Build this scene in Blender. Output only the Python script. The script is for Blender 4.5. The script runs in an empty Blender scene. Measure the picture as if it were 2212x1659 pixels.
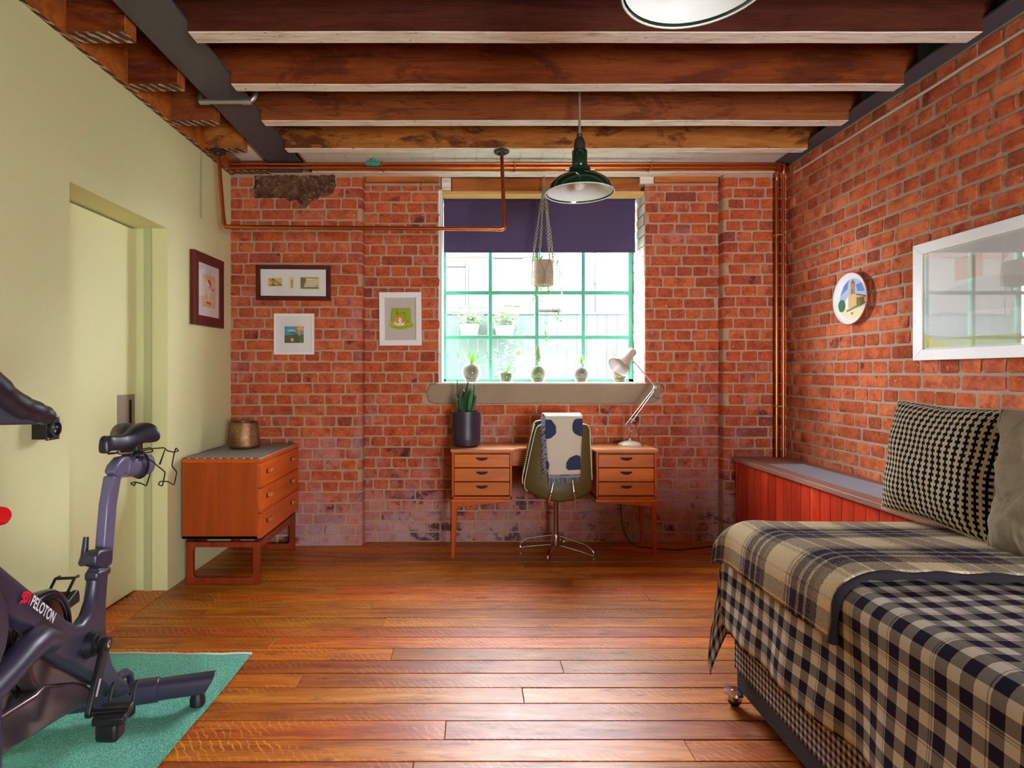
import bpy, math, random
from mathutils import Vector, Matrix
random.seed(7)
SC = bpy.context.scene
COL = SC.collection

# ---------------------------------------------------------------- camera, sky, light, exposure
F, CX, CY, H = 1250.0, 1018.0, 807.0, 1.225      # focal length and vanishing point in photograph pixels, eye height in m
cam_data = bpy.data.cameras.new('camera')
cam_data.sensor_width = 36.0
cam_data.lens = F / 2212 * 36.0
cam_data.shift_x = (1106 - CX) / 2212
cam_data.shift_y = -(829.5 - CY) / 2212
cam_data.clip_start = 0.05
cam = bpy.data.objects.new('camera', cam_data)
cam.location = (0, 0, H)
cam.rotation_euler = (math.pi / 2, 0, 0)
COL.objects.link(cam)
SC.camera = cam

SC.view_settings.view_transform = 'Standard'
SC.view_settings.look = 'None'
SC.view_settings.gamma = 1.0
SC.view_settings.use_curve_mapping = False
SC.view_settings.exposure = 1.0
SC.cycles.use_denoising = True
SC.cycles.max_bounces = 10
SC.cycles.diffuse_bounces = 5
SC.cycles.glossy_bounces = 4
SC.cycles.transparent_max_bounces = 16
SC.cycles.sample_clamp_indirect = 8.0
SC.cycles.caustics_reflective = False
SC.cycles.caustics_refractive = False

SKY = 27.0
world = bpy.data.worlds.new('sky')
SC.world = world
world.use_nodes = True
bg = world.node_tree.nodes['Background']
bg.inputs['Color'].default_value = (0.90, 0.94, 1.0, 1)
bg.inputs['Strength'].default_value = SKY

def area(name, loc, rot, sx, sy, power, color=(1, 1, 1), portal=False, spread=180):
    d = bpy.data.lights.new(name, 'AREA')
    d.shape = 'RECTANGLE'
    d.size, d.size_y = sx, sy
    d.energy = power
    d.color = color
    d.spread = math.radians(spread)
    if portal:
        d.cycles.is_portal = True
    o = bpy.data.objects.new(name, d)
    o.location = loc
    o.rotation_euler = rot
    COL.objects.link(o)
    return o
PI = math.pi
area('window_portal', (0.52, 4.62, 1.66), (-PI / 2, 0, 0), 1.46, 1.0, 1, portal=True)
area('rear_fill_portal', (1.48, -1.78, 1.0), (PI / 2, 0, 0), 1.3, 1.2, 1, portal=True)  # samples the sky through the added rear fill window

sun_d = bpy.data.lights.new('sun', 'SUN')
sun_d.energy = 1.0
sun_d.angle = math.radians(1.0)
sun_d.color = (1.0, 0.96, 0.9)
sun = bpy.data.objects.new('sun', sun_d)
sun.rotation_euler = (math.radians(40), 0, math.radians(-25))
COL.objects.link(sun)

# ---------------------------------------------------------------- helpers: pixels to metres
def wx(x, Y): return (x - CX) * Y / F
def wz(y, Y): return H - (y - CY) * Y / F
def P(x, y, Y): return Vector((wx(x, Y), Y, wz(y, Y)))
def onX(x, y, X):
    Y = X * F / (x - CX)
    return Vector((X, Y, wz(y, Y)))

# ---------------------------------------------------------------- helpers: colour and node building
def lin(c):
    return c / 12.92 if c <= 0.04045 else ((c + 0.055) / 1.055) ** 2.4
def C(h):
    h = h.lstrip('#')
    return tuple(lin(int(h[i:i + 2], 16) / 255) for i in (0, 2, 4)) + (1.0,)

def N(nt, typ, ins=None, **props):
    nd = nt.nodes.new('ShaderNode' + typ)
    for k, v in props.items():
        setattr(nd, k, v)
    for k, v in (ins or {}).items():
        s = nd.inputs[k]
        if isinstance(v, bpy.types.NodeSocket):
            nt.links.new(v, s)
        else:
            s.default_value = v
    return nd
def math_(nt, op, a, b=0.0, clamp=False):
    return N(nt, 'Math', {0: a, 1: b}, operation=op, use_clamp=clamp).outputs[0]
def mixc(nt, fac, a, b, blend='MIX'):
    nd = N(nt, 'Mix', {0: fac, 6: a, 7: b}, data_type='RGBA', blend_type=blend)
    return nd.outputs[2]
def ramp(nt, fac, stops, interp='LINEAR'):
    nd = N(nt, 'ValToRGB', {0: fac})
    cr = nd.color_ramp
    cr.interpolation = interp
    while len(cr.elements) > 1:
        cr.elements.remove(cr.elements[0])
    cr.elements[0].position, cr.elements[0].color = stops[0]
    for p, c in stops[1:]:
        e = cr.elements.new(p)
        e.color = c
    return nd.outputs[0]
def g(v): return (v, v, v, 1)
def vmap(nt, vec, scale=(1, 1, 1), loc=(0, 0, 0), rot=(0, 0, 0)):
    return N(nt, 'Mapping', {'Vector': vec, 'Location': loc, 'Rotation': rot, 'Scale': scale}).outputs[0]
def noise(nt, vec, scale, detail=3.0, rough=0.5, dist=0.0):
    return N(nt, 'TexNoise', {'Vector': vec, 'Scale': scale, 'Detail': detail, 'Roughness': rough, 'Distortion': dist}).outputs[0]
def new_mat(name):
    m = bpy.data.materials.new(name)
    m.use_nodes = True
    nt = m.node_tree
    nt.nodes.clear()
    out = nt.nodes.new('ShaderNodeOutputMaterial')
    b = nt.nodes.new('ShaderNodeBsdfPrincipled')
    nt.links.new(b.outputs[0], out.inputs[0])
    return m, nt, b
def setin(nt, b, **kw):
    names = dict(color='Base Color', rough='Roughness', metal='Metallic', spec='Specular IOR Level', normal='Normal',
                 coat='Coat Weight', coat_rough='Coat Roughness', sheen='Sheen Weight', sss='Subsurface Weight',
                 trans='Transmission Weight', ior='IOR', alpha='Alpha')
    for k, v in kw.items():
        s = b.inputs[names[k]]
        if isinstance(v, bpy.types.NodeSocket):
            nt.links.new(v, s)
        else:
            s.default_value = v
def bump(nt, height, strength, dist=0.01):
    return N(nt, 'Bump', {'Height': height, 'Strength': strength, 'Distance': dist}).outputs[0]
def objvec(nt, spread=37.0):
    tc = N(nt, 'TexCoord')
    oi = N(nt, 'ObjectInfo')
    off = N(nt, 'CombineXYZ', {0: math_(nt, 'MULTIPLY', oi.outputs['Random'], spread), 1: math_(nt, 'MULTIPLY', oi.outputs['Random'], spread * 1.7), 2: math_(nt, 'MULTIPLY', oi.outputs['Random'], spread * 0.6)}).outputs[0]
    v = N(nt, 'VectorMath', {0: tc.outputs['Object'], 1: off}, operation='ADD').outputs[0]
    return v, oi.outputs['Random']

MATS = {}
def plain(name, col, rough=0.5, metal=0.0, var=0.0, vscale=6.0, bmp=0.0, bscale=120.0, dark=None, **kw):
    """one paint, metal or plastic with a little tonal variation and surface relief"""
    if name in MATS:
        return MATS[name]
    m, nt, b = new_mat(name)
    c = C(col)
    v, _ = objvec(nt)
    if var:
        d = C(dark) if dark else tuple(x * 0.55 for x in c[:3]) + (1,)
        f = math_(nt, 'MULTIPLY', noise(nt, v, vscale, 5, 0.6), var)
        setin(nt, b, color=mixc(nt, f, c, d))
    else:
        setin(nt, b, color=c)
    setin(nt, b, rough=rough, metal=metal, **kw)
    if bmp:
        setin(nt, b, normal=bump(nt, noise(nt, v, bscale, 4), bmp, 0.004))
    MATS[name] = m
    return m

def wood(name, c1, c2, axis=0, scale=1.0, rough=0.4, rnd=0.25, c3=None, blot=0.0, bmp=0.1, spec=0.28, coat=0.0):
    """grain running along one axis, lengthwise streaks, optional dark blotches; each piece gets its own cut of the grain"""
    if name in MATS:
        return MATS[name]
    m, nt, b = new_mat(name)
    v, r = objvec(nt)
    s = [9.0 * scale] * 3
    s[axis] = 0.7 * scale
    n1 = noise(nt, vmap(nt, v, s), 1.6, 4, 0.55, 1.2)
    s2 = [60.0 * scale] * 3
    s2[axis] = 2.5 * scale
    n2 = noise(nt, vmap(nt, v, s2), 1.5, 3, 0.6, 0.3)
    f = math_(nt, 'ADD', math_(nt, 'MULTIPLY', n1, 0.7), math_(nt, 'MULTIPLY', n2, 0.3))
    col = ramp(nt, f, [(0.3, C(c2)), (0.62, C(c1))])
    if c3:
        sb = [3.0 * scale] * 3
        sb[axis] = 1.4 * scale
        nb = noise(nt, vmap(nt, v, sb, (3.3, 1.2, 8.1)), 1.5, 6, 0.65, 0.8)
        col = mixc(nt, math_(nt, 'MULTIPLY', ramp(nt, nb, [(0.5, g(0)), (0.66, g(1))]), blot), col, C(c3))
    if rnd:
        k = math_(nt, 'ADD', math_(nt, 'MULTIPLY', r, rnd * 2), 1.0 - rnd)
        hs = N(nt, 'HueSaturation', {'Value': k, 'Color': col}).outputs[0]
        col = hs
    setin(nt, b, color=col, rough=rough, spec=spec, coat=coat)
    if coat:
        setin(nt, b, coat_rough=0.15)
    if bmp:
        setin(nt, b, normal=bump(nt, n2, bmp, 0.003))
    MATS[name] = m
    return m

# ---------------------------------------------------------------- helpers: meshes
class MB:
    """collects vertices and faces; build() links them as ONE mesh object"""
    def __init__(self):
        self.v, self.f, self.mi, self.uv = [], [], [], {}
    def add(self, vs, fs, mi=0):
        o = len(self.v)
        self.v += [Vector(p) for p in vs]
        for f in fs:
            self.f.append([o + i for i in f])
            self.mi.append(mi)
        return o
    def box(self, a, b, mi=0):
        x0, x1 = sorted((a[0], b[0])); y0, y1 = sorted((a[1], b[1])); z0, z1 = sorted((a[2], b[2]))
        vs = [(x0, y0, z0), (x1, y0, z0), (x1, y1, z0), (x0, y1, z0), (x0, y0, z1), (x1, y0, z1), (x1, y1, z1), (x0, y1, z1)]
        self.add(vs, [(0, 3, 2, 1), (4, 5, 6, 7), (0, 1, 5, 4), (1, 2, 6, 5), (2, 3, 7, 6), (3, 0, 4, 7)], mi)
        return self
    def hexa(self, q0, q1, mi=0):
        """two quads (bottom, top) joined"""
        self.add(list(q0) + list(q1), [(0, 3, 2, 1), (4, 5, 6, 7), (0, 1, 5, 4), (1, 2, 6, 5), (2, 3, 7, 6), (3, 0, 4, 7)], mi)
        return self
    def prism(self, pts, d, mi=0):
        """polygon pts pushed along vector d"""
        n = len(pts)
        pts = [Vector(p) for p in pts]
        d = Vector(d)
        self.add(pts + [p + d for p in pts], [tuple(range(n))[::-1], tuple(range(n, 2 * n))] + [(i, (i + 1) % n, n + (i + 1) % n, n + i) for i in range(n)], mi)
        return self
    def tube(self, path, r, n=8, mi=0, cap=True, closed=False):
        path = [Vector(p) for p in path]
        k = len(path)
        rs = r if isinstance(r, (list, tuple)) else [r] * k
        t0 = (path[1] - path[0]).normalized()
        up = Vector((0, 0, 1)) if abs(t0.z) < 0.9 else Vector((1, 0, 0))
        nrm = (up - t0 * up.dot(t0)).normalized()
        vs = []
        for i, p in enumerate(path):
            if closed:
                t = path[(i + 1) % k] - path[i - 1]
            else:
                t = path[min(i + 1, k - 1)] - path[max(i - 1, 0)]
            t.normalize()
            nrm = (nrm - t * nrm.dot(t))
            if nrm.length < 1e-5:
                nrm = t.orthogonal()
            nrm.normalize()
            bn = t.cross(nrm)
            for j in range(n):
                a = 2 * PI * j / n
                vs.append(p + (nrm * math.cos(a) + bn * math.sin(a)) * rs[i])
        fs = []
        for i in range(k if closed else k - 1):
            i2 = (i + 1) % k
            for j in range(n):
                fs.append((i * n + j, i * n + (j + 1) % n, i2 * n + (j + 1) % n, i2 * n + j))
        if cap and not closed:
            fs += [tuple(range(n))[::-1], tuple((k - 1) * n + j for j in range(n))]
        self.add(vs, fs, mi)
        return self
    def lathe(self, prof, c, axis=(0, 0, 1), n=24, mi=0, caps=True):
        """profile [(radius, height)] turned about axis through c"""
        ax = Vector(axis).normalized()
        q = Vector((0, 0, 1)).rotation_difference(ax)
        c = Vector(c)
        vs, fs = [], []
        for (r, h) in prof:
            for j in range(n):
                a = 2 * PI * j / n
                vs.append(c + q @ Vector((r * math.cos(a), r * math.sin(a), h)))
        for i in range(len(prof) - 1):
            for j in range(n):
                fs.append((i * n + j, i * n + (j + 1) % n, (i + 1) * n + (j + 1) % n, (i + 1) * n + j))
        if caps:
            if prof[0][0] > 1e-6: fs.append(tuple(range(n))[::-1])
            if prof[-1][0] > 1e-6: fs.append(tuple((len(prof) - 1) * n + j for j in range(n)))
        self.add(vs, fs, mi)
        return self
    def sphere(self, c, r, n=12, m=8, mi=0, sc=(1, 1, 1)):
        c = Vector(c)
        vs = [c + Vector((0, 0, -r * sc[2]))]
        for i in range(1, m):
            t = -PI / 2 + PI * i / m
            for j in range(n):
                a = 2 * PI * j / n
                vs.append(c + Vector((r * sc[0] * math.cos(t) * math.cos(a), r * sc[1] * math.cos(t) * math.sin(a), r * sc[2] * math.sin(t))))
        vs.append(c + Vector((0, 0, r * sc[2])))
        fs = [(0, 1 + (j + 1) % n, 1 + j) for j in range(n)]
        for i in range(m - 2):
            for j in range(n):
                fs.append((1 + i * n + j, 1 + i * n + (j + 1) % n, 1 + (i + 1) * n + (j + 1) % n, 1 + (i + 1) * n + j))
        L = len(vs) - 1
        fs += [(L, 1 + (m - 2) * n + j, 1 + (m - 2) * n + (j + 1) % n) for j in range(n)]
        self.add(vs, fs, mi)
        return self
    def grid(self, fn, nu, nv, mi=0, uvfn=None):
        """fn(i/nu, j/nv) -> point"""
        o = len(self.v)
        vs = [fn(i / nu, j / nv) for j in range(nv + 1) for i in range(nu + 1)]
        fs = [(j * (nu + 1) + i, j * (nu + 1) + i + 1, (j + 1) * (nu + 1) + i + 1, (j + 1) * (nu + 1) + i) for j in range(nv) for i in range(nu)]
        self.add(vs, fs, mi)
        if uvfn:
            for j in range(nv + 1):
                for i in range(nu + 1):
                    self.uv[o + j * (nu + 1) + i] = uvfn(i / nu, j / nv)
        return self
    def mesh(self, name, mats, smooth=40, off=(0, 0, 0)):
        me = bpy.data.meshes.new(name)
        off = Vector(off)
        me.from_pydata([p - off for p in self.v], [], self.f)
        if not isinstance(mats, (list, tuple)):
            mats = [mats]
        for m in mats:
            me.materials.append(m)
        if len(mats) > 1:
            me.polygons.foreach_set('material_index', self.mi)
        if self.uv:
            lay = me.uv_layers.new(name='UVMap')
            for l in me.loops:
                lay.data[l.index].uv = self.uv.get(l.vertex_index, (0, 0))
        me.update()
        if smooth:
            me.polygons.foreach_set('use_smooth', [True] * len(me.polygons))
            me.set_sharp_from_angle(angle=math.radians(smooth))
        return me

def root_off(p):
    o = Vector((0, 0, 0))
    while p is not None:
        o += p.location
        p = p.parent
    return o
def obj(name, mb, mats, parent=None, smooth=40, bevel=0.0, seg=2, solid=0.0, sub=0, kind=None, label=None, local=False):
    """one mesh object; vertices are given in world metres unless local"""
    if parent is not None:
        off = Vector((0, 0, 0)) if local else root_off(parent)
        loc = Vector((0, 0, 0))
    else:
        lo = Vector([min(p[i] for p in mb.v) for i in range(3)])
        hi = Vector([max(p[i] for p in mb.v) for i in range(3)])
        loc = Vector(((lo.x + hi.x) / 2, (lo.y + hi.y) / 2, lo.z))
        off = loc
    me = mb.mesh(name, mats, smooth, off)
    o = bpy.data.objects.new(name, me)
    COL.objects.link(o)
    o.location = loc
    if parent is not None:
        o.parent = parent
    if solid:
        md = o.modifiers.new('thickness', 'SOLIDIFY')
        md.thickness = solid
        md.offset = 0
    if bevel:
        md = o.modifiers.new('rounded_edges', 'BEVEL')
        md.width = bevel
        md.segments = seg
        md.limit_method = 'ANGLE'
        md.angle_limit = math.radians(35)
        md.harden_normals = False
    if sub:
        md = o.modifiers.new('smooth', 'SUBSURF')
        md.levels = md.render_levels = sub
    if kind: o['kind'] = kind
    if label: o['label'] = label
    return o
def tag(o, label, cat, group=None):
    o['label'] = label
    o['category'] = cat
    if group: o['group'] = group
    return o
def thing(name, label, cat, loc, group=None):
    o = bpy.data.objects.new(name, None)
    o.empty_display_size = 0.1
    COL.objects.link(o)
    o.location = loc
    return tag(o, label, cat, group)
def struct(name, loc=(0, 0, 0)):
    o = bpy.data.objects.new(name, None)
    COL.objects.link(o)
    o.location = loc
    o['kind'] = 'structure'
    return o
def arc(c, r, a0, a1, n, ax=Vector((1, 0, 0)), ay=Vector((0, 0, 1))):
    c = Vector(c)
    return [c + ax * r * math.cos(a0 + (a1 - a0) * i / n) + ay * r * math.sin(a0 + (a1 - a0) * i / n) for i in range(n + 1)]
def fillet(pts, r, n=5):
    """polyline with rounded corners"""
    pts = [Vector(p) for p in pts]
    out = [pts[0]]
    for i in range(1, len(pts) - 1):
        a, b, c = pts[i - 1], pts[i], pts[i + 1]
        d1, d2 = (a - b), (c - b)
        k = min(r, d1.length * 0.48, d2.length * 0.48)
        p, q = b + d1.normalized() * k, b + d2.normalized() * k
        for j in range(n + 1):
            t = j / n
            out.append(p * (1 - t) ** 2 + b * 2 * t * (1 - t) + q * t * t)
    out.append(pts[-1])
    return out
def leaf(mb, base, d, length, width, droop=0.3, n=6, mi=0, up=Vector((0, 0, 1)), fold=0.15, shape=1.0, side=None):
    """a blade from base in direction d, bending down by droop, with a folded midrib"""
    d = Vector(d).normalized()
    if side is None:
        side = d.cross(up)
        if side.length < 0.1: side = d.cross(Vector((1, 0.3, 0)))
    side = Vector(side).normalized()
    nn = side.cross(d).normalized()
    vs, fs = [], []
    p = Vector(base)
    dd = d.copy()
    for i in range(n + 1):
        t = i / n
        w = width * 0.5 * (math.sin(PI * min(1, (t ** (0.75 * shape)) * 0.97 + 0.03))) + 0.0004
        vs += [p - side * w, p + nn * (-fold * w), p + side * w]
        dd = (dd + Vector((0, 0, -1)) * droop / n).normalized()
        p = p + dd * (length / n)
    for i in range(n):
        o = i * 3
        fs += [(o, o + 1, o + 4, o + 3), (o + 1, o + 2, o + 5, o + 4)]
    mb.add(vs, fs, mi)
# ---------------------------------------------------------------- materials of the room
def brick_mat(name, pal, stain_and_cool_light):
    m, nt, b = new_mat(name)
    v, r0 = objvec(nt)
    at = N(nt, 'Attribute', attribute_name='piece').outputs['Fac']
    r = math_(nt, 'FRACT', math_(nt, 'ADD', r0, at))
    col = ramp(nt, r, pal)
    n1 = noise(nt, v, 14, 5, 0.65)
    col = mixc(nt, ramp(nt, n1, [(0.42, g(0)), (0.66, g(0.75))]), col, C('#8a3826'))
    n2 = noise(nt, v, 60, 5, 0.75)
    col = mixc(nt, ramp(nt, n2, [(0.30, g(0.55)), (0.42, g(0))]), col, C('#6a2c20'))
    col = mixc(nt, ramp(nt, n2, [(0.52, g(0)), (0.72, g(0.6))]), col, C('#d98a63'))
    pos = N(nt, 'NewGeometry').outputs['Position']
    # burnt patches
    nb = noise(nt, pos, 6.5, 3, 0.5)
    col = mixc(nt, ramp(nt, nb, [(0.66, g(0)), (0.72, g(0.8))]), col, C('#4a2a30'))
    # lime and old paint splashes
    nl = noise(nt, pos, 26, 6, 0.7)
    col = mixc(nt, ramp(nt, nl, [(0.655, g(0)), (0.72, g(0.75))]), col, C('#e0cabd'))
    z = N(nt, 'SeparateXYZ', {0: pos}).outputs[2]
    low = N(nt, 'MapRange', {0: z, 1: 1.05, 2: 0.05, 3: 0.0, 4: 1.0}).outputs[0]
    if stain_and_cool_light:
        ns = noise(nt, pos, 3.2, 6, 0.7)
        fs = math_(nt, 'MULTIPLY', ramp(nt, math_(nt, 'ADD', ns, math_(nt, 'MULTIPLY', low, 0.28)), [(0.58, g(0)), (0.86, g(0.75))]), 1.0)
        col = mixc(nt, fs, col, C('#b9a0a8'))  # lilac of cool window light painted low down, together with pale limewash stains
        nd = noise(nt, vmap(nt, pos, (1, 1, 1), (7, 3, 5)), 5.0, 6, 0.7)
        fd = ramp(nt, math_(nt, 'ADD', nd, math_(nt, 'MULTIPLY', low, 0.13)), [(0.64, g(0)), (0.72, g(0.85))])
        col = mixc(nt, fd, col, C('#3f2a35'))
    setin(nt, b, color=col, rough=0.9, spec=0.12)
    hgt = math_(nt, 'ADD', math_(nt, 'MULTIPLY', n2, 0.6), n1)
    setin(nt, b, normal=bump(nt, hgt, 0.8, 0.007))
    return m
PAL_BACK = [(0.0, C('#84423a')), (0.03, C('#a44c34')), (0.10, C('#b85638')), (0.35, C('#c45c34')), (0.6, C('#ca6238')), (0.8, C('#d06e42')), (0.95, C('#c2684e')), (1.0, C('#b25a44'))]
PAL_RIGHT = [(0.0, C('#9a5238')), (0.1, C('#c05e3a')), (0.3, C('#d26a40')), (0.55, C('#da744a')), (0.8, C('#de8054')), (1.0, C('#d07052'))]
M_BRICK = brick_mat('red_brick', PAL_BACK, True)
M_BRICK_R = brick_mat('orange_brick', PAL_RIGHT, False)
M_MORTAR = plain('mortar', '#c4a184', 0.95, var=0.7, vscale=9, bmp=0.8, bscale=60, dark='#8f6a50')
M_MORTAR_G = plain('grey_mortar', '#b8a896', 0.95, var=0.7, vscale=9, bmp=0.8, bscale=60, dark='#8a7868')

def paint_mat():
    m, nt, b = new_mat('sage_paint')
    pos = N(nt, 'NewGeometry').outputs['Position']
    n1 = noise(nt, pos, 1.6, 4, 0.55)
    col = mixc(nt, math_(nt, 'MULTIPLY', n1, 0.5), C('#e0e0ac'), C('#d9d9a2'))
    setin(nt, b, color=col, rough=0.55, spec=0.35, normal=bump(nt, noise(nt, pos, 45, 4), 0.06, 0.004))
    return m
M_SAGE = paint_mat()

def joist_mat(name, light, dark, blot):
    m, nt, b = new_mat(name)
    v, r = objvec(nt)
    n1 = noise(nt, vmap(nt, v, (1.2, 9, 9)), 1.5, 5, 0.6, 1.0)
    n2 = noise(nt, vmap(nt, v, (5, 70, 70)), 1.3, 3, 0.6)
    col = ramp(nt, math_(nt, 'ADD', math_(nt, 'MULTIPLY', n1, 0.65), math_(nt, 'MULTIPLY', n2, 0.35)), [(0.3, C(dark)), (0.65, C(light))])
    nb = noise(nt, vmap(nt, v, (1.8, 4, 4), (5, 2, 9)), 1.6, 7, 0.68, 0.6)
    col = mixc(nt, math_(nt, 'MULTIPLY', ramp(nt, nb, [(0.52, g(0)), (0.6, g(1))]), blot), col, C('#43190c'))
    nc = noise(nt, vmap(nt, v, (0.6, 14, 14), (1, 7, 3)), 1.2, 5, 0.5, 0.4)
    col = mixc(nt, ramp(nt, nc, [(0.495, g(0)), (0.5, g(0.85)), (0.505, g(0))]), col, C('#2a0f08'))
    setin(nt, b, color=col, rough=0.6, spec=0.2, normal=bump(nt, n2, 0.25, 0.004))
    return m
M_JOIST = [joist_mat('shaded_joist_wood', '#5c2a1a', '#3a170e', 0.5), joist_mat('red_joist_wood', '#8f4418', '#5c230d', 0.6),
           joist_mat('brown_joist_wood', '#9a5426', '#6e3314', 0.5), joist_mat('lit_golden_joist_wood', '#c07a35', '#8d4c1c', 0.8)]  # wood tones with dim light near camera and window bounce painted in
def underside_mat():
    m, nt, b = new_mat('limed_underside')
    v, r = objvec(nt)
    n1 = noise(nt, vmap(nt, v, (4, 30, 30)), 1.5, 6, 0.7, 0.6)
    col = ramp(nt, n1, [(0.28, C('#a08c78')), (0.45, C('#ddd0c0')), (0.65, C('#f0e8de'))])
    n2 = noise(nt, vmap(nt, v, (22, 60, 60)), 1.5, 2, 0.5)
    col = mixc(nt, ramp(nt, n2, [(0.7, g(0)), (0.74, g(0.9))]), col, C('#3a2a22'))
    setin(nt, b, color=col, rough=0.8, normal=bump(nt, n1, 0.4, 0.004))
    return m
M_UNDER = underside_mat()
def lath_mat():
    m, nt, b = new_mat('lath_marked_underside')
    v, r = objvec(nt)
    w = N(nt, 'TexWave', {'Vector': vmap(nt, v, (1, 1, 1), (0, 0, 0), (0, 0, 0.5)), 'Scale': 7.5, 'Distortion': 2.5, 'Detail': 3.0, 'Detail Scale': 3.0}, bands_direction='X').outputs[1]
    col = ramp(nt, w, [(0.62, C('#5a2f16')), (0.8, C('#c9b394'))])
    n1 = noise(nt, v, 20, 4)
    col = mixc(nt, ramp(nt, n1, [(0.4, g(0.6)), (0.6, g(0))]), col, C('#3d1f10'))
    setin(nt, b, color=col, rough=0.75)
    return m
M_LATH = lath_mat()
M_STEEL = plain('grey_painted_steel', '#4d4c55', 0.45, var=0.2, vscale=3, bmp=0.05)
M_DECK = wood('deck_board_wood', '#5a3018', '#35190c', axis=1, rough=0.7, bmp=0.2)

def floor_mat():
    m, nt, b = new_mat('varnished_oak_board')
    v, r = objvec(nt, 61.0)
    n1 = noise(nt, vmap(nt, v, (0.9, 9, 9)), 1.5, 5, 0.6, 1.0)
    n2 = noise(nt, vmap(nt, v, (7, 110, 110)), 1.4, 3, 0.65, 0.4)
    f = math_(nt, 'ADD', math_(nt, 'MULTIPLY', n1, 0.6), math_(nt, 'MULTIPLY', n2, 0.4))
    col = ramp(nt, f, [(0.28, C('#6e3216')), (0.48, C('#b0602a')), (0.66, C('#da934e'))])
    # silver ray flecks of quarter sawn oak
    w = N(nt, 'TexWave', {'Vector': vmap(nt, v, (1, 1.0, 1), (0, 0, 0), (0, 0, 0.9)), 'Scale': 13.0, 'Distortion': 5.0, 'Detail': 2.0, 'Detail Scale': 1.6, 'Detail Roughness': 0.6}, bands_direction='Y').outputs[1]
    nf = noise(nt, vmap(nt, v, (1.5, 6, 6), (4, 4, 4)), 1.5, 3)
    fl = math_(nt, 'MULTIPLY', ramp(nt, w, [(0.86, g(0)), (0.96, g(1))]), ramp(nt, nf, [(0.46, g(0)), (0.6, g(0.8))]))
    col = mixc(nt, fl, col, C('#d9964f'))
    # dark worn marks
    nd = noise(nt, vmap(nt, v, (3, 12, 12), (9, 1, 2)), 2.0, 7, 0.75)
    col = mixc(nt, ramp(nt, nd, [(0.56, g(0)), (0.68, g(0.75))]), col, C('#3a150b'))
    k = math_(nt, 'ADD', math_(nt, 'MULTIPLY', r, 0.55), 0.72)
    h = math_(nt, 'ADD', math_(nt, 'MULTIPLY', math_(nt, 'FRACT', math_(nt, 'MULTIPLY', r, 7.3)), 0.025), 0.487)
    col = N(nt, 'HueSaturation', {'Hue': h, 'Saturation': 1.08, 'Value': k, 'Color': col}).outputs[0]
    rr = N(nt, 'MapRange', {0: nd, 1: 0.3, 2: 0.7, 3: 0.40, 4: 0.58}).outputs[0]
    setin(nt, b, color=col, rough=rr, spec=0.48, coat=0.25, coat_rough=0.36)
    hh = math_(nt, 'ADD', math_(nt, 'MULTIPLY', n2, 0.5), math_(nt, 'MULTIPLY', nd, 0.8))
    setin(nt, b, normal=bump(nt, hh, 0.12, 0.004))
    return m
M_FLOOR = floor_mat()
M_GAP = plain('floor_gap', '#1a0c08', 0.9)
M_STONE = plain('sill_stone', '#a08c74', 0.85, var=0.6, vscale=10, bmp=0.5, bscale=35, dark='#7d6a55')
M_WHITE_PAINT = plain('white_wall_paint', '#e6e3dc', 0.6, var=0.15, vscale=5, bmp=0.15, bscale=30)
M_GREEN_FRAME = plain('green_frame_paint', '#3f9f80', 0.4, var=0.15)
M_TILE = plain('white_glazed_tile', '#f0f1ee', 0.15, var=0.1)
M_COPPER = plain('copper', '#d2743e', 0.28, 1.0, var=0.35, vscale=7, dark='#a3532b')
M_TEAK = wood('teak', '#b4561c', '#8f3d12', axis=2, rough=0.38, rnd=0.06, bmp=0.03, scale=1.2)
M_TEAKX = wood('teak_lengthwise', '#b8591d', '#964213', axis=0, rough=0.36, rnd=0.06, bmp=0.03, scale=1.2)
M_TEAKY = wood('teak_front', '#d2601a', '#b24c10', axis=1, rough=0.36, rnd=0.05, bmp=0.03, scale=1.2)
M_TEAK_RED = wood('dark_teak', '#963a18', '#70260e', axis=2, rough=0.4, rnd=0.06, bmp=0.03)
M_DARK = plain('dark_gap', '#1d1214', 0.8)
M_BLACK = plain('black_satin_metal', '#17171c', 0.38, bmp=0.03)
M_BLACKP = plain('black_plastic', '#141318', 0.45)
M_IRON = plain('cast_iron', '#1c1c20', 0.5, bmp=0.2)
M_CHROME = plain('chrome', '#d8d4d2', 0.16, 1.0)
M_GALV = plain('galvanised_steel', '#b8b6ae', 0.4, 0.8, var=0.3, vscale=30)
M_WHITE_FRAME = plain('white_frame_lacquer', '#e9e6e6', 0.35)
M_MOUNT = plain('picture_mount_card', '#e6e2e4', 0.8)
M_MAHOG = wood('mahogany_frame', '#5c1f18', '#3d120f', axis=0, rough=0.4, rnd=0.05, bmp=0.05)

def glass_mat(name, tint=(1, 1, 1, 1), refl=1.0, face=0.04):
    """thin clear glass: most light goes straight through, the rest mirrors, more at a slant"""
    m = bpy.data.materials.new(name)
    m.use_nodes = True
    nt = m.node_tree
    nt.nodes.clear()
    out = nt.nodes.new('ShaderNodeOutputMaterial')
    tr = N(nt, 'BsdfTransparent', {'Color': tint})
    gl = N(nt, 'BsdfGlossy', {'Color': (1, 1, 1, 1), 'Roughness': 0.02})
    fc_ = N(nt, 'LayerWeight', {0: 0.5}).outputs['Facing']
    fac = math_(nt, 'ADD', face, math_(nt, 'MULTIPLY', math_(nt, 'POWER', fc_, 5.0), 0.9 * refl), True)
    mx = N(nt, 'MixShader', {0: fac, 1: tr.outputs[0], 2: gl.outputs[0]})
    nt.links.new(mx.outputs[0], out.inputs[0])
    return m
M_GLASS = glass_mat('window_glass')
M_PICGLASS = glass_mat('picture_glass', refl=1.0)
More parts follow.
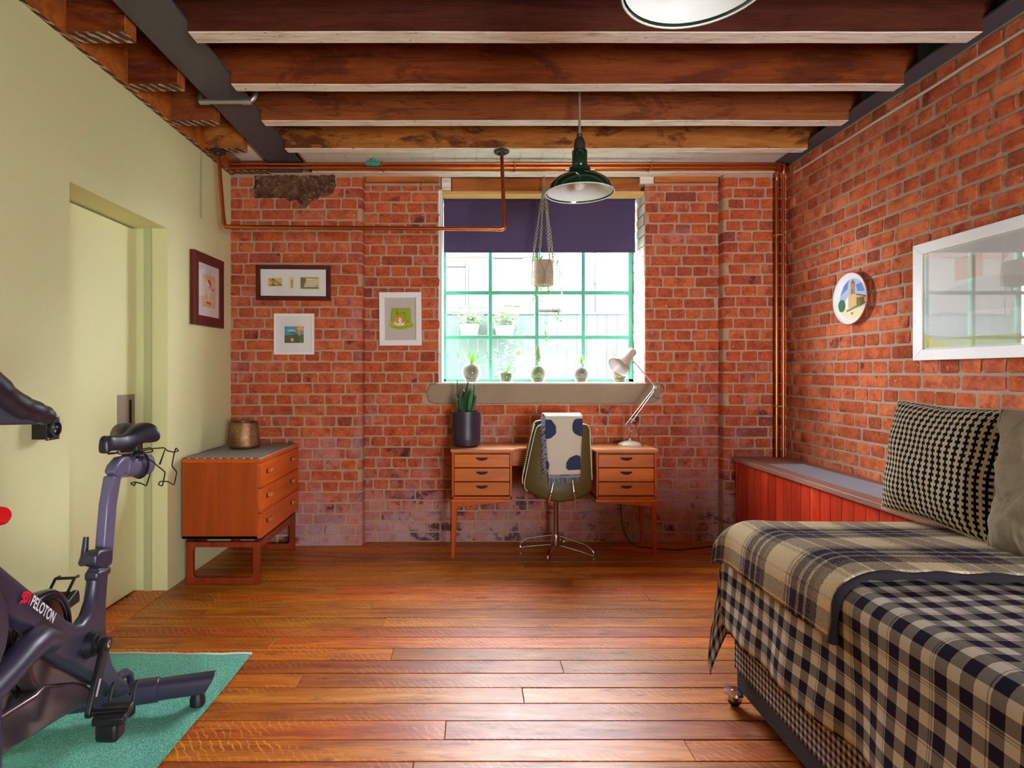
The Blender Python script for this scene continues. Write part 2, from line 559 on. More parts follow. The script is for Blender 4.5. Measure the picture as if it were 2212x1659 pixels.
M_JARGLASS = glass_mat('jar_glass', (0.93, 0.96, 0.95, 1), 1.3)
# ---------------------------------------------------------------- the room
XL, XR = -1.713, 2.247          # side walls
YP, YB = 4.125, 4.22            # pilaster fronts, recessed back wall
XPL, XPR = -0.7755, 1.80        # inner edges of the two pilasters
YREAR = -1.80
ZTOP = 2.90
WX0, WX1, WZ0, WZ1 = -0.223, 1.266, 1.160, 2.565   # window opening

# ---- bricks
CH = 0.0775
def brick_mesh(L, D, hh, seed, rl=0.0, rr=0.0):
    """one worn brick: local x along the wall, front towards -y, z up; rl/rr round the vertical edges"""
    rnd = random.Random(seed)
    j = lambda s: rnd.uniform(-s, s)
    def outline(ins):
        pts = []
        c = 0.006
        x0, x1, z0, z1 = ins, L - ins, ins, hh - ins
        for (x, z, dx, dz) in ((x0, z0, 1, 1), (x1, z0, -1, 1), (x1, z1, -1, -1), (x0, z1, 1, -1)):
            cc = c * (1.0 + j(0.6))
            a, b_ = (x + dx * cc, z), (x, z + dz * cc)
            pts += [b_, a] if (dx, dz) in ((1, 1), (-1, -1)) else [a, b_]
        return pts
    mb = MB()
    rings = [(outline(0.0), D), (outline(0.0), -0.001), (outline(0.004), -0.005 + j(0.001))]
    vs = []
    for ri, (o, y) in enumerate(rings):
        for (x, z) in o:
            yy = y
            xx = x
            vs.append((xx + (j(0.0028) if ri else 0), yy + (j(0.0016) if ri == 2 else 0), z + (j(0.0024) if ri else 0)))
    fs = [tuple(16 + i for i in range(8))]
    for k in range(2):
        for i in range(8):
            fs.append((k * 8 + i, k * 8 + (i + 1) % 8, (k + 1) * 8 + (i + 1) % 8, (k + 1) * 8 + i))
    mb.add(vs, [f[::-1] for f in fs])
    return mb
def round_brick_mesh(L, D, hh, r, right=True):
    """corner brick with one rounded vertical edge"""
    pts = [(0, D), (0, -0.004)]
    for i in range(6):
        a = PI / 2 * i / 5
        pts.append((L - r + r * math.sin(a), -0.004 + r - r * math.cos(a)))
    pts.append((L, D))
    if not right:
        pts = [(L - x, y) for x, y in pts][::-1]
    mb = MB()
    n = len(pts)
    cx = L / 2; cy = D / 2
    def ring(z, s):
        return [(x + (0.003 if x < cx else -0.003) * s, y + (0.003 if y < cy else 0) * s, z) for x, y in pts]
    vs = ring(0.0, 1) + ring(0.004, 0) + ring(hh - 0.004, 0) + ring(hh, 1)
    fs = [tuple(range(n)), tuple(range(3 * n, 4 * n))[::-1]]
    for k in range(3):
        for i in range(n):
            fs.append((k * n + (i + 1) % n, k * n + i, (k + 1) * n + i, (k + 1) * n + (i + 1) % n))
    mb.add(vs, [f[::-1] for f in fs])
    return mb
JNT = 0.0125
LS, LH = 0.2185, 0.103
B_ST = [brick_mesh(LS, 0.03, CH - JNT, i) for i in range(8)]
B_HD = [brick_mesh(LH, 0.03, CH - JNT, 50 + i) for i in range(8)]
MESH_CACHE = {}
def brick_data(kind, i, mat, hscale=1.0):
    k = (kind, i, mat.name)
    if k not in MESH_CACHE:
        src = (B_ST if kind == 's' else B_HD)[i]
        MESH_CACHE[k] = src.mesh('brick', mat, 30)
    return MESH_CACHE[k]
def lay_bricks(parent, mat, origin, rotz, width, z0, z1, zphase, holes=(), stag=0.0, limit=300, seen=None, skip=None, first_round=None, last_round=None, depth_last=0.1, flip=0):
    """courses of alternating stretchers and headers on a wall plane; the largest in view as single bricks, the rest as one field"""
    rnd = random.Random(hash((round(origin[0], 2), round(origin[1], 2), round(z0, 2))) % 9999)
    O = Vector(origin)
    R = Matrix.Rotation(rotz, 4, 'Z')
    lst = []
    k0 = int(math.floor((z0 - zphase) / CH)) - 1
    k1 = int(math.ceil((z1 - zphase) / CH)) + 1
    for k in range(k0, k1):
        za, zb = zphase + k * CH, zphase + (k + 1) * CH
        za2, zb2 = max(za, z0), min(zb, z1)
        if zb2 - za2 < 0.02: continue
        stretch = (k + flip) % 2 == 1
        unit = LS if stretch else LH
        x = -(0.06 + stag if stretch else 0.0 + stag) - (0.02 * ((k * 7) % 3))
        while x < width:
            kind = 's' if stretch else 'h'
            u = unit + rnd.uniform(-0.004, 0.004)
            if stretch and rnd.random() < 0.10:
                kind, u = 'h', LH
            a, b_ = max(x, 0), min(x + u, width)
            x += u + JNT
            if b_ - a < 0.025: continue
            # cut by holes
            segs = [(a, b_)]
            for (hx0, hx1, hz0, hz1) in holes:
                if za2 < hz1 - 0.02 and zb2 > hz0 + 0.02:
                    ns = []
                    for (p, q) in segs:
                        if q <= hx0 or p >= hx1: ns.append((p, q))
                        else:
                            if hx0 - p > 0.025: ns.append((p, hx0 - 0.004))
                            if q - hx1 > 0.025: ns.append((hx1 + 0.004, q))
                    segs = ns
            for (p, q) in segs:
                lst.append((kind, p, q, za2, zb2))
    out = []
    for (kind, p, q, za, zb) in lst:
        c = O + R @ Vector(((p + q) / 2, 0, (za + zb) / 2 - O.z))
        if c.y < 0.3:
            size = -1
        else:
            px = CX + c.x * F / c.y; py = CY - (c.z - H) * F / c.y
            size = (q - p) / c.y if (-15 < px < 2227 and -15 < py < 1674) else -1
            if size > 0 and seen and not seen(px, py): size = 0
        out.append((size, kind, p, q, za, zb))
    out.sort(key=lambda t: -t[0])
    singles = [t for t in out[:limit] if t[0] >= 0]
    rest = out[len(singles):]
    for (sz, kind, p, q, za, zb) in singles:
        nom = LS if kind == 's' else LH
        if first_round is not None and p < 0.005:
            me = round_brick_mesh(q - p, depth_last, CH - JNT, first_round, False).mesh('brick', mat, 30); sx = 1
        elif last_round is not None and q > width - 0.005:
            me = round_brick_mesh(q - p, depth_last, CH - JNT, last_round, True).mesh('brick', mat, 30); sx = 1
        else:
            me = brick_data(kind, rnd.randrange(8), mat); sx = (q - p) / nom
        o = bpy.data.objects.new('brick', me)
        COL.objects.link(o)
        o.parent = parent
        o.location = O + R @ Vector((p, rnd.uniform(-0.0015, 0.0015), za + JNT / 2 - O.z)) - root_off(parent)
        o.rotation_euler = (rnd.uniform(-0.006, 0.006), 0, rotz + rnd.uniform(-0.004, 0.004))
        o.scale = (sx, 1, (zb - za - JNT) / (CH - JNT))
    if rest:
        mb = MB(); vals = []
        for (sz, kind, p, q, za, zb) in rest:
            src = (B_ST if kind == 's' else B_HD)[rnd.randrange(8)]
            nom = LS if kind == 's' else LH
            T = [O + R @ Vector((p + v.x * (q - p) / nom, v.y, za + JNT / 2 - O.z + v.z * (zb - za - JNT) / (CH - JNT))) for v in src.v]
            mb.add(T, src.f)
            vals += [rnd.random()] * len(src.f)
        o = obj('brick_field', mb, mat, parent, smooth=30, kind='stuff')
        at = o.data.attributes.new('piece', 'FLOAT', 'FACE')
        at.data.foreach_set('value', vals)

# ---- floor
floor = struct('floor')
mb = MB().box((XL - 0.3, YREAR - 0.1, -0.12), (XR + 0.3, 4.62, -0.022))
obj('subfloor', mb, M_GAP, floor)
ROW = 0.1075
JOINTS = {0: [1490], -1: [890], 1: [962], 4: [647], 5: [1214], 6: [847], 7: [589], 9: [829], 8: [300], 11: [804], 12: [1399, 470], 10: [443], 13: [724], 15: [1279], 3: [1130, 420], 2: [1700], 14: [1236], 16: [652], 18: [720], 20: [1180]}
rnd = random.Random(3)
k = -34
while True:
    y0 = 1.829 + k * ROW
    y1 = y0 + ROW
    if y0 > 4.21: break
    y1 = min(y1, 4.235)
    if k in JOINTS:
        js = sorted(wx(p, (y0 + y1) / 2) for p in JOINTS[k])
    else:
        js = [rnd.uniform(-1.2, 0.2)]
        if rnd.random() < 0.6: js.append(js[0] + rnd.uniform(1.0, 1.8))
    js = [XL - 0.02] + [x for x in js if XL + 0.2 < x < XR - 0.2] + [XR + 0.02]
    for a, b_ in zip(js[:-1], js[1:]):
        gap = rnd.choice((0.001, 0.0013, 0.0018, 0.0026))
        hz = rnd.uniform(-0.0012, 0.0)
        mb = MB()
        c = 0.0016
        x0, x1, ya, yb = a + 0.0008, b_ - 0.0008, y0 + gap, y1 - gap
        mb.add([(x0, ya, -0.022), (x1, ya, -0.022), (x1, yb, -0.022), (x0, yb, -0.022),
                (x0, ya, hz - c), (x1, ya, hz - c), (x1, yb, hz - c), (x0, yb, hz - c),
                (x0 + c, ya + c, hz), (x1 - c, ya + c, hz), (x1 - c, yb - c, hz), (x0 + c, yb - c, hz)],
               [(0, 3, 2, 1)] + [(i, (i + 1) % 4, 4 + (i + 1) % 4, 4 + i) for i in range(4)] + [(4 + i, 4 + (i + 1) % 4, 8 + (i + 1) % 4, 8 + i) for i in range(4)] + [(8, 9, 10, 11)])
        o = obj('plank', mb, M_FLOOR, floor, smooth=0)
    k += 1

# ---- left wall, painted, with the doorway
wall_left = struct('wall_left')
DY0, DY1, DZ = 2.467, 3.264, 2.043
mb = MB()
mb.box((XL - 0.30, YREAR - 0.1, 0), (XL, DY0, 2.638)).box((XL - 0.30, DY1, 0), (XL, 4.45, 2.638)).box((XL - 0.30, DY0, DZ), (XL, DY1, 2.638))
mb.box((XL - 0.30, YREAR - 0.1, 2.638), (XL - 0.05, 4.45, 3.1)).box((XL - 0.30, DY0, 0), (-1.946, DY1, DZ))
obj('plaster', mb, M_SAGE, wall_left, smooth=0)
obj('threshold', MB().box((XL - 0.30, DY0, -0.02), (XL + 0.002, DY1, 0.002)), M_FLOOR, wall_left, smooth=0)
obj('jamb_strip', MB().box((-1.84, DY1 - 0.012, 0.0), (-1.80, DY1 + 0.002, DZ)), plain('jamb_strip_paint', '#b9bd8e', 0.5), wall_left, smooth=0)
door = struct('door_1')
obj('leaf', MB().box((-1.945, DY0 + 0.002, 0.012), (-1.888, DY1 - 0.006, DZ - 0.012)), M_SAGE, door, bevel=0.002, smooth=0)
pl = MB().box((-1.8885, 3.085, 0.93), (-1.8865, 3.245, 1.11))
mp = plain('brushed_steel', '#9a877c', 0.5, 0.35, var=0.2, vscale=40)
pull = obj('pull_plate', pl, mp, door, smooth=0, label='brushed steel pull plate')
obj('finger_slot', MB().box((-1.8870, 3.19, 0.945), (-1.8858, 3.215, 1.08)), M_DARK, pull, smooth=0)
obj('conduit', MB().tube([(XL + 0.004, 3.66, 2.638), (XL + 0.004, 3.66, 2.21)], 0.005, 8), plain('shaded_sage_paint', '#a3a074', 0.6), wall_left)  # sage paint made darker to stand for the shade on it

# ---- back wall, recessed bay with the window opening
wall_back = struct('wall_back')
T0, T1 = YB - 0.0005, YB + 0.36
mb = MB()
mb.box((XPL - 0.3, T0, -0.02), (WX0, T1, 2.72)).box((WX1, T0, -0.02), (XPR + 0.25, T1, 2.72)).box((WX0, T0, -0.02), (WX1, T1, WZ0 - 0.08)).box((WX0, YB + 0.11, WZ1), (WX1, T1, 2.72))
mb.box((XL - 0.3, T0 + 0.01, -0.02), (XPL - 0.2, T1, 3.1)).box((XPR + 0.2, T0 + 0.01, -0.02), (XR + 0.3, T1, 3.1)).box((XPL - 0.3, T0 + 0.01, 2.72), (XPR + 0.3, T1, 3.1))
obj('mortar', mb, M_MORTAR, wall_back, smooth=0)
SX0, SX1, SZ0 = -0.325, 1.372, 1.005
HOLES = [(WX0 - XPL, WX1 - XPL, WZ0 - 0.02, 3), (SX0 - XPL, SX1 - XPL, SZ0, WZ0)]
def seen_back(px, py):
    if 975 < px < 1105 and 960 < py < 1085: return False
    if 1288 < px < 1420 and 960 < py < 1085: return False
    return True
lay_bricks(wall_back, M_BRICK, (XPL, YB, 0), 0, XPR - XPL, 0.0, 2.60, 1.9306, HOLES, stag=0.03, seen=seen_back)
# reveals
lay_bricks(wall_back, M_WHITE_PAINT, (WX1 - 0.001, 4.50, 0), -PI / 2, 0.272, WZ0, WZ1, 1.9306, (), stag=0.05, limit=60, flip=1)
mb = MB().box((WX0 - 0.002, YB - 0.004, WZ0), (WX0 + 0.010, 4.5, WZ1)).box((WX0 - 0.018, YB - 0.006, WZ0 - 0.01), (WX0 - 0.002, YB + 0.003, WZ1))
obj('plaster_reveal', mb, M_WHITE_PAINT, wall_back, bevel=0.004, smooth=0)
# stone sill
sp = []
rnd = random.Random(5)
front = [(SX0 + 0.01, SZ0 + 0.015), (SX0 + 0.07, SZ0 - 0.004), (SX0 + 0.3, SZ0), (0.2, SZ0 - 0.004), (0.6, SZ0 + 0.002), (1.0, SZ0 - 0.006), (SX1 - 0.06, SZ0 + 0.006), (SX1, SZ0 + 0.03), (SX1 + 0.004, SZ0 + 0.09), (SX1 - 0.02, WZ0 - 0.008), (SX0 + 0.02, WZ0 - 0.008), (SX0 - 0.006, SZ0 + 0.08)]
sill = obj('stone_sill', MB().prism([(x, YB - 0.012, z) for x, z in front], (0, 0.34, 0)), M_STONE, wall_back, bevel=0.012, seg=3, smooth=60)
obj('sill_board', MB().box((WX0 - 0.03, YB - 0.008, WZ0 - 0.012), (WX1 + 0.01, 4.53, WZ0)), M_WHITE_PAINT, wall_back, bevel=0.004)
# timber over the opening
M_LINT = wood('lintel_timber', '#c4712c', '#8c451a', axis=0, rough=0.6, rnd=0.05, c3='#6a3213', blot=0.4, bmp=0.2)
M_PALEW = wood('pale_batten', '#e0b878', '#c49252', axis=0, rough=0.6, rnd=0.05, bmp=0.2)
obj('timber_lintel', MB().box((WX0 + 0.08, YB + 0.03, WZ1 - 0.012), (WX1 - 0.02, YB + 0.1, 2.66)), M_LINT, wall_back, bevel=0.004)
obj('limed_block', MB().box((WX0 + 0.005, YB + 0.012, WZ1 + 0.0), (WX0 + 0.075, YB + 0.09, 2.66)), M_UNDER, wall_back, bevel=0.004)
obj('limed_block', MB().box((WX1 - 0.04, YB - 0.02, WZ1 + 0.04), (WX1 + 0.06, YB + 0.09, 2.66)), M_UNDER, wall_back, bevel=0.004)
obj('batten', MB().box((WX0, YB + 0.002, WZ1 - 0.03), (WX1 - 0.005, YB + 0.12, WZ1 - 0.008)), M_PALEW, wall_back, bevel=0.003)
obj('wall_plate', MB().box((XPL + 0.01, YB - 0.035, 2.612), (WX0 - 0.01, YB + 0.02, 2.652)), M_LINT, wall_back, bevel=0.004)
obj('wall_plate', MB().box((WX1 + 0.06, YB - 0.035, 2.612), (XPR - 0.01, YB + 0.02, 2.652)), M_LINT, wall_back, bevel=0.004)

# ---- pilasters
trim1 = struct('trim_1')
def corner_core(x_far, x_edge, s):
    r, e = 0.030, 0.0025
    xe, y0 = x_edge - s * e, YP - 0.0005
    pts_ = [(x_far, YB + 0.05), (x_far, y0)] + [(xe - s * r + s * r * math.sin(a), y0 + r - r * math.cos(a)) for a in [PI / 2 * i / 8 for i in range(9)]] + [(xe, YB + 0.05)]
    if s < 0: pts_ = pts_[::-1]
    return MB().prism([(x, y, -0.02) for x, y in pts_], (0, 0, 2.68))
obj('mortar', corner_core(XL - 0.2, XPL, 1), M_MORTAR, trim1, smooth=30)
def seen_p1(px, py):
    return not (300 < px < 640 and py > 985)
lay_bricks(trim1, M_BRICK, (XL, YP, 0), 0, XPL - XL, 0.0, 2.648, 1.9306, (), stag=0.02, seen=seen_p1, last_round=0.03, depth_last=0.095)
pad = [P(x, y, YP - 0.008) for x, y in ((549, 379), (723, 377), (725, 400), (716, 420), (690, 425), (668, 441), (655, 449), (648, 440), (640, 430), (625, 434), (612, 428), (548, 427))]
def ragged(pts_, step, amp, seed):
    r_ = random.Random(seed); o_ = []
    for i, p in enumerate(pts_):
        q = pts_[(i + 1) % len(pts_)]
        n_ = max(1, int((q - p).length / step))
        for j_ in range(n_):
            o_.append(p.lerp(q, j_ / n_) + Vector((r_.uniform(-amp, amp), r_.uniform(-0.002, 0.002), r_.uniform(-amp, amp))))
    return o_
pad = ragged(pad, 0.022, 0.006, 4)
def concrete():
    m, nt, b = new_mat('old_concrete')
    v, r = objvec(nt)
    n1 = noise(nt, v, 9, 6, 0.7)
    n2 = noise(nt, v, 45, 5, 0.75)
    col = ramp(nt, n1, [(0.35, C('#43291f')), (0.5, C('#6b4936')), (0.65, C('#8a6a50'))])
    col = mixc(nt, ramp(nt, n2, [(0.56, g(0)), (0.7, g(0.85))]), col, C('#c2a688'))
    col = mixc(nt, ramp(nt, n2, [(0.3, g(0.8)), (0.42, g(0))]), col, C('#2c1a14'))
    setin(nt, b, color=col, rough=0.95, spec=0.1, normal=bump(nt, math_(nt, 'ADD', n1, n2), 1.0, 0.012))
    return m
M_PAD = concrete()
obj('padstone', MB().prism(pad[::-1], (0, 0.03, 0)), M_PAD, trim1, bevel=0.004)
trim2 = struct('trim_2')
obj('mortar', corner_core(XR + 0.2, XPR, -1), M_MORTAR, trim2, smooth=30)
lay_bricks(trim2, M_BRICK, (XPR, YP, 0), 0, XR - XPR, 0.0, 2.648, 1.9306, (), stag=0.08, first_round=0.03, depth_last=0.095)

# ---- right wall
wall_right = struct('wall_right')
obj('mortar', MB().box((XR - 0.0005, YREAR - 0.1, -0.02), (XR + 0.3, 4.5, 2.70)), M_MORTAR_G, wall_right, smooth=0)
def seen_r(px, py):
    return not (px > 1975 + 5 and 540 < py < 770) and not (py > 1000 and px < 1925) and not (px > 1925 and py > 900)
lay_bricks(wall_right, M_BRICK_R, (XR, YP, 0), -PI / 2, YP - 0.9, 0.45, 2.708, 1.2216, (), stag=0.04, seen=seen_r)
obj('mortar_fillet', MB().tube([(XR - 0.001, YP - 0.1 - i * 0.2, 2.625 + random.uniform(-0.004, 0.004)) for i in range(14)], 0.007, 6), plain('pale_mortar', '#cdbfae', 0.95, bmp=0.8, bscale=90), wall_right)
obj('upper_course', MB().box((XR + 0.03, YREAR - 0.1, 2.70), (XR + 0.3, 4.5, 3.1)), M_BRICK_R, wall_right, smooth=0)

# ---- rear wall, behind the camera, with an unseen opening added for fill light
wall_rear = struct('wall_rear')
mb = MB().box((XL, YREAR - 0.2, -0.02), (0.83, YREAR, 2.95)).box((2.13, YREAR - 0.2, -0.02), (XR, YREAR, 2.95)).box((0.83, YREAR - 0.2, -0.02), (2.13, YREAR, 0.4)).box((0.83, YREAR - 0.2, 1.6), (2.13, YREAR, 2.95))
obj('plaster', mb, M_WHITE_PAINT, wall_rear, smooth=0)
fill_win = struct('added_fill_window')  # unseen window added to let fill light into the room
for i in range(5):
    x = 0.83 + i * 0.325
    obj('mullion', MB().box((x - 0.02, YREAR - 0.12, 0.4), (x + 0.02, YREAR - 0.08, 1.6)), M_GREEN_FRAME, fill_win, smooth=0)
for i in range(4):
    z = 0.4 + i * 1.2 / 3
    obj('glazing_bar', MB().box((0.83, YREAR - 0.115, z - 0.015), (2.13, YREAR - 0.085, z + 0.015)), M_GREEN_FRAME, fill_win, smooth=0)

# ---- ceiling: deck, steel beams, joists
ceiling = struct('ceiling')
k = 0
x = XL - 0.3
while x < XR + 0.3:
    obj('deck_board', MB().box((x, YREAR - 0.1, ZTOP), (x + 0.168, 4.55, ZTOP + 0.06)), M_DECK, ceiling, smooth=0)
    x += 0.17
JY = [(2.415, 2.498), (2.849, 2.922), (3.259, 3.331), (3.668, 3.738)]
sp_ = 0.418
while JY[0][0] > YREAR + 0.3:
    JY.insert(0, (JY[0][0] - sp_, JY[0][1] - sp_ - 0.002))
nJ = len(JY)
rnd = random.Random(11)
for i, (a, b_) in enumerate(JY):
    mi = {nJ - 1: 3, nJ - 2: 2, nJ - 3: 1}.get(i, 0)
    zb = 2.650 + rnd.uniform(-0.003, 0.003)
    xr = 2.13 + rnd.uniform(-0.008, 0.008)
    pts = [(-1.185, zb), (xr, zb), (xr, 2.714), (2.20, 2.714), (2.20, ZTOP - 0.002), (-1.30, ZTOP - 0.002), (-1.30, 2.714), (-1.185, 2.714)]
    mb = MB()
    # subdivide the lower edge a little so that it is not ruler straight
    low = [(-1.185 + (xr + 1.185) * t / 14, zb + (rnd.uniform(-0.0015, 0.0015) if 0 < t < 14 else 0)) for t in range(15)]
    poly = low + pts[2:]
    n = len(poly)
    fr = [(x, a + rnd.uniform(-0.001, 0.001), z) for x, z in poly]; bk = [(x, b_ + rnd.uniform(-0.001, 0.001), z) for x, z in poly]
    mb.add(fr + bk, [tuple(range(n)), tuple(range(n, 2 * n))[::-1]], 0)
    mb.f += [[j, n + j, n + (j + 1) % n, (j + 1) % n] for j in range(n)]
    mb.mi += [1 if j < 14 else 0 for j in range(n)]
    obj('joist', mb, [M_JOIST[mi], M_UNDER], ceiling, smooth=0, bevel=0.003, seg=1)
    # stub on the wall side of the left beam
    mb = MB()
    q = [(XL - 0.05, a, zb), (-1.445, a, zb), (-1.445, b_, zb), (XL - 0.05, b_, zb)]
    t = [(x, y, ZTOP - 0.002) for x, y, z in q]
    mb.hexa(q, t)
    mb.mi[0] = 1
    mb.mi[3] = 2
    obj('joist_stub', mb, [M_JOIST[max(mi, 1)], M_LATH, M_LINT], ceiling, smooth=0, bevel=0.002, seg=1)
# trimmer along the left wall, wall plate at the back
mb = MB().box((XL - 0.05, YREAR, 2.638), (XL + 0.022, 4.12, ZTOP - 0.002))
mb.mi[0] = 1
obj('trimmer', mb, [M_LINT, M_LATH], ceiling, smooth=0, bevel=0.002, seg=1)
mb = MB().box((-1.13, 4.09, 2.650), (XR - 0.03, 4.20, 2.718))
mb.mi[0] = 1
obj('wall_plate', mb, [M_LINT, M_UNDER], ceiling, smooth=0, bevel=0.004, seg=1)
mb = MB().box((XL + 0.0, 4.05, 2.645), (-1.42, 4.12, 2.718))
mb.mi[0] = 1
obj('wall_plate', mb, [M_JOIST[1], M_LATH], ceiling, smooth=0, bevel=0.003, seg=1)
for (x0, x1, nm) in ((-1.42, -1.19, 'a'), (2.135, 2.40, 'b')):
    xc = (x0 + x1) / 2
    mb = MB().box((x0, YREAR, 2.700), (x1, 4.06, 2.714)).box((xc - 0.006, YREAR, 2.714), (xc + 0.006, 4.06, 2.884)).box((x0, YREAR, 2.884), (x1, 4.06, 2.898))
    obj('steel_beam', mb, M_STEEL, ceiling, smooth=0, bevel=0.002, seg=1)
obj('beam_end_plate', MB().box((-1.44, 4.07, 2.652), (-1.20, 4.11, 2.70)), M_STEEL, ceiling, smooth=0, bevel=0.003)
# white tiled strip over the last bay
tx = XL + 0.1
while tx < XR - 0.08:
    for (ya, yb) in ((3.745, 3.845), (3.847, 3.947), (3.949, 4.049), (4.051, 4.09)):
        a0, a1 = tx, tx + 0.148
        if a1 > -1.425 and a0 < -1.185: continue
        obj('tile', MB().box((a0, ya, 2.716), (a1, yb, 2.724)), M_TILE, ceiling, smooth=0)
    tx += 0.15
obj('tile_backing', MB().box((XL, 3.742, 2.725), (-1.42, 4.10, 2.74)).box((-1.185, 3.742, 2.725), (2.13, 4.10, 2.74)), M_MORTAR, ceiling, smooth=0)

# ---- window
win = struct('window_1')
FY0, FY1 = 4.515, 4.555
def bar(name, x0, x1, z0, z1, y0=FY0, y1=FY1):
    return obj(name, MB().box((x0, y0, z0), (x1, y1, z1)), M_GREEN_FRAME, win, bevel=0.003, smooth=0)
fx0, fx1 = WX0 + 0.001, WX1 - 0.001
YW = 4.535
vx = [wx(p, YW) for p in (1059, 1159, 1259)]
hz = [wz(p, YW) for p in (728.6, 632.7, 536.8)]
mb = MB().box((fx0, FY0, WZ0 + 0.0005), (wx(964, YW), FY1, WZ1 - 0.035)).box((wx(1356, YW), FY0, WZ0 + 0.0005), (fx1, FY1, WZ1 - 0.035)).box((fx0, FY0, WZ0 + 0.0005), (fx1, FY1, wz(819, YW) + 0.004)).box((fx0, FY0, WZ1 - 0.08), (fx1, FY1, WZ1 - 0.035))
obj('window_frame', mb, M_GREEN_FRAME, win, bevel=0.003, smooth=0)
for x in vx: bar('mullion', x - 0.014, x + 0.014, WZ0 + 0.02, WZ1 - 0.05)
for z in hz: bar('glazing_bar', fx0 + 0.02, fx1 - 0.02, z - 0.014, z + 0.014, FY0 + 0.003, FY1 - 0.003)
gx = [wx(964, YW)] + vx + [wx(1356, YW)]
gz = [wz(819, YW)] + hz + [WZ1 - 0.06]
for i in range(4):
    for j in range(4):
        obj('pane', MB().box((gx[i] + 0.006, YW - 0.001, gz[j] + 0.006), (gx[i + 1] - 0.006, YW + 0.002, gz[j + 1] - 0.006)), M_GLASS, win, smooth=0)
# ================================================================ things
# ---------------------------------------------------------------- desk
M_DESKTOP = wood('desk_top_veneer', '#c98a5c', '#b0703f', axis=0, rough=0.3, rnd=0.03, bmp=0.02, coat=0.2)
M_DRAWER = wood('drawer_front_veneer', '#cc6c14', '#ad540a', axis=0, rough=0.38, rnd=0.05, bmp=0.03)
M_DESKLEG = wood('desk_leg_teak', '#bf5812', '#9c4208', axis=2, rough=0.38, rnd=0.05, bmp=0.03)
YD = 3.837
desk = thing('desk', 'teak writing desk with two drawer pedestals under the window', 'desk', ((-0.132 + 1.234) / 2, 4.0, 0))
X0, X1 = -0.134, 1.236
ZT1, ZT0 = 0.724, 0.706
pA = (wx(976, YD), wx(1106, YD)); pB = (wx(1288, YD), wx(1418.5, YD))
top = [(X0 - 0.004, YD - 0.012)]
cx0, cx1 = pA[1] + 0.0, pB[0] - 0.0
top += [(cx0, YD - 0.012)] + [(cx0 + 0.012 + 0.05 * (1 - math.cos(t * PI / 2 / 4)), YD - 0.012 + 0.075 * math.sin(t * PI / 2 / 4)) for t in range(5)]
top += [(cx1 - 0.012 - 0.05 * (1 - math.cos(t * PI / 2 / 4)), YD - 0.012 + 0.075 * math.sin(t * PI / 2 / 4)) for t in range(4, -1, -1)] + [(cx1, YD - 0.012)]
top += [(X1 + 0.004, YD - 0.012), (X1 + 0.004, 4.195), (X0 - 0.004, 4.195)]
obj('desk_top', MB().prism([(x, y, ZT0) for x, y in top], (0, 0, ZT1 - ZT0)), M_DESKTOP, desk, bevel=0.004)
ZP0 = 0.395
for (a, b_) in (pA, pB):
    mb = MB()
    th = 0.014
    mb.box((a, YD, ZP0), (a + th, 4.16, ZT0)).box((b_ - th, YD, ZP0), (b_, 4.16, ZT0)).box((a, YD, ZP0 - 0.004), (b_, 4.16, ZP0 + th)).box((a, 4.148, ZP0), (b_, 4.16, ZT0)).box((a, YD + 0.004, ZT0 - 0.012), (b_, 4.16, ZT0))
    obj('pedestal', mb, M_DESKLEG, desk, bevel=0.002, smooth=0)
    obj('pedestal_base', MB().box((a - 0.004, YD - 0.008, ZP0 - 0.02), (b_ + 0.004, 4.165, ZP0 - 0.004)), M_DRAWER, desk, bevel=0.003)
    n = 3
    zz = [ZP0 + th + 0.004 + i * (ZT0 - 0.014 - ZP0 - th - 0.004) / 3 for i in range(4)]
    for i in range(3):
        d = obj('drawer', MB().box((a + th + 0.002, YD + 0.004, zz[i] + 0.003), (b_ - th - 0.002, 4.10, zz[i + 1] - 0.003)), M_DRAWER, desk, bevel=0.003)
        xm, zm = (a + b_) / 2, zz[i + 1] - 0.034
        w = 0.041
        cup = [(xm - w, zm + 0.011)] + [(xm - w + 2 * w * t / 10, zm + 0.006 - 0.018 * math.sin(PI * t / 10) ** 0.6) for t in range(11)] + [(xm + w, zm + 0.011)]
        h = obj('drawer_handle', MB().prism([(x, YD + 0.0055, z) for x, z in cup], (0, -0.007, 0)), M_TEAK_RED, d, bevel=0.002)
        ins = [(xm + (x - xm) * 0.88, zm - 0.001 + (z - zm + 0.001) * 0.75) for x, z in cup]
        obj('finger_recess', MB().prism([(x, YD - 0.0008, z) for x, z in ins], (0, -0.001, 0)), M_DARK, d, smooth=0)
# middle drawer
md = obj('middle_drawer', MB().box((pA[1] + 0.004, YD + 0.085, 0.598), (pB[0] - 0.004, 4.1, ZT0 - 0.002)), M_DRAWER, desk, bevel=0.004)
obj('back_panel', MB().box((pA[1], 4.165, 0.45), (pB[0], 4.18, ZT0)), M_DESKLEG, desk, smooth=0)
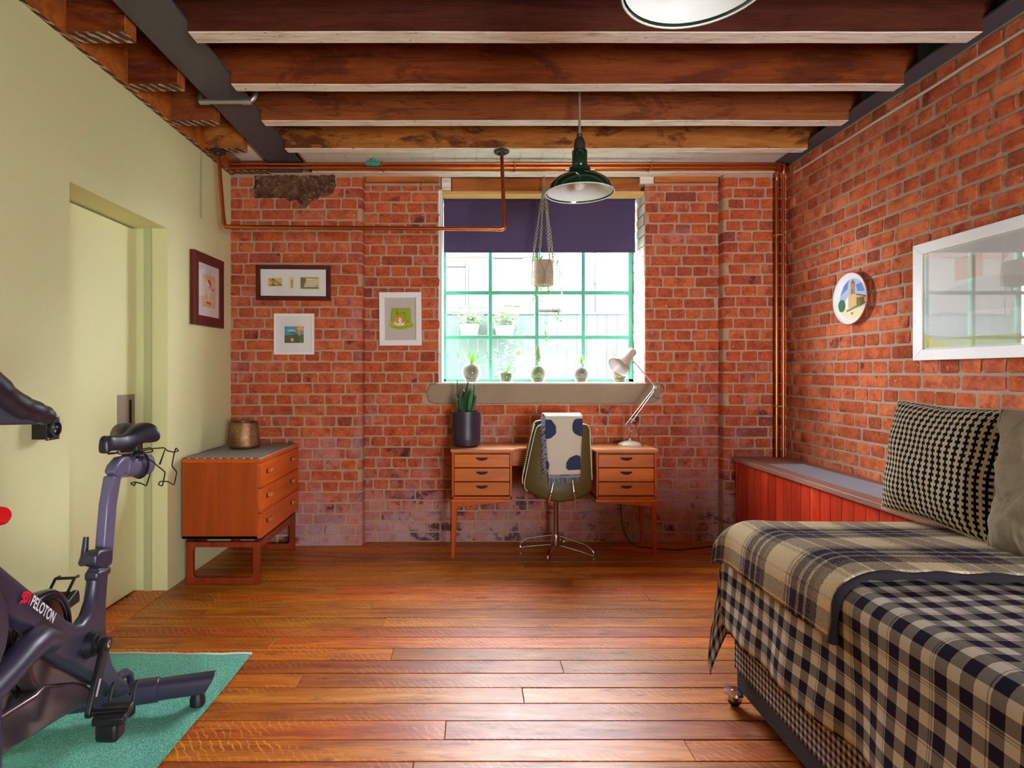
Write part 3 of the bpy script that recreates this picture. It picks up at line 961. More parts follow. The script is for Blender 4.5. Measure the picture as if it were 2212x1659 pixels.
# frame rails: tapering brackets under the pedestals and splayed legs
for sgn, (a, b_) in ((1, pA), (-1, pB)):
    o_, i_ = (a, b_) if sgn == 1 else (b_, a)
    zt = ZP0 - 0.02
    for yf in (YD + 0.004, 4.13):
        br = [(o_, zt), (i_, zt), (i_ - sgn * 0.005, zt - 0.004), (o_ + sgn * 0.05, zt - 0.034), (o_, zt - 0.036)]
        if sgn == -1: br = br[::-1]
        obj('bracket_rail', MB().prism([(x, yf, z) for x, z in br], (0, 0.024, 0)), M_DESKLEG, desk, bevel=0.002)
        wt, wb = 0.037, 0.021
        y0, y1 = yf - 0.003, yf + 0.03
        xo, xb = o_ - sgn * 0.002, o_ - sgn * 0.004
        q0 = [(xb, y0, 0), (xb + sgn * wb, y0, 0), (xb + sgn * wb, y0 + 0.02, 0), (xb, y0 + 0.02, 0)]
        q1 = [(xo, y0, zt), (xo + sgn * wt, y0, zt), (xo + sgn * wt, y1, zt), (xo, y1, zt)]
        if sgn == -1:
            q0 = [q0[1], q0[0], q0[3], q0[2]]; q1 = [q1[1], q1[0], q1[3], q1[2]]
        obj('leg', MB().hexa(q0, q1), M_DESKLEG, desk, bevel=0.003)
    xs = o_ + sgn * 0.006
    obj('side_rail', MB().box((xs, YD + 0.02, zt - 0.03), (xs + sgn * 0.02, 4.14, zt)), M_DESKLEG, desk, smooth=0)

# ---------------------------------------------------------------- swivel chair with a throw
ch = thing('swivel_chair', 'olive upholstered swivel chair on a chrome stem tucked under the desk', 'chair', (0.58, 3.97, 0))
M_OLIVE = plain('olive_vinyl', '#574a22', 0.5, var=0.25, vscale=4, bmp=0.12, bscale=160)
M_PIPING = plain('cream_piping', '#d8d0b8', 0.6)
YC = 3.66
CO = lambda x, y: (1110 + x / 4.738, 880 + y / 4.738)
outl = [(236, 215), (262, 188), (300, 176), (420, 170), (560, 170), (700, 178), (760, 186), (785, 205), (800, 240), (806, 400), (814, 560), (822, 760), (815, 850), (790, 885), (700, 930), (600, 958), (450, 966), (330, 945), (220, 905), (145, 868), (118, 835), (116, 770), (140, 650), (180, 450), (215, 290)]
pts = [P(*CO(x, y), YC) for x, y in outl]
zt_ = max(p.z for p in pts); zb_ = min(p.z for p in pts)
def lean(p, d=0.0):
    k = (p.z - zb_) / (zt_ - zb_)
    bow = 0.05 * ((p.x - 0.53) / 0.2) ** 2
    return Vector((p.x, p.y + d + 0.05 * (1 - k) ** 2 * -0.4 + bow, p.z))
n = len(pts)
cen = P(*CO(465, 560), YC)
mb = MB()
ringsf = []
for s in (0.0, 0.33, 0.66, 0.94, 1.0):
    ringsf.append([lean(cen + (p - cen) * s, -0.004 + (0.012 if s == 1.0 else 0)) for p in pts])
ringsb = [[lean(cen + (p - cen) * s, 0.035 + (-0.01 if s == 1.0 else 0)) for p in pts] for s in (1.0, 0.94, 0.5, 0.0)]
allr = ringsf[1:] + ringsb[:3]
vs = [ringsf[0][0]] + [v for r in allr for v in r] + [ringsb[3][0]]
fs = [(0, 1 + i, 1 + (i + 1) % n) for i in range(n)]
for k in range(len(allr) - 1):
    fs += [(1 + k * n + i, 1 + (k + 1) * n + i, 1 + (k + 1) * n + (i + 1) % n, 1 + k * n + (i + 1) % n) for i in range(n)]
L = len(vs) - 1
fs += [(L, 1 + (len(allr) - 1) * n + (i + 1) % n, 1 + (len(allr) - 1) * n + i) for i in range(n)]
mb.add(vs, [f[::-1] for f in fs])
back = obj('backrest_shell', mb, M_OLIVE, ch, smooth=60)
# back cushion in front of the shell (towards the desk) standing a little higher and to the side
cpts = [(lambda p: Vector((p.x * 0.985 + 0.008 - 0.012, p.y + 0.10 + 0.02, p.z * 0.985 + 0.03)))(lean(p)) for p in pts if p.z > 0.50]
mb = MB().prism(cpts, (0, 0.05, 0))
obj('back_cushion', mb, M_OLIVE, ch, bevel=0.02, seg=3, smooth=60)
obj('piping', MB().tube([lean(cen + (p - cen) * 1.005, 0.004) for p in pts[:12]] , 0.0035, 6), M_PIPING, ch)
obj('piping', MB().tube([lean(cen + (p - cen) * 1.005, 0.004) for p in pts[19:] + pts[:1]], 0.003, 6), M_PIPING, ch)
lac = MB()
for i in range(46):
    t = i / 45
    a, b_ = pts[22] * 1, pts[0] * 1
    path = [pts[20], pts[21], pts[22], pts[23], pts[24], pts[0]]
    u = t * 4.98
    j = int(u); p = path[j].lerp(path[j + 1], u - j)
    p = lean(p) + Vector((-0.010, 0.045, 0.02))
    lac.sphere(p, 0.005, 6, 4)
obj('edge_lacing', lac, M_PIPING, ch)
seatb = MB()
so = []
for i in range(28):
    a = 2 * PI * i / 28
    so.append((0.545 + 0.205 * math.copysign(abs(math.cos(a)) ** 0.6, math.cos(a)), 3.90 + 0.215 * math.copysign(abs(math.sin(a)) ** 0.6, math.sin(a))))
seatb.prism([(x, y, 0.445) for x, y in so], (0, 0, 0.075))
obj('seat', seatb, M_OLIVE, ch, bevel=0.025, seg=3, smooth=60)
M_WOODPIN = plain('copper_toned_stem', '#b98a72', 0.3, 0.9)
sx, sy = 0.58, 3.97
M_STEM = plain('bronzed_chrome', '#c9b0a4', 0.22, 1.0)
obj('stem', MB().lathe([(0.017, 0.075), (0.017, 0.36), (0.022, 0.37), (0.03, 0.445)], (sx, sy, 0), n=16), M_STEM, ch)
obj('hub', MB().lathe([(0.021, 0.045), (0.023, 0.06), (0.023, 0.115), (0.019, 0.125)], (sx, sy, 0), n=16), M_STEM, ch)
for (px, py) in ((1123, 1185), (1283, 1204)):
    end = P(px, py, 1531 / (py - 807)); end.z = 0.012
    c = Vector((sx, sy, 0)); d = (end - c); d.z = 0; L_ = d.length; d.normalize()
    s = [c + d * 0.024 + Vector((0, 0, 0.115)), c + d * (L_ - 0.05) + Vector((0, 0, 0.075)), c + d * L_ + Vector((0, 0, 0.035)), c + d * (L_ - 0.004) + Vector((0, 0, 0.006)), c + d * (L_ - 0.05) + Vector((0, 0, 0.02)), c + d * 0.024 + Vector((0, 0, 0.05))]
    obj('base_leg', MB().tube(fillet(s, 0.015), 0.0048, 8), M_CHROME, ch)
for (ex, ey) in ((-0.085, -0.225), (0.085, 0.19)):
    c = Vector((sx, sy, 0)); d = Vector((ex, ey, 0)); L_ = d.length; d.normalize()
    s = [c + d * 0.024 + Vector((0, 0, 0.115)), c + d * (L_ - 0.05) + Vector((0, 0, 0.075)), c + d * L_ + Vector((0, 0, 0.04)), c + d * (L_ - 0.004) + Vector((0, 0, 0.006)), c + d * (L_ - 0.05) + Vector((0, 0, 0.02)), c + d * 0.024 + Vector((0, 0, 0.05))]
    obj('base_leg', MB().tube(fillet(s, 0.015), 0.006, 8), M_STEM, ch)
for (a, b_, kn) in (((405, 740), (352, 962), (376, 868)), ((597, 735), (625, 958), (613, 868))):
    p0, p1, pk = (lean(P(*CO(*q), YC), -0.012) for q in (a, b_, kn))
    s_ = obj('back_strut', MB().tube([p0, p0.lerp(pk, 0.9), pk, pk.lerp(p1, 0.2), p1], [0.005, 0.0075, 0.009, 0.0075, 0.005], 10), M_STEM, ch)
    obj('screw', MB().lathe([(0.0045, 0), (0.0045, 0.004)], pk + Vector((0, -0.008, 0)), (0, -1, 0), 8), M_DARK, s_)

# throw over the chair back
M_THROWC = plain('ivory_wool', '#c9c0ac', 0.95, var=0.2, vscale=20, bmp=0.5, bscale=260)
M_NAVY = plain('navy_wool', '#2b3350', 0.95, bmp=0.4, bscale=260)
M_FRINGE = plain('grey_blue_yarn', '#8f95a6', 0.95, var=0.4, vscale=60)
thr = thing('chair_throw', 'ivory throw with navy spots and fringe hung over the chair back', 'throw', (0.53, 3.65, 0.52))
tl, tr = P(*CO(322, 108), YC - 0.02), P(*CO(716, 112), YC - 0.02)
bl, br_ = P(*CO(350, 690), YC - 0.02), P(*CO(686, 690), YC - 0.02)
def fr_fn(u, v):
    """v 0..1 from the bottom hem up the outer face, over the top and down the inner face"""
    vv = v / 0.62
    if v <= 0.62:
        a = bl.lerp(tl, vv); b2 = br_.lerp(tr, vv)
        p = a.lerp(b2, u)
        q = lean(Vector((p.x, YC, min(p.z, zt_))), -0.012)
        return Vector((p.x, q.y - 0.004 - 0.006 * math.sin(u * 9 + vv * 3) * (1 - vv) , p.z))
    w = (v - 0.62) / 0.38
    p = tl.lerp(tr, u)
    q = lean(Vector((p.x, YC, zt_)), -0.012)
    if w < 0.35:
        a = w / 0.35 * PI
        return Vector((p.x, q.y + 0.085 - 0.085 * math.cos(a), p.z + 0.022 * math.sin(a)))
    return Vector((p.x, q.y + 0.17 + 0.004 * math.sin(u * 8), p.z - (w - 0.35) * 0.45))
mb = MB().grid(fr_fn, 18, 44)
obj('cloth', mb, M_THROWC, thr, solid=0.008, smooth=60)
def spot(name, cx_, cy_, rx, ry, seed, clip):
    r_ = random.Random(seed)
    pts_ = []
    for i in range(22):
        a = 2 * PI * i / 22
        k = 1 + r_.uniform(-0.06, 0.06)
        x, y = cx_ + rx * math.cos(a) * k, cy_ + ry * math.sin(a) * k
        x = min(max(x, clip[0]), clip[1]); y = min(max(y, clip[2]), clip[3])
        p = P(*CO(x, y), YC - 0.02)
        v = (p.z - bl.z) / (tl.z - bl.z)
        q = lean(Vector((p.x, YC, min(p.z, zt_))), -0.012)
        pts_.append(Vector((p.x, q.y - 0.0195, p.z)))
    m_ = MB().prism(pts_, (0, 0.003, 0))
    return obj(name, m_, M_NAVY, thr, smooth=0)
spot('spot', 340, 220, 92, 102, 1, (324, 440, 125, 330))
spot('spot', 700, 200, 98, 98, 2, (595, 712, 118, 300))
spot('spot', 640, 590, 100, 96, 3, (530, 690, 490, 640))
spot('spot', 330, 590, 30, 50, 4, (328, 362, 530, 640))
fr = MB()
r_ = random.Random(8)
for i in range(150):
    t = r_.random()
    if i < 110:
        p = tl.lerp(bl, t) + Vector((0, 0, 0.01))
        q = lean(Vector((p.x, YC, min(p.z, zt_))), -0.02)
        p.y = q.y
        d = Vector((-0.028 + r_.uniform(-0.012, 0.006), r_.uniform(-0.012, 0.006), r_.uniform(-0.03, 0.0)))
    else:
        p = bl.lerp(br_, t * 0.35 if r_.random() < 0.6 else t)
        q = lean(Vector((p.x, YC, p.z)), -0.02); p.y = q.y
        d = Vector((r_.uniform(-0.006, 0.01), r_.uniform(-0.008, 0.004), -0.05 - r_.uniform(0, 0.04) * (1 if t < 0.4 else 0)))
    fr.tube([p, p + d * 0.5 + Vector((0, -0.004, 0.003)), p + d], [0.0025, 0.0022, 0.0012], 4)
obj('fringe', fr, M_FRINGE, thr, kind='stuff')
hem = MB().tube([lean(Vector((p.x, YC, p.z)), -0.018) for p in [bl.lerp(br_, t / 8) + Vector((0, 0, -0.012)) for t in range(9)]], 0.007, 6)
obj('hem', hem, M_FRINGE, thr)

# ---------------------------------------------------------------- desk lamp
M_LAMP = plain('cream_lamp_enamel', '#cfc1ae', 0.35)
M_LAMPR = plain('lamp_rod_steel', '#b9aaa0', 0.25, 0.9)
lamp = thing('desk_lamp', 'cream spring-arm desk lamp on the desk, its shade tipped towards the window', 'lamp', (wx(1360, 4.03), 4.03, 0.724))
YLM = 4.03
LP = lambda x, y, dy=0.0: P(1300 + x / 6.381, 720 + y / 6.381, YLM + dy)
bc = Vector((wx(1360.5, YLM), YLM, 0.724))
obj('lamp_base', MB().lathe([(0.078, 0), (0.079, 0.008), (0.076, 0.014), (0.055, 0.026), (0.02, 0.033), (0.008, 0.036), (0.008, 0.05), (0.0, 0.051)], bc, n=32), M_LAMP, lamp)
arm = MB()
arm.tube([LP(378, 1440), LP(378, 1380)], 0.006, 8)
obj('post', arm, M_LAMPR, lamp)
for (a, b_) in (((330, 1265), (735, 745)), ((385, 1265), (752, 760))):
    obj('lower_rod', MB().tube([LP(*a), LP(*b_)], 0.0038, 8), M_LAMPR, lamp)
obj('upper_rod', MB().tube([LP(435, 385), LP(590, 560), LP(735, 740)], 0.0048, 8), M_LAMP, lamp)
for (a, b_) in (((330, 1270), (352, 1395)), ((395, 1270), (412, 1400)), ((385, 1210), (372, 1390))):
    s = MB()
    A, B = LP(*a), LP(*b_)
    s.tube([A.lerp(B, i / 60) + Vector((0.004 * math.cos(i * 1.9), 0.004 * math.sin(i * 1.9), 0)) for i in range(61)], 0.0016, 4)
    obj('spring', s, M_LAMPR, lamp)
obj('link', MB().tube([LP(390, 1185), LP(440, 1190), LP(452, 1215)], 0.004, 6), M_LAMP, lamp)
obj('elbow', MB().lathe([(0.012, -0.008), (0.012, 0.008)], LP(735, 745), (0, 1, 0), 12), M_LAMP, lamp)
ring = [LP(775 + 85 * math.cos(a), 795 + 100 * math.sin(a), 0.01) for a in [math.radians(200 + i * 12) for i in range(26)]]
obj('elbow_cable', MB().tube(ring, 0.0025, 6), M_BLACKP, lamp)
axis_a, axis_b = LP(235, 465), LP(515, 190)
ax = (axis_b - axis_a); Ls = ax.length; ax.normalize()
ax = (ax + Vector((0, 0.42, 0))).normalized()
sh = MB()
prof = [(0.088, 0.0), (0.080, 0.02), (0.062, 0.06), (0.046, 0.10), (0.038, 0.13), (0.034, 0.16), (0.034, 0.205), (0.030, 0.215), (0.0, 0.218)]
prof = [(r * 0.94, h * Ls / 0.225 * 0.94) for r, h in prof]
sh.lathe(prof, axis_a, ax, 32, 0, False)
ip = [(0.0, prof[-4][1] * 0.9)] + [(r - 0.002, h) for r, h in reversed(prof[:5])]
sh2 = MB().lathe(ip, axis_a, ax, 32, 0, False)
shade = obj('lamp_shade', sh, M_LAMP, lamp, smooth=60)
obj('shade_lining', sh2, M_WHITE_FRAME, shade, smooth=60)
obj('shade_rim', MB().tube([axis_a + ax.rotation_difference(ax) @ (ax.orthogonal().normalized() * prof[0][0] * math.cos(t) + ax.cross(ax.orthogonal().normalized()) * prof[0][0] * math.sin(t)) for t in [2 * PI * i / 32 for i in range(32)]], 0.002, 6, closed=True), M_LAMPR, shade)
obj('shade_wire', MB().tube([LP(495, 295), LP(540, 360), LP(500, 395), LP(465, 378)], 0.002, 6), M_LAMPR, lamp)
cab = MB().tube([LP(462, 1205), LP(480, 1290), LP(500, 1380), LP(525, 1490), LP(530, 1500)], 0.0028, 6)
obj('lamp_cable', cab, M_BLACKP, lamp)
fc = MB().tube(fillet([(1.075, 4.205, 0.68), (1.08, 4.195, 0.40), (1.085, 4.17, 0.12), (1.13, 4.10, 0.008), (1.25, 4.04, 0.006), (1.42, 4.0, 0.006), (1.55, 4.03, 0.006), (1.7, 4.09, 0.006)], 0.08), 0.004, 6)
tag(obj('floor_cable', fc, M_BLACKP), 'thin black cable trailing from the desk across the floor to the pilaster', 'cable')

# ---------------------------------------------------------------- snake plant in a dark pot on the desk
YPT = 4.0
pot = thing('snake_plant', 'snake plant in a tall dark purple pot at one end of the desk', 'plant', (wx(1007, YPT), YPT, 0.724))
c = Vector((wx(1007, YPT), YPT, 0.724))
M_POT = plain('dark_purple_glaze', '#2b2234', 0.42, bmp=0.05)
M_SOIL = plain('soil', '#33231a', 0.95, bmp=0.8, bscale=150)
hp = wz(888, YPT) - 0.724
obj('pot', MB().lathe([(0.078, 0.0), (0.092, 0.012), (0.097, 0.05), (0.098, 0.06), (0.097, 0.063), (0.100, hp * 0.6), (0.1, hp), (0.094, hp), (0.093, hp - 0.02)], c, n=36), M_POT, pot)
obj('soil', MB().lathe([(0.0, hp - 0.018), (0.093, hp - 0.02)], c, n=24, caps=False), M_SOIL, pot)
M_SNAKE = plain('snake_plant_leaf', '#24552f', 0.4, var=0.9, vscale=22, dark='#0e2c1c')
M_SNAKE2 = plain('snake_plant_pale_leaf', '#4f8a52', 0.4, var=0.8, vscale=20, dark='#1c4a30')
tipz = wz(824, YPT)
rs = random.Random(4)
for (px, pz, bx, wd, mt, fy) in ((985, 858, 1002, 0.052, M_SNAKE2, -0.01), (1001, 842, 1006, 0.05, M_SNAKE, 0.02), (1011, 823, 1008, 0.046, M_SNAKE, 0.0), (1019, 834, 1012, 0.03, M_SNAKE2, -0.02), (1026, 826, 1016, 0.028, M_SNAKE2, 0.01), (1029, 850, 1017, 0.024, M_SNAKE, -0.02), (996, 850, 1000, 0.04, M_SNAKE, -0.03), (987, 817, 990, 0.014, M_SNAKE, 0.03)):
    b0 = Vector((wx(bx, YPT), YPT + fy, 0.724 + hp - 0.02))
    t0 = Vector((wx(px, YPT), YPT + fy * 2, wz(pz, YPT)))
    m_ = MB()
    leaf(m_, b0, t0 - b0, (t0 - b0).length, wd, 0.0, 8, fold=0.5, shape=1.25, side=Vector((1, rs.uniform(-0.6, 0.6), 0)))
    obj('leaf', m_, mt, pot, solid=0.003, smooth=80)

# ---------------------------------------------------------------- chest of drawers
chest = thing('chest_of_drawers', 'teak chest of three drawers on a sled base against the sage wall', 'chest', (-1.45, 3.74, 0))
cy0, cy1 = 3.365, 4.095
cx0, cx1 = -1.682, -1.222
cz0, cz1 = 0.262, 0.73
M_CS = wood('chest_side_veneer', '#b04c16', '#90380c', axis=2, rough=0.35, rnd=0.03, bmp=0.03, scale=0.8)
th = 0.018
mb = MB().box((cx0, cy0, cz0), (cx1 - 0.022, cy0 + th, cz1 - 0.026)).box((cx0, cy1 - th, cz0), (cx1 - 0.022, cy1, cz1 - 0.026)).box((cx0, cy0, cz0 - 0.0), (cx1 - 0.022, cy1, cz0 + th)).box((cx0, cy0 + 0.001, cz0), (cx0 + 0.01, cy1 - 0.001, cz1 - 0.026))
obj('carcass', mb, M_CS, chest, bevel=0.0015, smooth=0)
obj('chest_top', MB().box((cx0 - 0.002, cy0 - 0.001, cz1 - 0.026), (cx1, cy1 + 0.001, cz1)), M_TEAKY, chest, bevel=0.003)
zz = [cz0 + 0.002 + i * (cz1 - 0.026 - cz0 - 0.002) / 3 for i in range(4)]
M_KNOB = wood('turned_teak', '#cf7a3a', '#b4602a', axis=0, rough=0.35, rnd=0.03)
for i in range(3):
    d = obj('drawer', MB().box((cx1 - 0.35, cy0 + 0.0035, zz[i] + 0.002), (cx1 + 0.0, cy1 - 0.0035, zz[i + 1] - 0.002)), M_TEAKY, chest, bevel=0.002)
    for yk in (cy0 + 0.135, cy1 - 0.135):
        zk = (zz[i] + zz[i + 1]) / 2 + 0.012
        m_ = MB()
        prof2 = [(-0.030, -0.011), (0.018, -0.011), (0.027, -0.006), (0.031, 0.0), (0.027, 0.006), (0.018, 0.011), (-0.030, 0.011)]
        m_.prism([(cx1 - 0.001, yk + a, zk + b_) for a, b_ in prof2], (0.020, 0, 0))
        kn = obj('drawer_pull', m_, M_KNOB, d, bevel=0.004, seg=3)
        obj('pull_recess', MB().box((cx1 - 0.0005, yk - 0.047, zk - 0.013), (cx1 + 0.0015, yk - 0.024, zk + 0.013)), M_DARK, d, smooth=0)
# sled base: a closed frame at each end and long rails
def sled(ya):
    z1 = cz0 - 0.018
    x0, x1 = cx0 + 0.025, cx1 - 0.012
    o_ = [(x0 - 0.0, 0.0), (x1, 0.0), (x1 + 0.006, z1 * 0.5), (x1, z1), (x0, z1), (x0 - 0.006, z1 * 0.5)]
    inner = []
    ix0, ix1, iz0, iz1 = x0 + 0.036, x1 - 0.036, 0.036, z1 - 0.03
    r = 0.022
    for (cx_, cz_, a0) in ((ix1 - r, iz0 + r, -PI / 2), (ix1 - r, iz1 - r, 0), (ix0 + r, iz1 - r, PI / 2), (ix0 + r, iz0 + r, PI)):
        inner += [(cx_ + r * math.cos(a0 + PI / 2 * t / 4), cz_ + r * math.sin(a0 + PI / 2 * t / 4)) for t in range(5)]
    # outer sampled to match the inner ring by angle
    cxm, czm = (x0 + x1) / 2, z1 / 2
    outer = []
    for (x, z) in inner:
        dx, dz = x - cxm, z - czm
        hx, hz_ = (x1 - x0) / 2, z1 / 2
        s = min(hx / abs(dx) if abs(dx) > 1e-6 else 1e9, hz_ / abs(dz) if abs(dz) > 1e-6 else 1e9)
        outer.append((cxm + dx * s, czm + dz * s))
    for (X_, Z_) in ((x0, 0), (x1, 0), (x1, z1), (x0, z1)):
        j = min(range(len(outer)), key=lambda i: (outer[i][0] - X_) ** 2 + (outer[i][1] - Z_) ** 2)
        outer[j] = (X_, Z_)
    m_ = MB()
    n_ = len(inner)
    vs_ = [(x, ya, z) for x, z in outer] + [(x, ya, z) for x, z in inner] + [(x, ya + 0.03, z) for x, z in outer] + [(x, ya + 0.03, z) for x, z in inner]
    fs_ = []
    for i in range(n_):
        j = (i + 1) % n_
        fs_ += [(i, j, n_ + j, n_ + i), (2 * n_ + j, 2 * n_ + i, 3 * n_ + i, 3 * n_ + j), (i, 2 * n_ + i, 2 * n_ + j, j), (n_ + j, 3 * n_ + j, 3 * n_ + i, n_ + i)]
    m_.add(vs_, fs_)
    return m_
for ya in (cy0 + 0.002, cy1 - 0.06):
    obj('sled_leg', sled(ya), M_TEAK_RED, chest, bevel=0.003)
for xa in (cx0 + 0.03, cx1 - 0.042):
    obj('base_rail', MB().box((xa, cy0 + 0.03, cz0 - 0.065), (xa + 0.024, cy1 - 0.06, cz0 - 0.02)), M_TEAK_RED, chest, bevel=0.002)
    obj('spacer', MB().box((xa - 0.004, cy0 + 0.02, cz0 - 0.02), (xa + 0.028, cy0 + 0.09, cz0 + 0.001)), M_DARK, chest, smooth=0)
    obj('spacer', MB().box((xa - 0.004, cy1 - 0.10, cz0 - 0.02), (xa + 0.028, cy1 - 0.03, cz0 + 0.001)), M_DARK, chest, smooth=0)

# woven runner on the chest
def runner_mat():
    m, nt, b = new_mat('black_white_weave')
    tc = N(nt, 'TexCoord').outputs['Object']
    s = N(nt, 'SeparateXYZ', {0: tc})
    u = math_(nt, 'MULTIPLY', s.outputs[1], 44.0)
    v = math_(nt, 'MULTIPLY', s.outputs[0], 44.0)
    row = math_(nt, 'FLOOR', v)
    sh_ = math_(nt, 'MULTIPLY', row, 0.5)
    f1 = math_(nt, 'FRACT', math_(nt, 'ADD', u, sh_))
    f2 = math_(nt, 'FRACT', v)
    a = math_(nt, 'GREATER_THAN', f1, 0.42)
    b2 = math_(nt, 'GREATER_THAN', f2, 0.3)
    k = math_(nt, 'MULTIPLY', a, b2)
    setin(nt, b, color=mixc(nt, k, C('#20202a'), C('#dedad6')), rough=0.9, normal=bump(nt, k, 0.4, 0.002))
    return m
run = obj('table_runner', MB().box((cx0 + 0.004, cy0 + 0.003, cz1), (cx1 - 0.004, cy1 - 0.01, cz1 + 0.003)), runner_mat(), smooth=0)
tag(run, 'black and white woven runner covering the teak chest', 'runner')
yv = 3.83
vz = cz1 + 0.003
vb = P(528, 968, yv); vs_ = Vector((wx(529, yv), yv, vz))
M_HAMM = None
def hammered():
    m, nt, b = new_mat('hammered_copper')
    v, r = objvec(nt)
    n1 = noise(nt, vmap(nt, v, (1, 1, 3)), 60, 5, 0.7)
    n2 = noise(nt, v, 9, 4)
    col = ramp(nt, math_(nt, 'ADD', math_(nt, 'MULTIPLY', n1, 0.6), math_(nt, 'MULTIPLY', n2, 0.4)), [(0.35, C('#5b3a2a')), (0.5, C('#8c6448')), (0.68, C('#c79a6c'))])
    setin(nt, b, color=col, rough=0.36, metal=0.85, normal=bump(nt, n1, 0.5, 0.004))
    return m
hv = wz(911, yv) - vz
vase = obj('copper_planter', MB().lathe([(0.0, 0.0), (0.085, 0.0), (0.098, 0.01), (0.1, 0.025), (0.088, hv * 0.75), (0.084, hv * 0.97), (0.086, hv), (0.081, hv), (0.082, hv * 0.8), (0.092, 0.03), (0.0, 0.02)], vs_, n=40, caps=False), hammered(), smooth=60)
tag(vase, 'tapered hammered copper planter standing on the woven runner', 'planter')

# ---------------------------------------------------------------- radiator cover along the right wall
rad = thing('radiator_cabinet', 'red stained radiator cabinet with a metal grille top along the orange brick wall', 'radiator cover', (2.04, 3.2, 0))
RX, RY0, RY1, RZ = 1.853, 2.25, 4.105, 0.635
M_REDW = wood('red_stained_board', '#d5452a', '#a01c12', axis=2, rough=0.35, rnd=0.26, bmp=0.05, scale=0.8, c3='#e67238', blot=0.4)
M_TOPW = wood('worn_top_board', '#a3796a', '#7e5648', axis=1, rough=0.5, rnd=0.03, bmp=0.1)
y = RY1
while y > RY0 + 0.02:
    w = 0.0905
    obj('board', MB().box((RX + 0.02, max(y - w, RY0) + 0.0012, 0.0), (RX + 0.038, y - 0.0012, RZ - 0.03)), M_REDW, rad, bevel=0.003, smooth=0)
    y -= w
obj('end_panel', MB().box((RX + 0.038, RY0, 0), (XR - 0.008, RY0 + 0.018, RZ - 0.03)), M_REDW, rad, smooth=0)
obj('back_rail', MB().box((RX + 0.038, RY1 - 0.02, 0), (XR - 0.008, RY1, RZ - 0.03)), M_REDW, rad, smooth=0)
gx0, gx1, gy0, gy1 = RX + 0.085, XR - 0.075, RY0 + 0.1, RY1 - 0.32
mb = MB().box((RX, RY0, RZ - 0.03), (gx0, RY1, RZ)).box((gx1, RY0, RZ - 0.03), (XR - 0.006, RY1, RZ)).box((gx0, RY0, RZ - 0.03), (gx1, gy0, RZ)).box((gx0, gy1, RZ - 0.03), (gx1, RY1, RZ))
obj('cabinet_top', mb, M_TOPW, rad, bevel=0.004)
M_GRILLE = plain('grille_steel', '#c2c6d2', 0.4, 0.3)
gm = MB()
x = gx0
while x < gx1 + 0.001:
    gm.box((x - 0.0016, gy0, RZ - 0.006), (x + 0.0016, gy1, RZ - 0.002)); x += 0.0155
y = gy0
while y < gy1:
    gm.box((gx0, y - 0.0016, RZ - 0.004), (gx1, y + 0.0016, RZ - 0.0005)); y += 0.0155
obj('grille', gm, M_GRILLE, rad, smooth=0)
obj('grille_well', MB().box((gx0 - 0.004, gy0, RZ - 0.034), (gx1 + 0.004, gy1, RZ - 0.03)), M_DARK, rad, smooth=0)
# ---------------------------------------------------------------- day bed
BX0, BX1, BY1, BY0 = 0.985, 1.835, 2.165, 0.15
ZM = 0.672
bed = thing('day_bed', 'single day bed on chrome castors with small-check base beside the red radiator cabinet', 'bed', ((BX0 + BX1) / 2, (BY0 + BY1) / 2, 0))
def check_mat(name, px, dark, mid, light, soft=0.0):
    """small two-way check from the surface's own measure in metres"""
    m, nt, b = new_mat(name)
    uv = N(nt, 'TexCoord').outputs['UV']
    s = N(nt, 'SeparateXYZ', {0: uv})
    a = math_(nt, 'GREATER_THAN', math_(nt, 'FRACT', math_(nt, 'MULTIPLY', s.outputs[0], 1 / px)), 0.5)
    c = math_(nt, 'GREATER_THAN', math_(nt, 'FRACT', math_(nt, 'MULTIPLY', s.outputs[1], 1 / px)), 0.5)
    f = math_(nt, 'MULTIPLY', math_(nt, 'ADD', a, c), 0.5)
    col = ramp(nt, f, [(0.0, C(dark)), (0.25, C(mid)), (0.75, C(light))], 'CONSTANT')
    setin(nt, b, color=col, rough=0.92, spec=0.15, normal=bump(nt, noise(nt, uv, 700, 3), 0.3, 0.002))
    return m
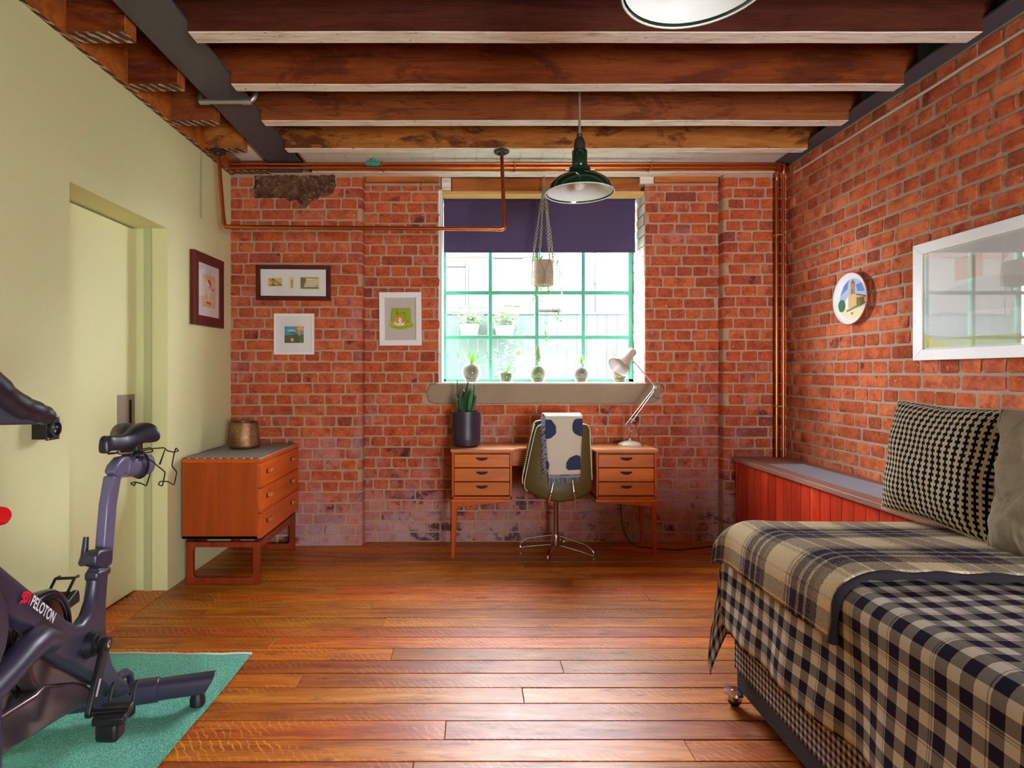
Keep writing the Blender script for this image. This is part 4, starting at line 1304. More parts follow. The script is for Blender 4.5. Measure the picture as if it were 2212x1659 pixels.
def plaid_mat(name, period, stripes_u, stripes_v, dark, light, weave=900, fuzz=0.0, mid_bias=0.5):
    """tartan: a list of (from, to, darkness) bands in each direction, woven over one another"""
    m, nt, b = new_mat(name)
    uv = N(nt, 'TexCoord').outputs['UV']
    if fuzz:
        nz = N(nt, 'TexNoise', {'Vector': uv, 'Scale': 110.0, 'Detail': 4.0}).outputs[1]
        wob = N(nt, 'VectorMath', {0: nz, 1: (fuzz, fuzz, 0)}, operation='MULTIPLY').outputs[0]
        uv2 = N(nt, 'VectorMath', {0: uv, 1: wob}, operation='ADD').outputs[0]
    else:
        uv2 = uv
    s = N(nt, 'SeparateXYZ', {0: uv2})
    def bands(sock, st):
        f = math_(nt, 'FRACT', math_(nt, 'MULTIPLY', sock, 1 / period))
        stops = [(0.0, g(0))]
        for a, b_, k in st:
            if a <= 0.0005: stops = [(0.0, g(k))]
            else: stops.append((a, g(k)))
            if b_ < 0.999: stops.append((b_, g(0)))
        return ramp(nt, f, stops, 'CONSTANT')
    u, v = bands(s.outputs[0], stripes_u), bands(s.outputs[1], stripes_v)
    f = math_(nt, 'MULTIPLY', math_(nt, 'ADD', u, v), 0.5)
    if fuzz:
        n2 = noise(nt, vmap(nt, uv, (1.0, 0.6, 1.0)), 230, 6, 0.85)
        f = math_(nt, 'ADD', f, math_(nt, 'MULTIPLY', math_(nt, 'SUBTRACT', n2, 0.46), 1.5), True)
    col = ramp(nt, f, [(0.0, C(light)), (0.5, tuple(x * (1 - mid_bias) + y * mid_bias for x, y in zip(C(light), C(dark)))), (1.0, C(dark))])
    setin(nt, b, color=col, rough=0.95, spec=0.12, normal=bump(nt, noise(nt, uv, weave, 3), 0.35, 0.002))
    return m
M_BASECHK = check_mat('small_check_fabric', 0.022, '#241e30', '#786d70', '#c4b7ac')
M_PLINTH = plain('charcoal_fabric', '#332f38', 0.9, bmp=0.2, bscale=300)
BANDS = [(0.0, 0.12, 1), (0.125, 0.135, 0.0), (0.14, 0.15, 0.7), (0.26, 0.38, 1), (0.50, 0.62, 1), (0.635, 0.645, 0.8), (0.66, 0.67, 0.6), (0.76, 0.88, 1)]
M_GINGHAM = plaid_mat('black_cream_check', 0.26, BANDS, BANDS, '#231c33', '#cdc4b2', mid_bias=0.68)
TB = [(0.0, 0.08, 1.1), (0.09, 0.105, 0.9), (0.115, 0.21, 1.3), (0.22, 0.24, 0.9), (0.25, 0.37, 1.3), (0.38, 0.42, 0.8), (0.44, 0.48, 0.5), (0.90, 0.999, 0.9)]
TB2 = [(0.0, 0.16, 0.8), (0.18, 0.34, 0.65), (0.36, 0.40, 0.35), (0.62, 0.64, 0.3), (0.74, 0.92, 0.65), (0.94, 0.999, 0.8)]
M_TARTAN = plaid_mat('brown_cream_tartan_wool', 0.29, TB, TB2, '#2a2038', '#d8c49e', weave=500, fuzz=0.012, mid_bias=0.66)

# divan base with a measured skirt so that the check keeps its size
mb = MB()
zb0, zb1 = 0.128, 0.40
per = [(BX0, BY0), (BX0, BY1), (BX1, BY1), (BX1, BY0)]
s_ = 0
for i in range(4):
    a, b_ = Vector((*per[i], 0)), Vector((*per[(i + 1) % 4], 0))
    Ld = (b_ - a).length
    mb.grid(lambda u, v, a=a, b_=b_: a.lerp(b_, u) + Vector((0, 0, zb0 + (zb1 - zb0) * v)), 2, 2, 0, lambda u, v, s0=s_, Ld=Ld: (s0 + Ld * u, v * (zb1 - zb0)))
    s_ += Ld
obj('divan_base', mb, M_BASECHK, bed, smooth=0)
obj('plinth', MB().box((BX0 + 0.004, BY0, 0.055), (BX1, BY1 - 0.006, 0.130)), M_PLINTH, bed, bevel=0.008)
obj('end_plinth', MB().box((BX0 + 0.05, BY1 - 0.012, 0.10), (BX1 - 0.02, BY1 + 0.002, 0.40)), M_PLINTH, bed, smooth=0)
obj('mattress', MB().box((BX0 + 0.012, BY0, 0.40), (BX1 - 0.002, BY1 - 0.012, ZM - 0.02)), M_MOUNT, bed, bevel=0.05, seg=4, smooth=60)
def castor(x, y):
    c_ = obj('castor', MB().lathe([(0.016, 0.058), (0.034, 0.055), (0.036, 0.046), (0.030, 0.038), (0.012, 0.036)], (x, y, 0), n=20).sphere((x, y, 0.034), 0.026, 14, 10, sc=(1.05, 0.8, 1)), M_CHROME, bed)
    obj('castor_wheel', MB().lathe([(0.018, -0.013), (0.024, -0.009), (0.024, 0.009), (0.018, 0.013)], (x, y, 0.0245), (0, 1, 0), 20), M_BLACKP, c_)
castor(BX0 - 0.015, BY1 - 0.03)
castor(BX1 - 0.07, BY1 - 0.06); castor(BX0 + 0.04, BY0 + 0.08); castor(BX1 - 0.07, BY0 + 0.08)

# bedspread: one cloth over the top, down the long side and round the far corner
EX = BX0 - 0.022                       # cloth plane of the hanging side
HEM = 0.275
def spread_pt(a, t):
    """a: metres measured from the wall side over the top and down the long side; t: metres along the bed"""
    r = 0.055
    top_w = BX1 - EX - r
    x, z, out = 0, 0, 0
    if a <= top_w:
        x, z = BX1 - a, ZM
    elif a <= top_w + r * PI / 2:
        q = (a - top_w) / r
        x, z = EX + r - r * math.sin(q), ZM - r + r * math.cos(q)
    else:
        d = a - top_w - r * PI / 2
        x, z = EX, ZM - r - d
        w = min(1, d / 0.30)
        x -= w * (0.013 * math.sin(t * 7.3 + 0.6) + 0.010 * math.sin(t * 15.1 + d * 5) + 0.004 * math.sin(t * 31 - d * 9) + 0.016 * w)
    z += 0.004 * math.sin(t * 6 + x * 9) * (1 if a <= top_w else 0.3)
    y = t
    # bed foot: the cloth turns down over the far end
    ye = BY1 + 0.018 - r
    if t > ye:
        q = t - ye
        if q < r * PI / 2:
            y = ye + r * math.sin(q / r); dz = r - r * math.cos(q / r)
        else:
            y = ye + r; dz = r + q - r * PI / 2
        if a > top_w:
            # corner: excess cloth hangs as a pointed fold
            da = a - top_w
            rr = math.hypot(da, dz)
            phi = math.atan2(dz, da)
            fl = math.sin(2 * phi) * min(1, rr / 0.4) * 0.032 + 0.016 * math.sin(4 * phi) * min(1, rr / 0.3)
            x -= fl * 0.9
            y += fl * 0.6
            z = max(z - (rr - da), 0.085 + 0.03 * math.sin(phi * 5))
        else:
            z = z - dz
    return Vector((x, y, z))
AT = (BX1 - EX - 0.055) + 0.055 * PI / 2 + (ZM - 0.055 - HEM)
nU, nV = 70, 90
mb = MB()
T1 = BY1 + 0.018 - 0.055 + 0.055 * PI / 2 + 0.40
def tfun(v): return BY0 + (T1 - BY0) * v
mb.grid(lambda u, v: spread_pt(AT * u, tfun(v)), nU, nV, 0, lambda u, v: (tfun(v) * 1.0, AT * u))
spr = obj('bedspread', mb, M_GINGHAM, solid=0.004, smooth=80)
tag(spr, 'black and cream checked bedspread draped over the day bed', 'bedspread')

# tartan throw lying over the foot of the bed, its corner hanging off
TY0, TY1 = 1.50, BY1 + 0.02
def throw_pt(a, t):
    r = 0.10
    ex = EX - 0.012
    x1 = 1.80
    zt = ZM + 0.016
    top_w = x1 - ex - r
    x = y = z = 0
    if a <= top_w:
        x, dzx = x1 - a, 0
    elif a <= top_w + r * PI / 2:
        q = (a - top_w) / r
        x, dzx = ex + r - r * math.sin(q), r - r * math.cos(q)
    else:
        d = a - top_w - r * PI / 2
        x, dzx = ex - 0.10 * d, r + d
    ye = TY1 - r
    if t <= ye: y, dzy = t, 0
    elif t <= ye + r * PI / 2:
        q = (t - ye) / r
        y, dzy = ye + r * math.sin(q), r - r * math.cos(q)
    else:
        y, dzy = TY1, r + t - ye - r * PI / 2
    z = zt - math.sqrt(dzx ** 2 + dzy ** 2)
    if dzx > 0 and dzy > 0:
        m_ = min(dzx, dzy)
        x -= 0.35 * m_; y += 0.10 * m_
    # soft rises of the thick wool
    z += 0.012 * math.sin((t - TY0) * 7.0 + a * 1.5) * math.exp(-max(0, a - 0.7) * 6) + 0.006
    # the near edge rolls on itself and runs a little slanting
    y += 0.05 * (a - 0.4) * (1 - (t - TY0) / (TY1 - TY0)) if a < top_w else 0.05 * (top_w - 0.4) * (1 - min(1, (t - TY0) / (TY1 - TY0)))
    return Vector((x, y, z))
AT2 = (1.80 - (EX - 0.012) - 0.10) + 0.10 * PI / 2 + 0.070
TT = TY1 - 0.10 + 0.10 * PI / 2 + 0.0
mb = MB().grid(lambda u, v: throw_pt(AT2 * u, TY0 + (TT - TY0) * v), 60, 60, 0, lambda u, v: ((TT - TY0) * v + 0.19, AT2 * u + 0.17))
thr2 = thing('tartan_throw', 'thick brown and cream tartan wool throw across the foot of the bed', 'throw', (1.4, 1.85, 0.68))
obj('blanket', mb, M_TARTAN, thr2, solid=0.012, smooth=80)
M_WOOLD = plain('dark_brown_wool', '#241b22', 0.97, var=0.4, vscale=60, bmp=0.8, bscale=300)
edge = [throw_pt(AT2 * i / 50, TY0) + Vector((0, -0.004, -0.006)) for i in range(51)]
obj('rolled_edge', MB().tube(edge, [0.011 + 0.003 * math.sin(i * 0.9) for i in range(51)], 10), M_WOOLD, thr2)

# cushions
def cushion(name, label, mat, c, w, h, thick, yaw, tilt, roll=0.0, seam=None, pinch=0.5, uvs=1.0, lump=0.0, seed=1):
    th_ = thing(name, label, 'cushion', c)
    R_ = Matrix.Translation(Vector(c)) @ Matrix.Rotation(yaw, 4, 'Z') @ Matrix.Rotation(tilt, 4, 'X') @ Matrix.Rotation(roll, 4, 'Y')
    ph = random.Random(seed).uniform(0, 6)
    def pt(u, v, side):
        a, b_ = 2 * u - 1, 2 * v - 1
        ea = 1 - 0.10 * pinch * (1 - b_ * b_) * (1 if True else 0)
        eb = 1 - 0.10 * pinch * (1 - a * a)
        x = a * w / 2 * (1 - 0.07 * (1 - abs(b_)) ** 1.2 * abs(a))
        z = b_ * h / 2 * (1 - 0.07 * (1 - abs(a)) ** 1.2 * abs(b_))
        d = thick / 2 * ((1 - abs(a) ** 2.6) * (1 - abs(b_) ** 2.6)) ** 0.55
        d += lump * (math.sin(a * 6 + ph + b_ * 2) * math.sin(b_ * 7 + ph)) * (1 - abs(a) ** 4) * (1 - abs(b_) ** 4)
        if lump > 0.01:
            d += 0.0035 * math.sin(a * 17 + 3 * math.sin(b_ * 5 + ph)) * math.sin(b_ * 11 + a * 4) * (1 - abs(a) ** 4) * (1 - abs(b_) ** 4)
            x += (0.005 * math.sin(b_ * 9 + ph) + 0.003 * math.sin(b_ * 23)) * abs(a) ** 3
        return R_ @ Vector((x, side * d, z + h / 2))
    for side in (-1, 1):
        mb = MB()
        f = (lambda u, v: pt(u, v, -1)) if side == -1 else (lambda u, v: pt(1 - u, v, 1))
        mb.grid(f, 36, 36, 0, lambda u, v: (u * w * uvs, v * h * uvs))
        obj('cushion_face' if side == -1 else 'cushion_back', mb, mat, th_, smooth=80)
    per = [pt(i / 24, 0, 1) for i in range(24)] + [pt(1, i / 24, 1) for i in range(24)] + [pt(1 - i / 24, 1, 1) for i in range(24)] + [pt(0, 1 - i / 24, 1) for i in range(24)]
    obj('seam', MB().tube(per, 0.004, 6, closed=True), seam or mat, th_)
    return th_
def houndstooth():
    m, nt, b = new_mat('black_cream_toothed_weave')
    uv = N(nt, 'TexCoord').outputs['UV']
    s = N(nt, 'SeparateXYZ', {0: uv})
    u = math_(nt, 'MULTIPLY', s.outputs[0], 43.0)
    v = math_(nt, 'MULTIPLY', s.outputs[1], 50.0)
    sq = math_(nt, 'GREATER_THAN', math_(nt, 'FRACT', v), 0.5)
    d = math_(nt, 'ABSOLUTE', math_(nt, 'SUBTRACT', math_(nt, 'FRACT', u), 0.5))
    lim = math_(nt, 'ADD', 0.13, math_(nt, 'MULTIPLY', sq, 0.22))
    k = math_(nt, 'LESS_THAN', d, lim)
    setin(nt, b, color=mixc(nt, k, C('#cdbfa2'), C('#16131a')), rough=0.95, spec=0.1, normal=bump(nt, math_(nt, 'MULTIPLY', k, -1.0), 0.3, 0.002))
    return m
M_HOUND = houndstooth()
def linen():
    m, nt, b = new_mat('crumpled_linen')
    v, r = objvec(nt)
    n1 = noise(nt, v, 9, 2, 0.5, 1.2)
    n2 = noise(nt, v, 420, 2, 0.5)
    ridge = math_(nt, 'ABSOLUTE', math_(nt, 'SUBTRACT', n1, 0.5))
    col = mixc(nt, math_(nt, 'MULTIPLY', ridge, 2.2, True), C('#a0937f'), C('#857968'))
    setin(nt, b, color=col, rough=0.95, spec=0.1, normal=bump(nt, math_(nt, 'ADD', math_(nt, 'MULTIPLY', ridge, 2.0), math_(nt, 'MULTIPLY', n2, 0.06)), 0.32, 0.02))
    return m
M_LINEN = linen()
M_LINEN2 = plain('linen_seam', '#a89c88', 0.95)
zc = ZM + 0.012
cushion('checked_cushion', 'black and cream toothed-check cushion standing on the bed by the radiator cabinet', M_HOUND, (1.575, 1.975, zc + 0.024), 0.47, 0.415, 0.17, -PI / 2 + 0.03, -0.14, 0.02, pinch=1.0, lump=0.006, seed=2)
cushion('linen_cushion', 'crumpled grey linen cushion leaning in front of the checked cushion', M_LINEN, (1.57, 1.485, zc + 0.024), 0.50, 0.42, 0.16, -PI / 2 + 0.10, -0.14, -0.02, seam=M_LINEN2, lump=0.0102, seed=5)
# ---------------------------------------------------------------- exercise mat
def towel():
    m, nt, b = new_mat('sea_green_towelling')
    v, r = objvec(nt)
    n1 = noise(nt, v, 170, 3, 0.6)
    n2 = noise(nt, v, 3, 3)
    col = ramp(nt, n1, [(0.3, C('#52ac98')), (0.55, C('#88dac6')), (0.75, C('#b0eede'))])
    col = mixc(nt, math_(nt, 'MULTIPLY', n2, 0.35), col, C('#6cae8c'))
    setin(nt, b, color=col, rough=0.97, spec=0.1, normal=bump(nt, n1, 1.0, 0.012))
    return m
mat_ = thing('towel_mat', 'sea green towelling mat on the boards under the exercise bike', 'mat', (-1.33, 1.85, 0))
mxr, mxl, my0, my1 = -0.958, -1.69, 1.15, 2.512
pile = MB()
def mat_pt(u, v):
    x = mxl + (mxr - mxl) * u + 0.006 * math.sin(v * 9) * u - 0.02 * (1 - v) * u * 0.5
    return Vector((x, my0 + (my1 - my0) * v + 0.004 * math.sin(u * 7), 0.008 + 0.0012 * math.sin(u * 31 + v * 17) + 0.001 * math.sin(v * 43)))
pile.grid(mat_pt, 60, 110)
obj('pile', pile, towel(), mat_, smooth=80)
hem = MB().box((mxl + 0.004, my0, 0.0005), (mxr - 0.03, my1 - 0.006, 0.0045))
obj('backing', hem, plain('mat_backing', '#4f8f7e', 0.95), mat_, smooth=0)
obj('end_hem', MB().tube([mat_pt(i / 30, 1.0) + Vector((0, 0.004, 0)) for i in range(31)], 0.0055, 8), plain('white_hem', '#dfe6e0', 0.9), mat_)

# ---------------------------------------------------------------- exercise bike
BA = math.radians(7)
BO = Vector((-1.245, 2.105, 0))
BH = Vector((math.sin(BA), -math.cos(BA), 0))     # forward, towards the camera
BL = Vector((math.cos(BA), math.sin(BA), 0))      # the rider's left side
BUP = Vector((0, 0, 1))
ZB = 0.010
def BK(px, py, v=0.0):
    """the point of the plane v metres to the rider's left of the bike's centre plane that shows at this pixel"""
    d = Vector(((px - CX) / F, 1.0, -(py - CY) / F))
    c_ = Vector((0, 0, H))
    t = (v - (c_ - BO).dot(BL)) / d.dot(BL)
    return c_ + d * t
def BU(u, v, w): return BO + BH * u + BL * v + BUP * w
bike = thing('exercise_bike', 'black stationary exercise bike standing on the sea green mat', 'exercise bike', BO + Vector((0, 0, ZB)))
M_BIKE = plain('graphite_powder_coat', '#363348', 0.36, bmp=0.04, bscale=400)
M_BIKEL = plain('slate_grey_post', '#656384', 0.34)
M_BIKED = plain('black_rubber', '#131218', 0.5)
M_SADDLE = plain('saddle_vinyl', '#23222f', 0.38, bmp=0.08, bscale=250)
def bprism(name, pix, v0, v1, mat, bevel=0.015, parent=None, seg=3):
    pts_ = [BK(x, y, v1) for x, y in pix]
    m_ = MB().prism(pts_, BL * (v0 - v1))
    return obj(name, m_, mat, parent or bike, bevel=bevel, seg=seg, smooth=50)
# main frame: down tube, valley, seat tube socket, tail
frame_px = [(-120, 1105), (0, 1211), (60, 1262), (120, 1311), (155, 1340), (170, 1347), (184, 1343), (197, 1325), (206, 1297), (211, 1262), (213, 1222), (240, 1218), (234, 1300), (233, 1350), (238, 1392), (247, 1430), (262, 1455), (280, 1470), (286, 1486), (276, 1502), (255, 1508), (236, 1502), (222, 1486), (205, 1470), (180, 1455), (150, 1440), (118, 1420), (90, 1392), (62, 1362), (40, 1352), (0, 1330), (-120, 1250)]
fr_ = bprism('main_frame', frame_px, 0.0, 0.042, M_BIKE, 0.020, seg=4)
# collar and clamp of the seat post
bprism('post_collar', [(210, 1198), (218, 1187), (246, 1182), (246, 1206), (243, 1222), (224, 1227), (209, 1222)], 0.004, 0.046, M_BIKE, 0.010)
bprism('collar_band', [(213, 1234), (243, 1222), (241, 1240), (212, 1256)], 0.001, 0.045, M_BIKE, 0.010)
lv = obj('clamp_lever', MB().tube([BK(200, 1214, -0.02), BK(179, 1214, -0.02), BK(182, 1203, -0.02), BK(186, 1160, -0.02)], [0.010, 0.014, 0.011, 0.008], 12), M_BIKE, bike)
# seat post: a flat rectangular tube, then the elbow and the slider
def rect_tube(name, path, wid, dep, mat, bev=0.006, parent=None):
    m_ = MB()
    n_ = len(path)
    vs_ = []
    for i, p in enumerate(path):
        t = (path[min(i + 1, n_ - 1)] - path[max(i - 1, 0)]).normalized()
        nrm = t.cross(BL).normalized()
        for (a, b_) in ((-1, -1), (1, -1), (1, 1), (-1, 1)):
            vs_.append(p + BL * (a * wid / 2) + nrm * (b_ * dep / 2))
    fs_ = [(0, 1, 2, 3), tuple(range((n_ - 1) * 4, n_ * 4))[::-1]]
    for i in range(n_ - 1):
        for j in range(4):
            fs_.append((i * 4 + (j + 1) % 4, i * 4 + j, (i + 1) * 4 + j, (i + 1) * 4 + (j + 1) % 4))
    m_.add(vs_, fs_)
    return obj(name, m_, mat, parent or bike, bevel=bev, seg=3, smooth=40)
p_b, p_m, p_t = BK(223, 1200, 0.012), BK(236, 1060, 0.012), BK(243, 1030, 0.012)
u_b, u_t = (p_b - BO).dot(BH), (p_t - BO).dot(BH)
D_ = 0.062
post = [p_b + Vector((0, 0, -0.02)), BK(233, 1090, 0.012), p_t]
rect_tube('seat_post', post, 0.034, D_, M_BIKEL, 0.008)
corner = [p_t, BK(247, 1018, 0.012), BK(256, 1007, 0.012), BK(270, 1004, 0.012)]
rect_tube('post_elbow', corner, 0.036, D_ + 0.002, M_BIKEL, 0.008)
e0, e1 = BK(266, 1008, 0.012), BK(322, 1003, 0.012)
sl = (e1 - e0)
m_ = MB()
tdir = sl.normalized()
nn_ = BL.cross(tdir).normalized()
m_.add([], [])
ringp = []
for t in (0.0, 1.0):
    c_ = e0 + sl * t
    for i in range(20):
        a = 2 * PI * i / 20
        ringp.append(c_ + BL * 0.024 * math.cos(a) + nn_ * 0.038 * math.sin(a))
m_.add(ringp, [(i, (i + 1) % 20, 20 + (i + 1) % 20, 20 + i) for i in range(20)] + [tuple(range(20))[::-1], tuple(range(20, 40))])
obj('seat_slider', m_, M_BIKEL, bike, bevel=0.003)
m_ = MB()
ringp = []
for t in (0.45, 0.60):
    c_ = e0 + sl * t
    for k_ in (1.0, 1.12):
        for i in range(20):
            a = 2 * PI * i / 20
            ringp.append(c_ + BL * 0.025 * k_ * math.cos(a) + nn_ * 0.039 * k_ * math.sin(a))
m_.add(ringp, [(20 + i, 20 + (i + 1) % 20, 60 + (i + 1) % 20, 60 + i) for i in range(20)] + [(i, (i + 1) % 20, 20 + (i + 1) % 20, 20 + i) for i in range(20)] + [(40 + (i + 1) % 20, 40 + i, 60 + i, 60 + (i + 1) % 20) for i in range(20)])
obj('slider_clamp', m_, M_BIKE, bike)
# saddle
n0, n1 = BK(222, 946, 0.0), BK(297, 938, 0.0)
un, ut = (n0 - BO).dot(BH), (n1 - BO).dot(BH)
un = ut + max(0.225, min(0.28, un - ut))
zs = n0.z
secs = []
K_ = 14
for i in range(K_ + 1):
    t = i / K_
    u = un + (ut - un) * t
    wd = 0.024 + 0.012 * t + 0.062 * (max(0, (t - 0.42) / 0.58)) ** 1.3
    if t < 0.1: wd *= 0.55 + 4.5 * t
    if t > 0.93: wd *= 1 - (t - 0.93) * 3.2
    topz = zs + 0.012 - 0.022 * math.sin(PI * min(1, t / 0.75)) * 0.6 + 0.026 * max(0, t - 0.55) / 0.45
    if t < 0.12: topz -= 0.02 * (1 - t / 0.12) ** 2
    if t > 0.92: topz -= 0.02 * ((t - 0.92) / 0.08) ** 2
    dp = 0.048 if t < 0.5 else 0.048 + 0.022 * (t - 0.5) / 0.5
    secs.append((u, wd, topz, dp))
m_ = MB()
prof = [(-1.0, -1.0), (-1.06, -0.75), (-0.99, -0.40), (-0.82, -0.10), (-0.5, 0.02), (-0.16, -0.02), (0, -0.10), (0.16, -0.02), (0.5, 0.02), (0.82, -0.10), (0.99, -0.40), (1.06, -0.75), (1.0, -1.0), (0.7, -1.06), (0, -1.10), (-0.7, -1.06)]
vs_ = []
for (u, wd, tz, dp) in secs:
    for (a, b_) in prof:
        vs_.append(BU(u, a * wd, tz + b_ * dp))
q = len(prof)
fs_ = [tuple(range(q)), tuple(range(K_ * q, (K_ + 1) * q))[::-1]]
for i in range(K_):
    for j in range(q):
        fs_.append((i * q + (j + 1) % q, i * q + j, (i + 1) * q + j, (i + 1) * q + (j + 1) % q))
m_.add(vs_, fs_)
obj('saddle', m_, M_SADDLE, bike, sub=2, smooth=180)
zc_ = zs - 0.035
for s in (-1, 1):
    obj('saddle_rail', MB().tube([BU(un - 0.05, s * 0.012, zs - 0.03), BU(un - 0.075, s * 0.02, zs - 0.062), BU((un + ut) / 2 - 0.02, s * 0.022, zs - 0.07), BU(ut + 0.06, s * 0.024, zs - 0.062), BU(ut + 0.025, s * 0.045, zs - 0.025)], 0.0038, 8), M_CHROME, bike)
cl = BK(280, 968, 0.0)
m_ = MB().lathe([(0.016, -0.04), (0.024, -0.034), (0.024, 0.034), (0.016, 0.04)], cl, BL, 16)
m_.box(cl + Vector((-0.022, -0.025, 0.0)), cl + Vector((0.022, 0.03, 0.032)))
m_.lathe([(0.02, -0.03), (0.02, 0.03)], cl + Vector((0.004, 0.0, -0.016)), BH, 14)
obj('saddle_clamp', m_, M_BIKED, bike, bevel=0.003)
cl2 = BK(287, 985, 0.0)
obj('clamp_stem', MB().lathe([(0.018, -0.02), (0.018, 0.025)], cl2, (0, 0, 1), 14), M_BIKED, bike)
# wire bottle cages behind the saddle
V_ = 0.03
wp = lambda pix, v=V_: [BK(x, y, v) for x, y in pix]
b0 = BK(303, 983, 0.045)
cages = obj('bottle_cage', MB().box(b0 + Vector((-0.016, -0.004, -0.013)), b0 + Vector((0.016, 0.004, 0.013))), M_BLACK, bike, bevel=0.002, label='black wire bottle cages clamped behind the saddle')
for pix, v in (([(303, 975), (330, 969), (354, 967), (362, 974), (376, 977), (386, 974), (380, 967), (377, 977), (371, 1006), (382, 1020), (376, 1048), (362, 1040), (345, 1040), (342, 1047), (351, 1050), (357, 1020), (322, 991), (300, 994)], 0.035),
               ([(320, 1016), (325, 1022), (316, 1050), (305, 1044), (290, 1041), (282, 1044), (290, 1050), (293, 1042)], 0.02),
               ([(308, 970), (325, 967), (331, 975), (312, 979)], 0.03)):
    obj('wire', MB().tube(fillet(wp(pix, v), 0.008, 3), 0.0026, 6), M_BLACK, cages)
obj('strut', MB().tube(wp([(356, 972), (345, 1003)], 0.035), [0.002, 0.0035], 6), M_BLACK, cages)
pt_ = cages
for dx in (-0.008, 0.008):
    obj('bolt', MB().lathe([(0.0045, 0), (0.0045, 0.006)], b0 + Vector((dx, -0.004, 0)), (0, -1, 0), 8), M_CHROME, pt_)
band = []
for i in range(24):
    a = 2 * PI * i / 24
    c_ = e0 + sl * 0.62
    band.append(c_ + BL * 0.031 * math.cos(a) + nn_ * 0.047 * math.sin(a))
obj('clamp_band', MB().tube(band, 0.0045, 6, closed=True), M_BLACK, cages)
# cranks and pedals
ac = BK(205, 1392, 0.06)
au, aw = (ac - BO).dot(BH), ac.z
obj('bottom_bracket', MB().lathe([(0.036, -0.055), (0.04, 0.045), (0.034, 0.060), (0.034, 0.066), (0.026, 0.068), (0.026, 0.078), (0.02, 0.08), (0.02, 0.1)], BU(au, 0, aw), BL, 24), M_BIKED, bike)
def crank(side, tip_px, v):
    """side +1 near, -1 far; arm from the axle to the pedal eye"""
    A = BU(au, v, aw)
    B = BK(*tip_px, v)
    d = (B - A).normalized(); s_ = d.cross(BL).normalized()
    m_ = MB()
    pts_ = []
    for (c_, r_, a0) in ((A, 0.02, 0), (B, 0.015, PI)):
        for i in range(9):
            a = a0 + PI * i / 8
            pts_.append(c_ + s_ * r_ * math.cos(a) * 1.0 - d * r_ * math.sin(a))
    m_.prism(pts_, BL * 0.016)
    c_ = obj('crank', m_, M_BLACK, bike, bevel=0.003)
    obj('crank_bolt', MB().lathe([(0.011, 0), (0.011, 0.003), (0.006, 0.0035), (0.006, 0.001), (0.0, 0.001)], A + BL * (0.016 if side > 0 else -0.001), BL * side, 16), M_CHROME, c_)
    return A, B, d
A, B, d = crank(1, (187, 1540), 0.082)
lab = (A.lerp(B, 0.52), A.lerp(B, 0.78))
s_ = d.cross(BL).normalized()
obj('label_strip', MB().prism([lab[0] + s_ * 0.005, lab[0] - s_ * 0.005, lab[1] - s_ * 0.005, lab[1] + s_ * 0.005], BL * 0.0166 * 1.02), plain('silver_label', '#b8b4c0', 0.4), bike, smooth=0)
# near pedal with toe cage hanging below
pc = B + BL * 0.016
pd = obj('pedal', MB().tube([pc, pc + BL * 0.10], 0.011, 12), M_BLACK, bike)
q = [pc + BL * a + BH * b_ + BUP * c_ for (a, b_, c_) in ((0.012, -0.034, 0.010), (0.10, -0.034, 0.010), (0.10, 0.034, -0.002), (0.012, 0.034, -0.002))]
obj('pedal_body', MB().prism(q, BUP * -0.022), M_BIKED, pd, bevel=0.005)
for a in (0.022, 0.088):
    obj('toe_strap', MB().tube([pc + BL * a + BH * -0.03 + BUP * 0.03, pc + BL * a + BH * -0.075 + BUP * 0.045, pc + BL * a + BH * -0.05 + BUP * 0.0], 0.0042, 6), M_BLACK, pd)
obj('pedal_weight', MB().box(pc + BL * 0.02 + BUP * -0.075 + Vector((0, -0.03, 0)), pc + BL * 0.085 + BUP * -0.02 + Vector((0, 0.015, 0))), M_BIKED, pd, bevel=0.012, seg=3)
tx = MB()
# far pedal, at the top of its turn
A2, B2, d2 = crank(-1, (156, 1285), -0.115)
pc = B2
pd = obj('pedal', MB().tube([pc, pc - BL * 0.10], [0.011, 0.014], 12), M_BLACK, bike)
for a in (0.015, 0.075):
    obj('toe_strap', MB().tube([pc - BL * a + BH * 0.01, pc - BL * (a - 0.012) + BH * -0.02 + BUP * 0.05, pc - BL * (a - 0.012) + BH * -0.045 + BUP * 0.048], 0.005, 6), M_BLACK, pd)
obj('toe_bar', MB().tube([pc - BL * 0.003 + BH * -0.02 + BUP * 0.05, pc - BL * 0.063 + BH * -0.02 + BUP * 0.05], 0.005, 6), M_BLACK, pd)
q = [pc - BL * a + BH * b_ + BUP * c_ for (a, b_, c_) in ((0.0, -0.05, -0.012), (0.09, -0.05, -0.012), (0.09, 0.05, -0.012), (0.0, 0.05, -0.012))]
obj('pedal_body', MB().prism(q, BUP * -0.03), M_BIKED, pd, bevel=0.005)
# belt guard disc behind the frame
M_SMOKE = plain('smoky_polished_guard', '#6a5a5e', 0.18, 0.75)
gd = MB().lathe([(0.0, 0.0), (0.125, 0.0), (0.128, 0.004), (0.15, 0.006), (0.155, -0.004), (0.15, -0.03), (0.0, -0.03)], BU(au + 0.055, -0.060, aw + 0.03), BL, 48, caps=False)
gdo = obj('belt_guard', gd, M_SMOKE, bike)
obj('guard_rim', MB().tube([BU(au + 0.055, -0.055, aw + 0.03) + BH * 0.140 * math.cos(2 * PI * i / 48) + BUP * 0.140 * math.sin(2 * PI * i / 48) for i in range(48)], 0.0055, 8, closed=True), M_BIKE, gdo)
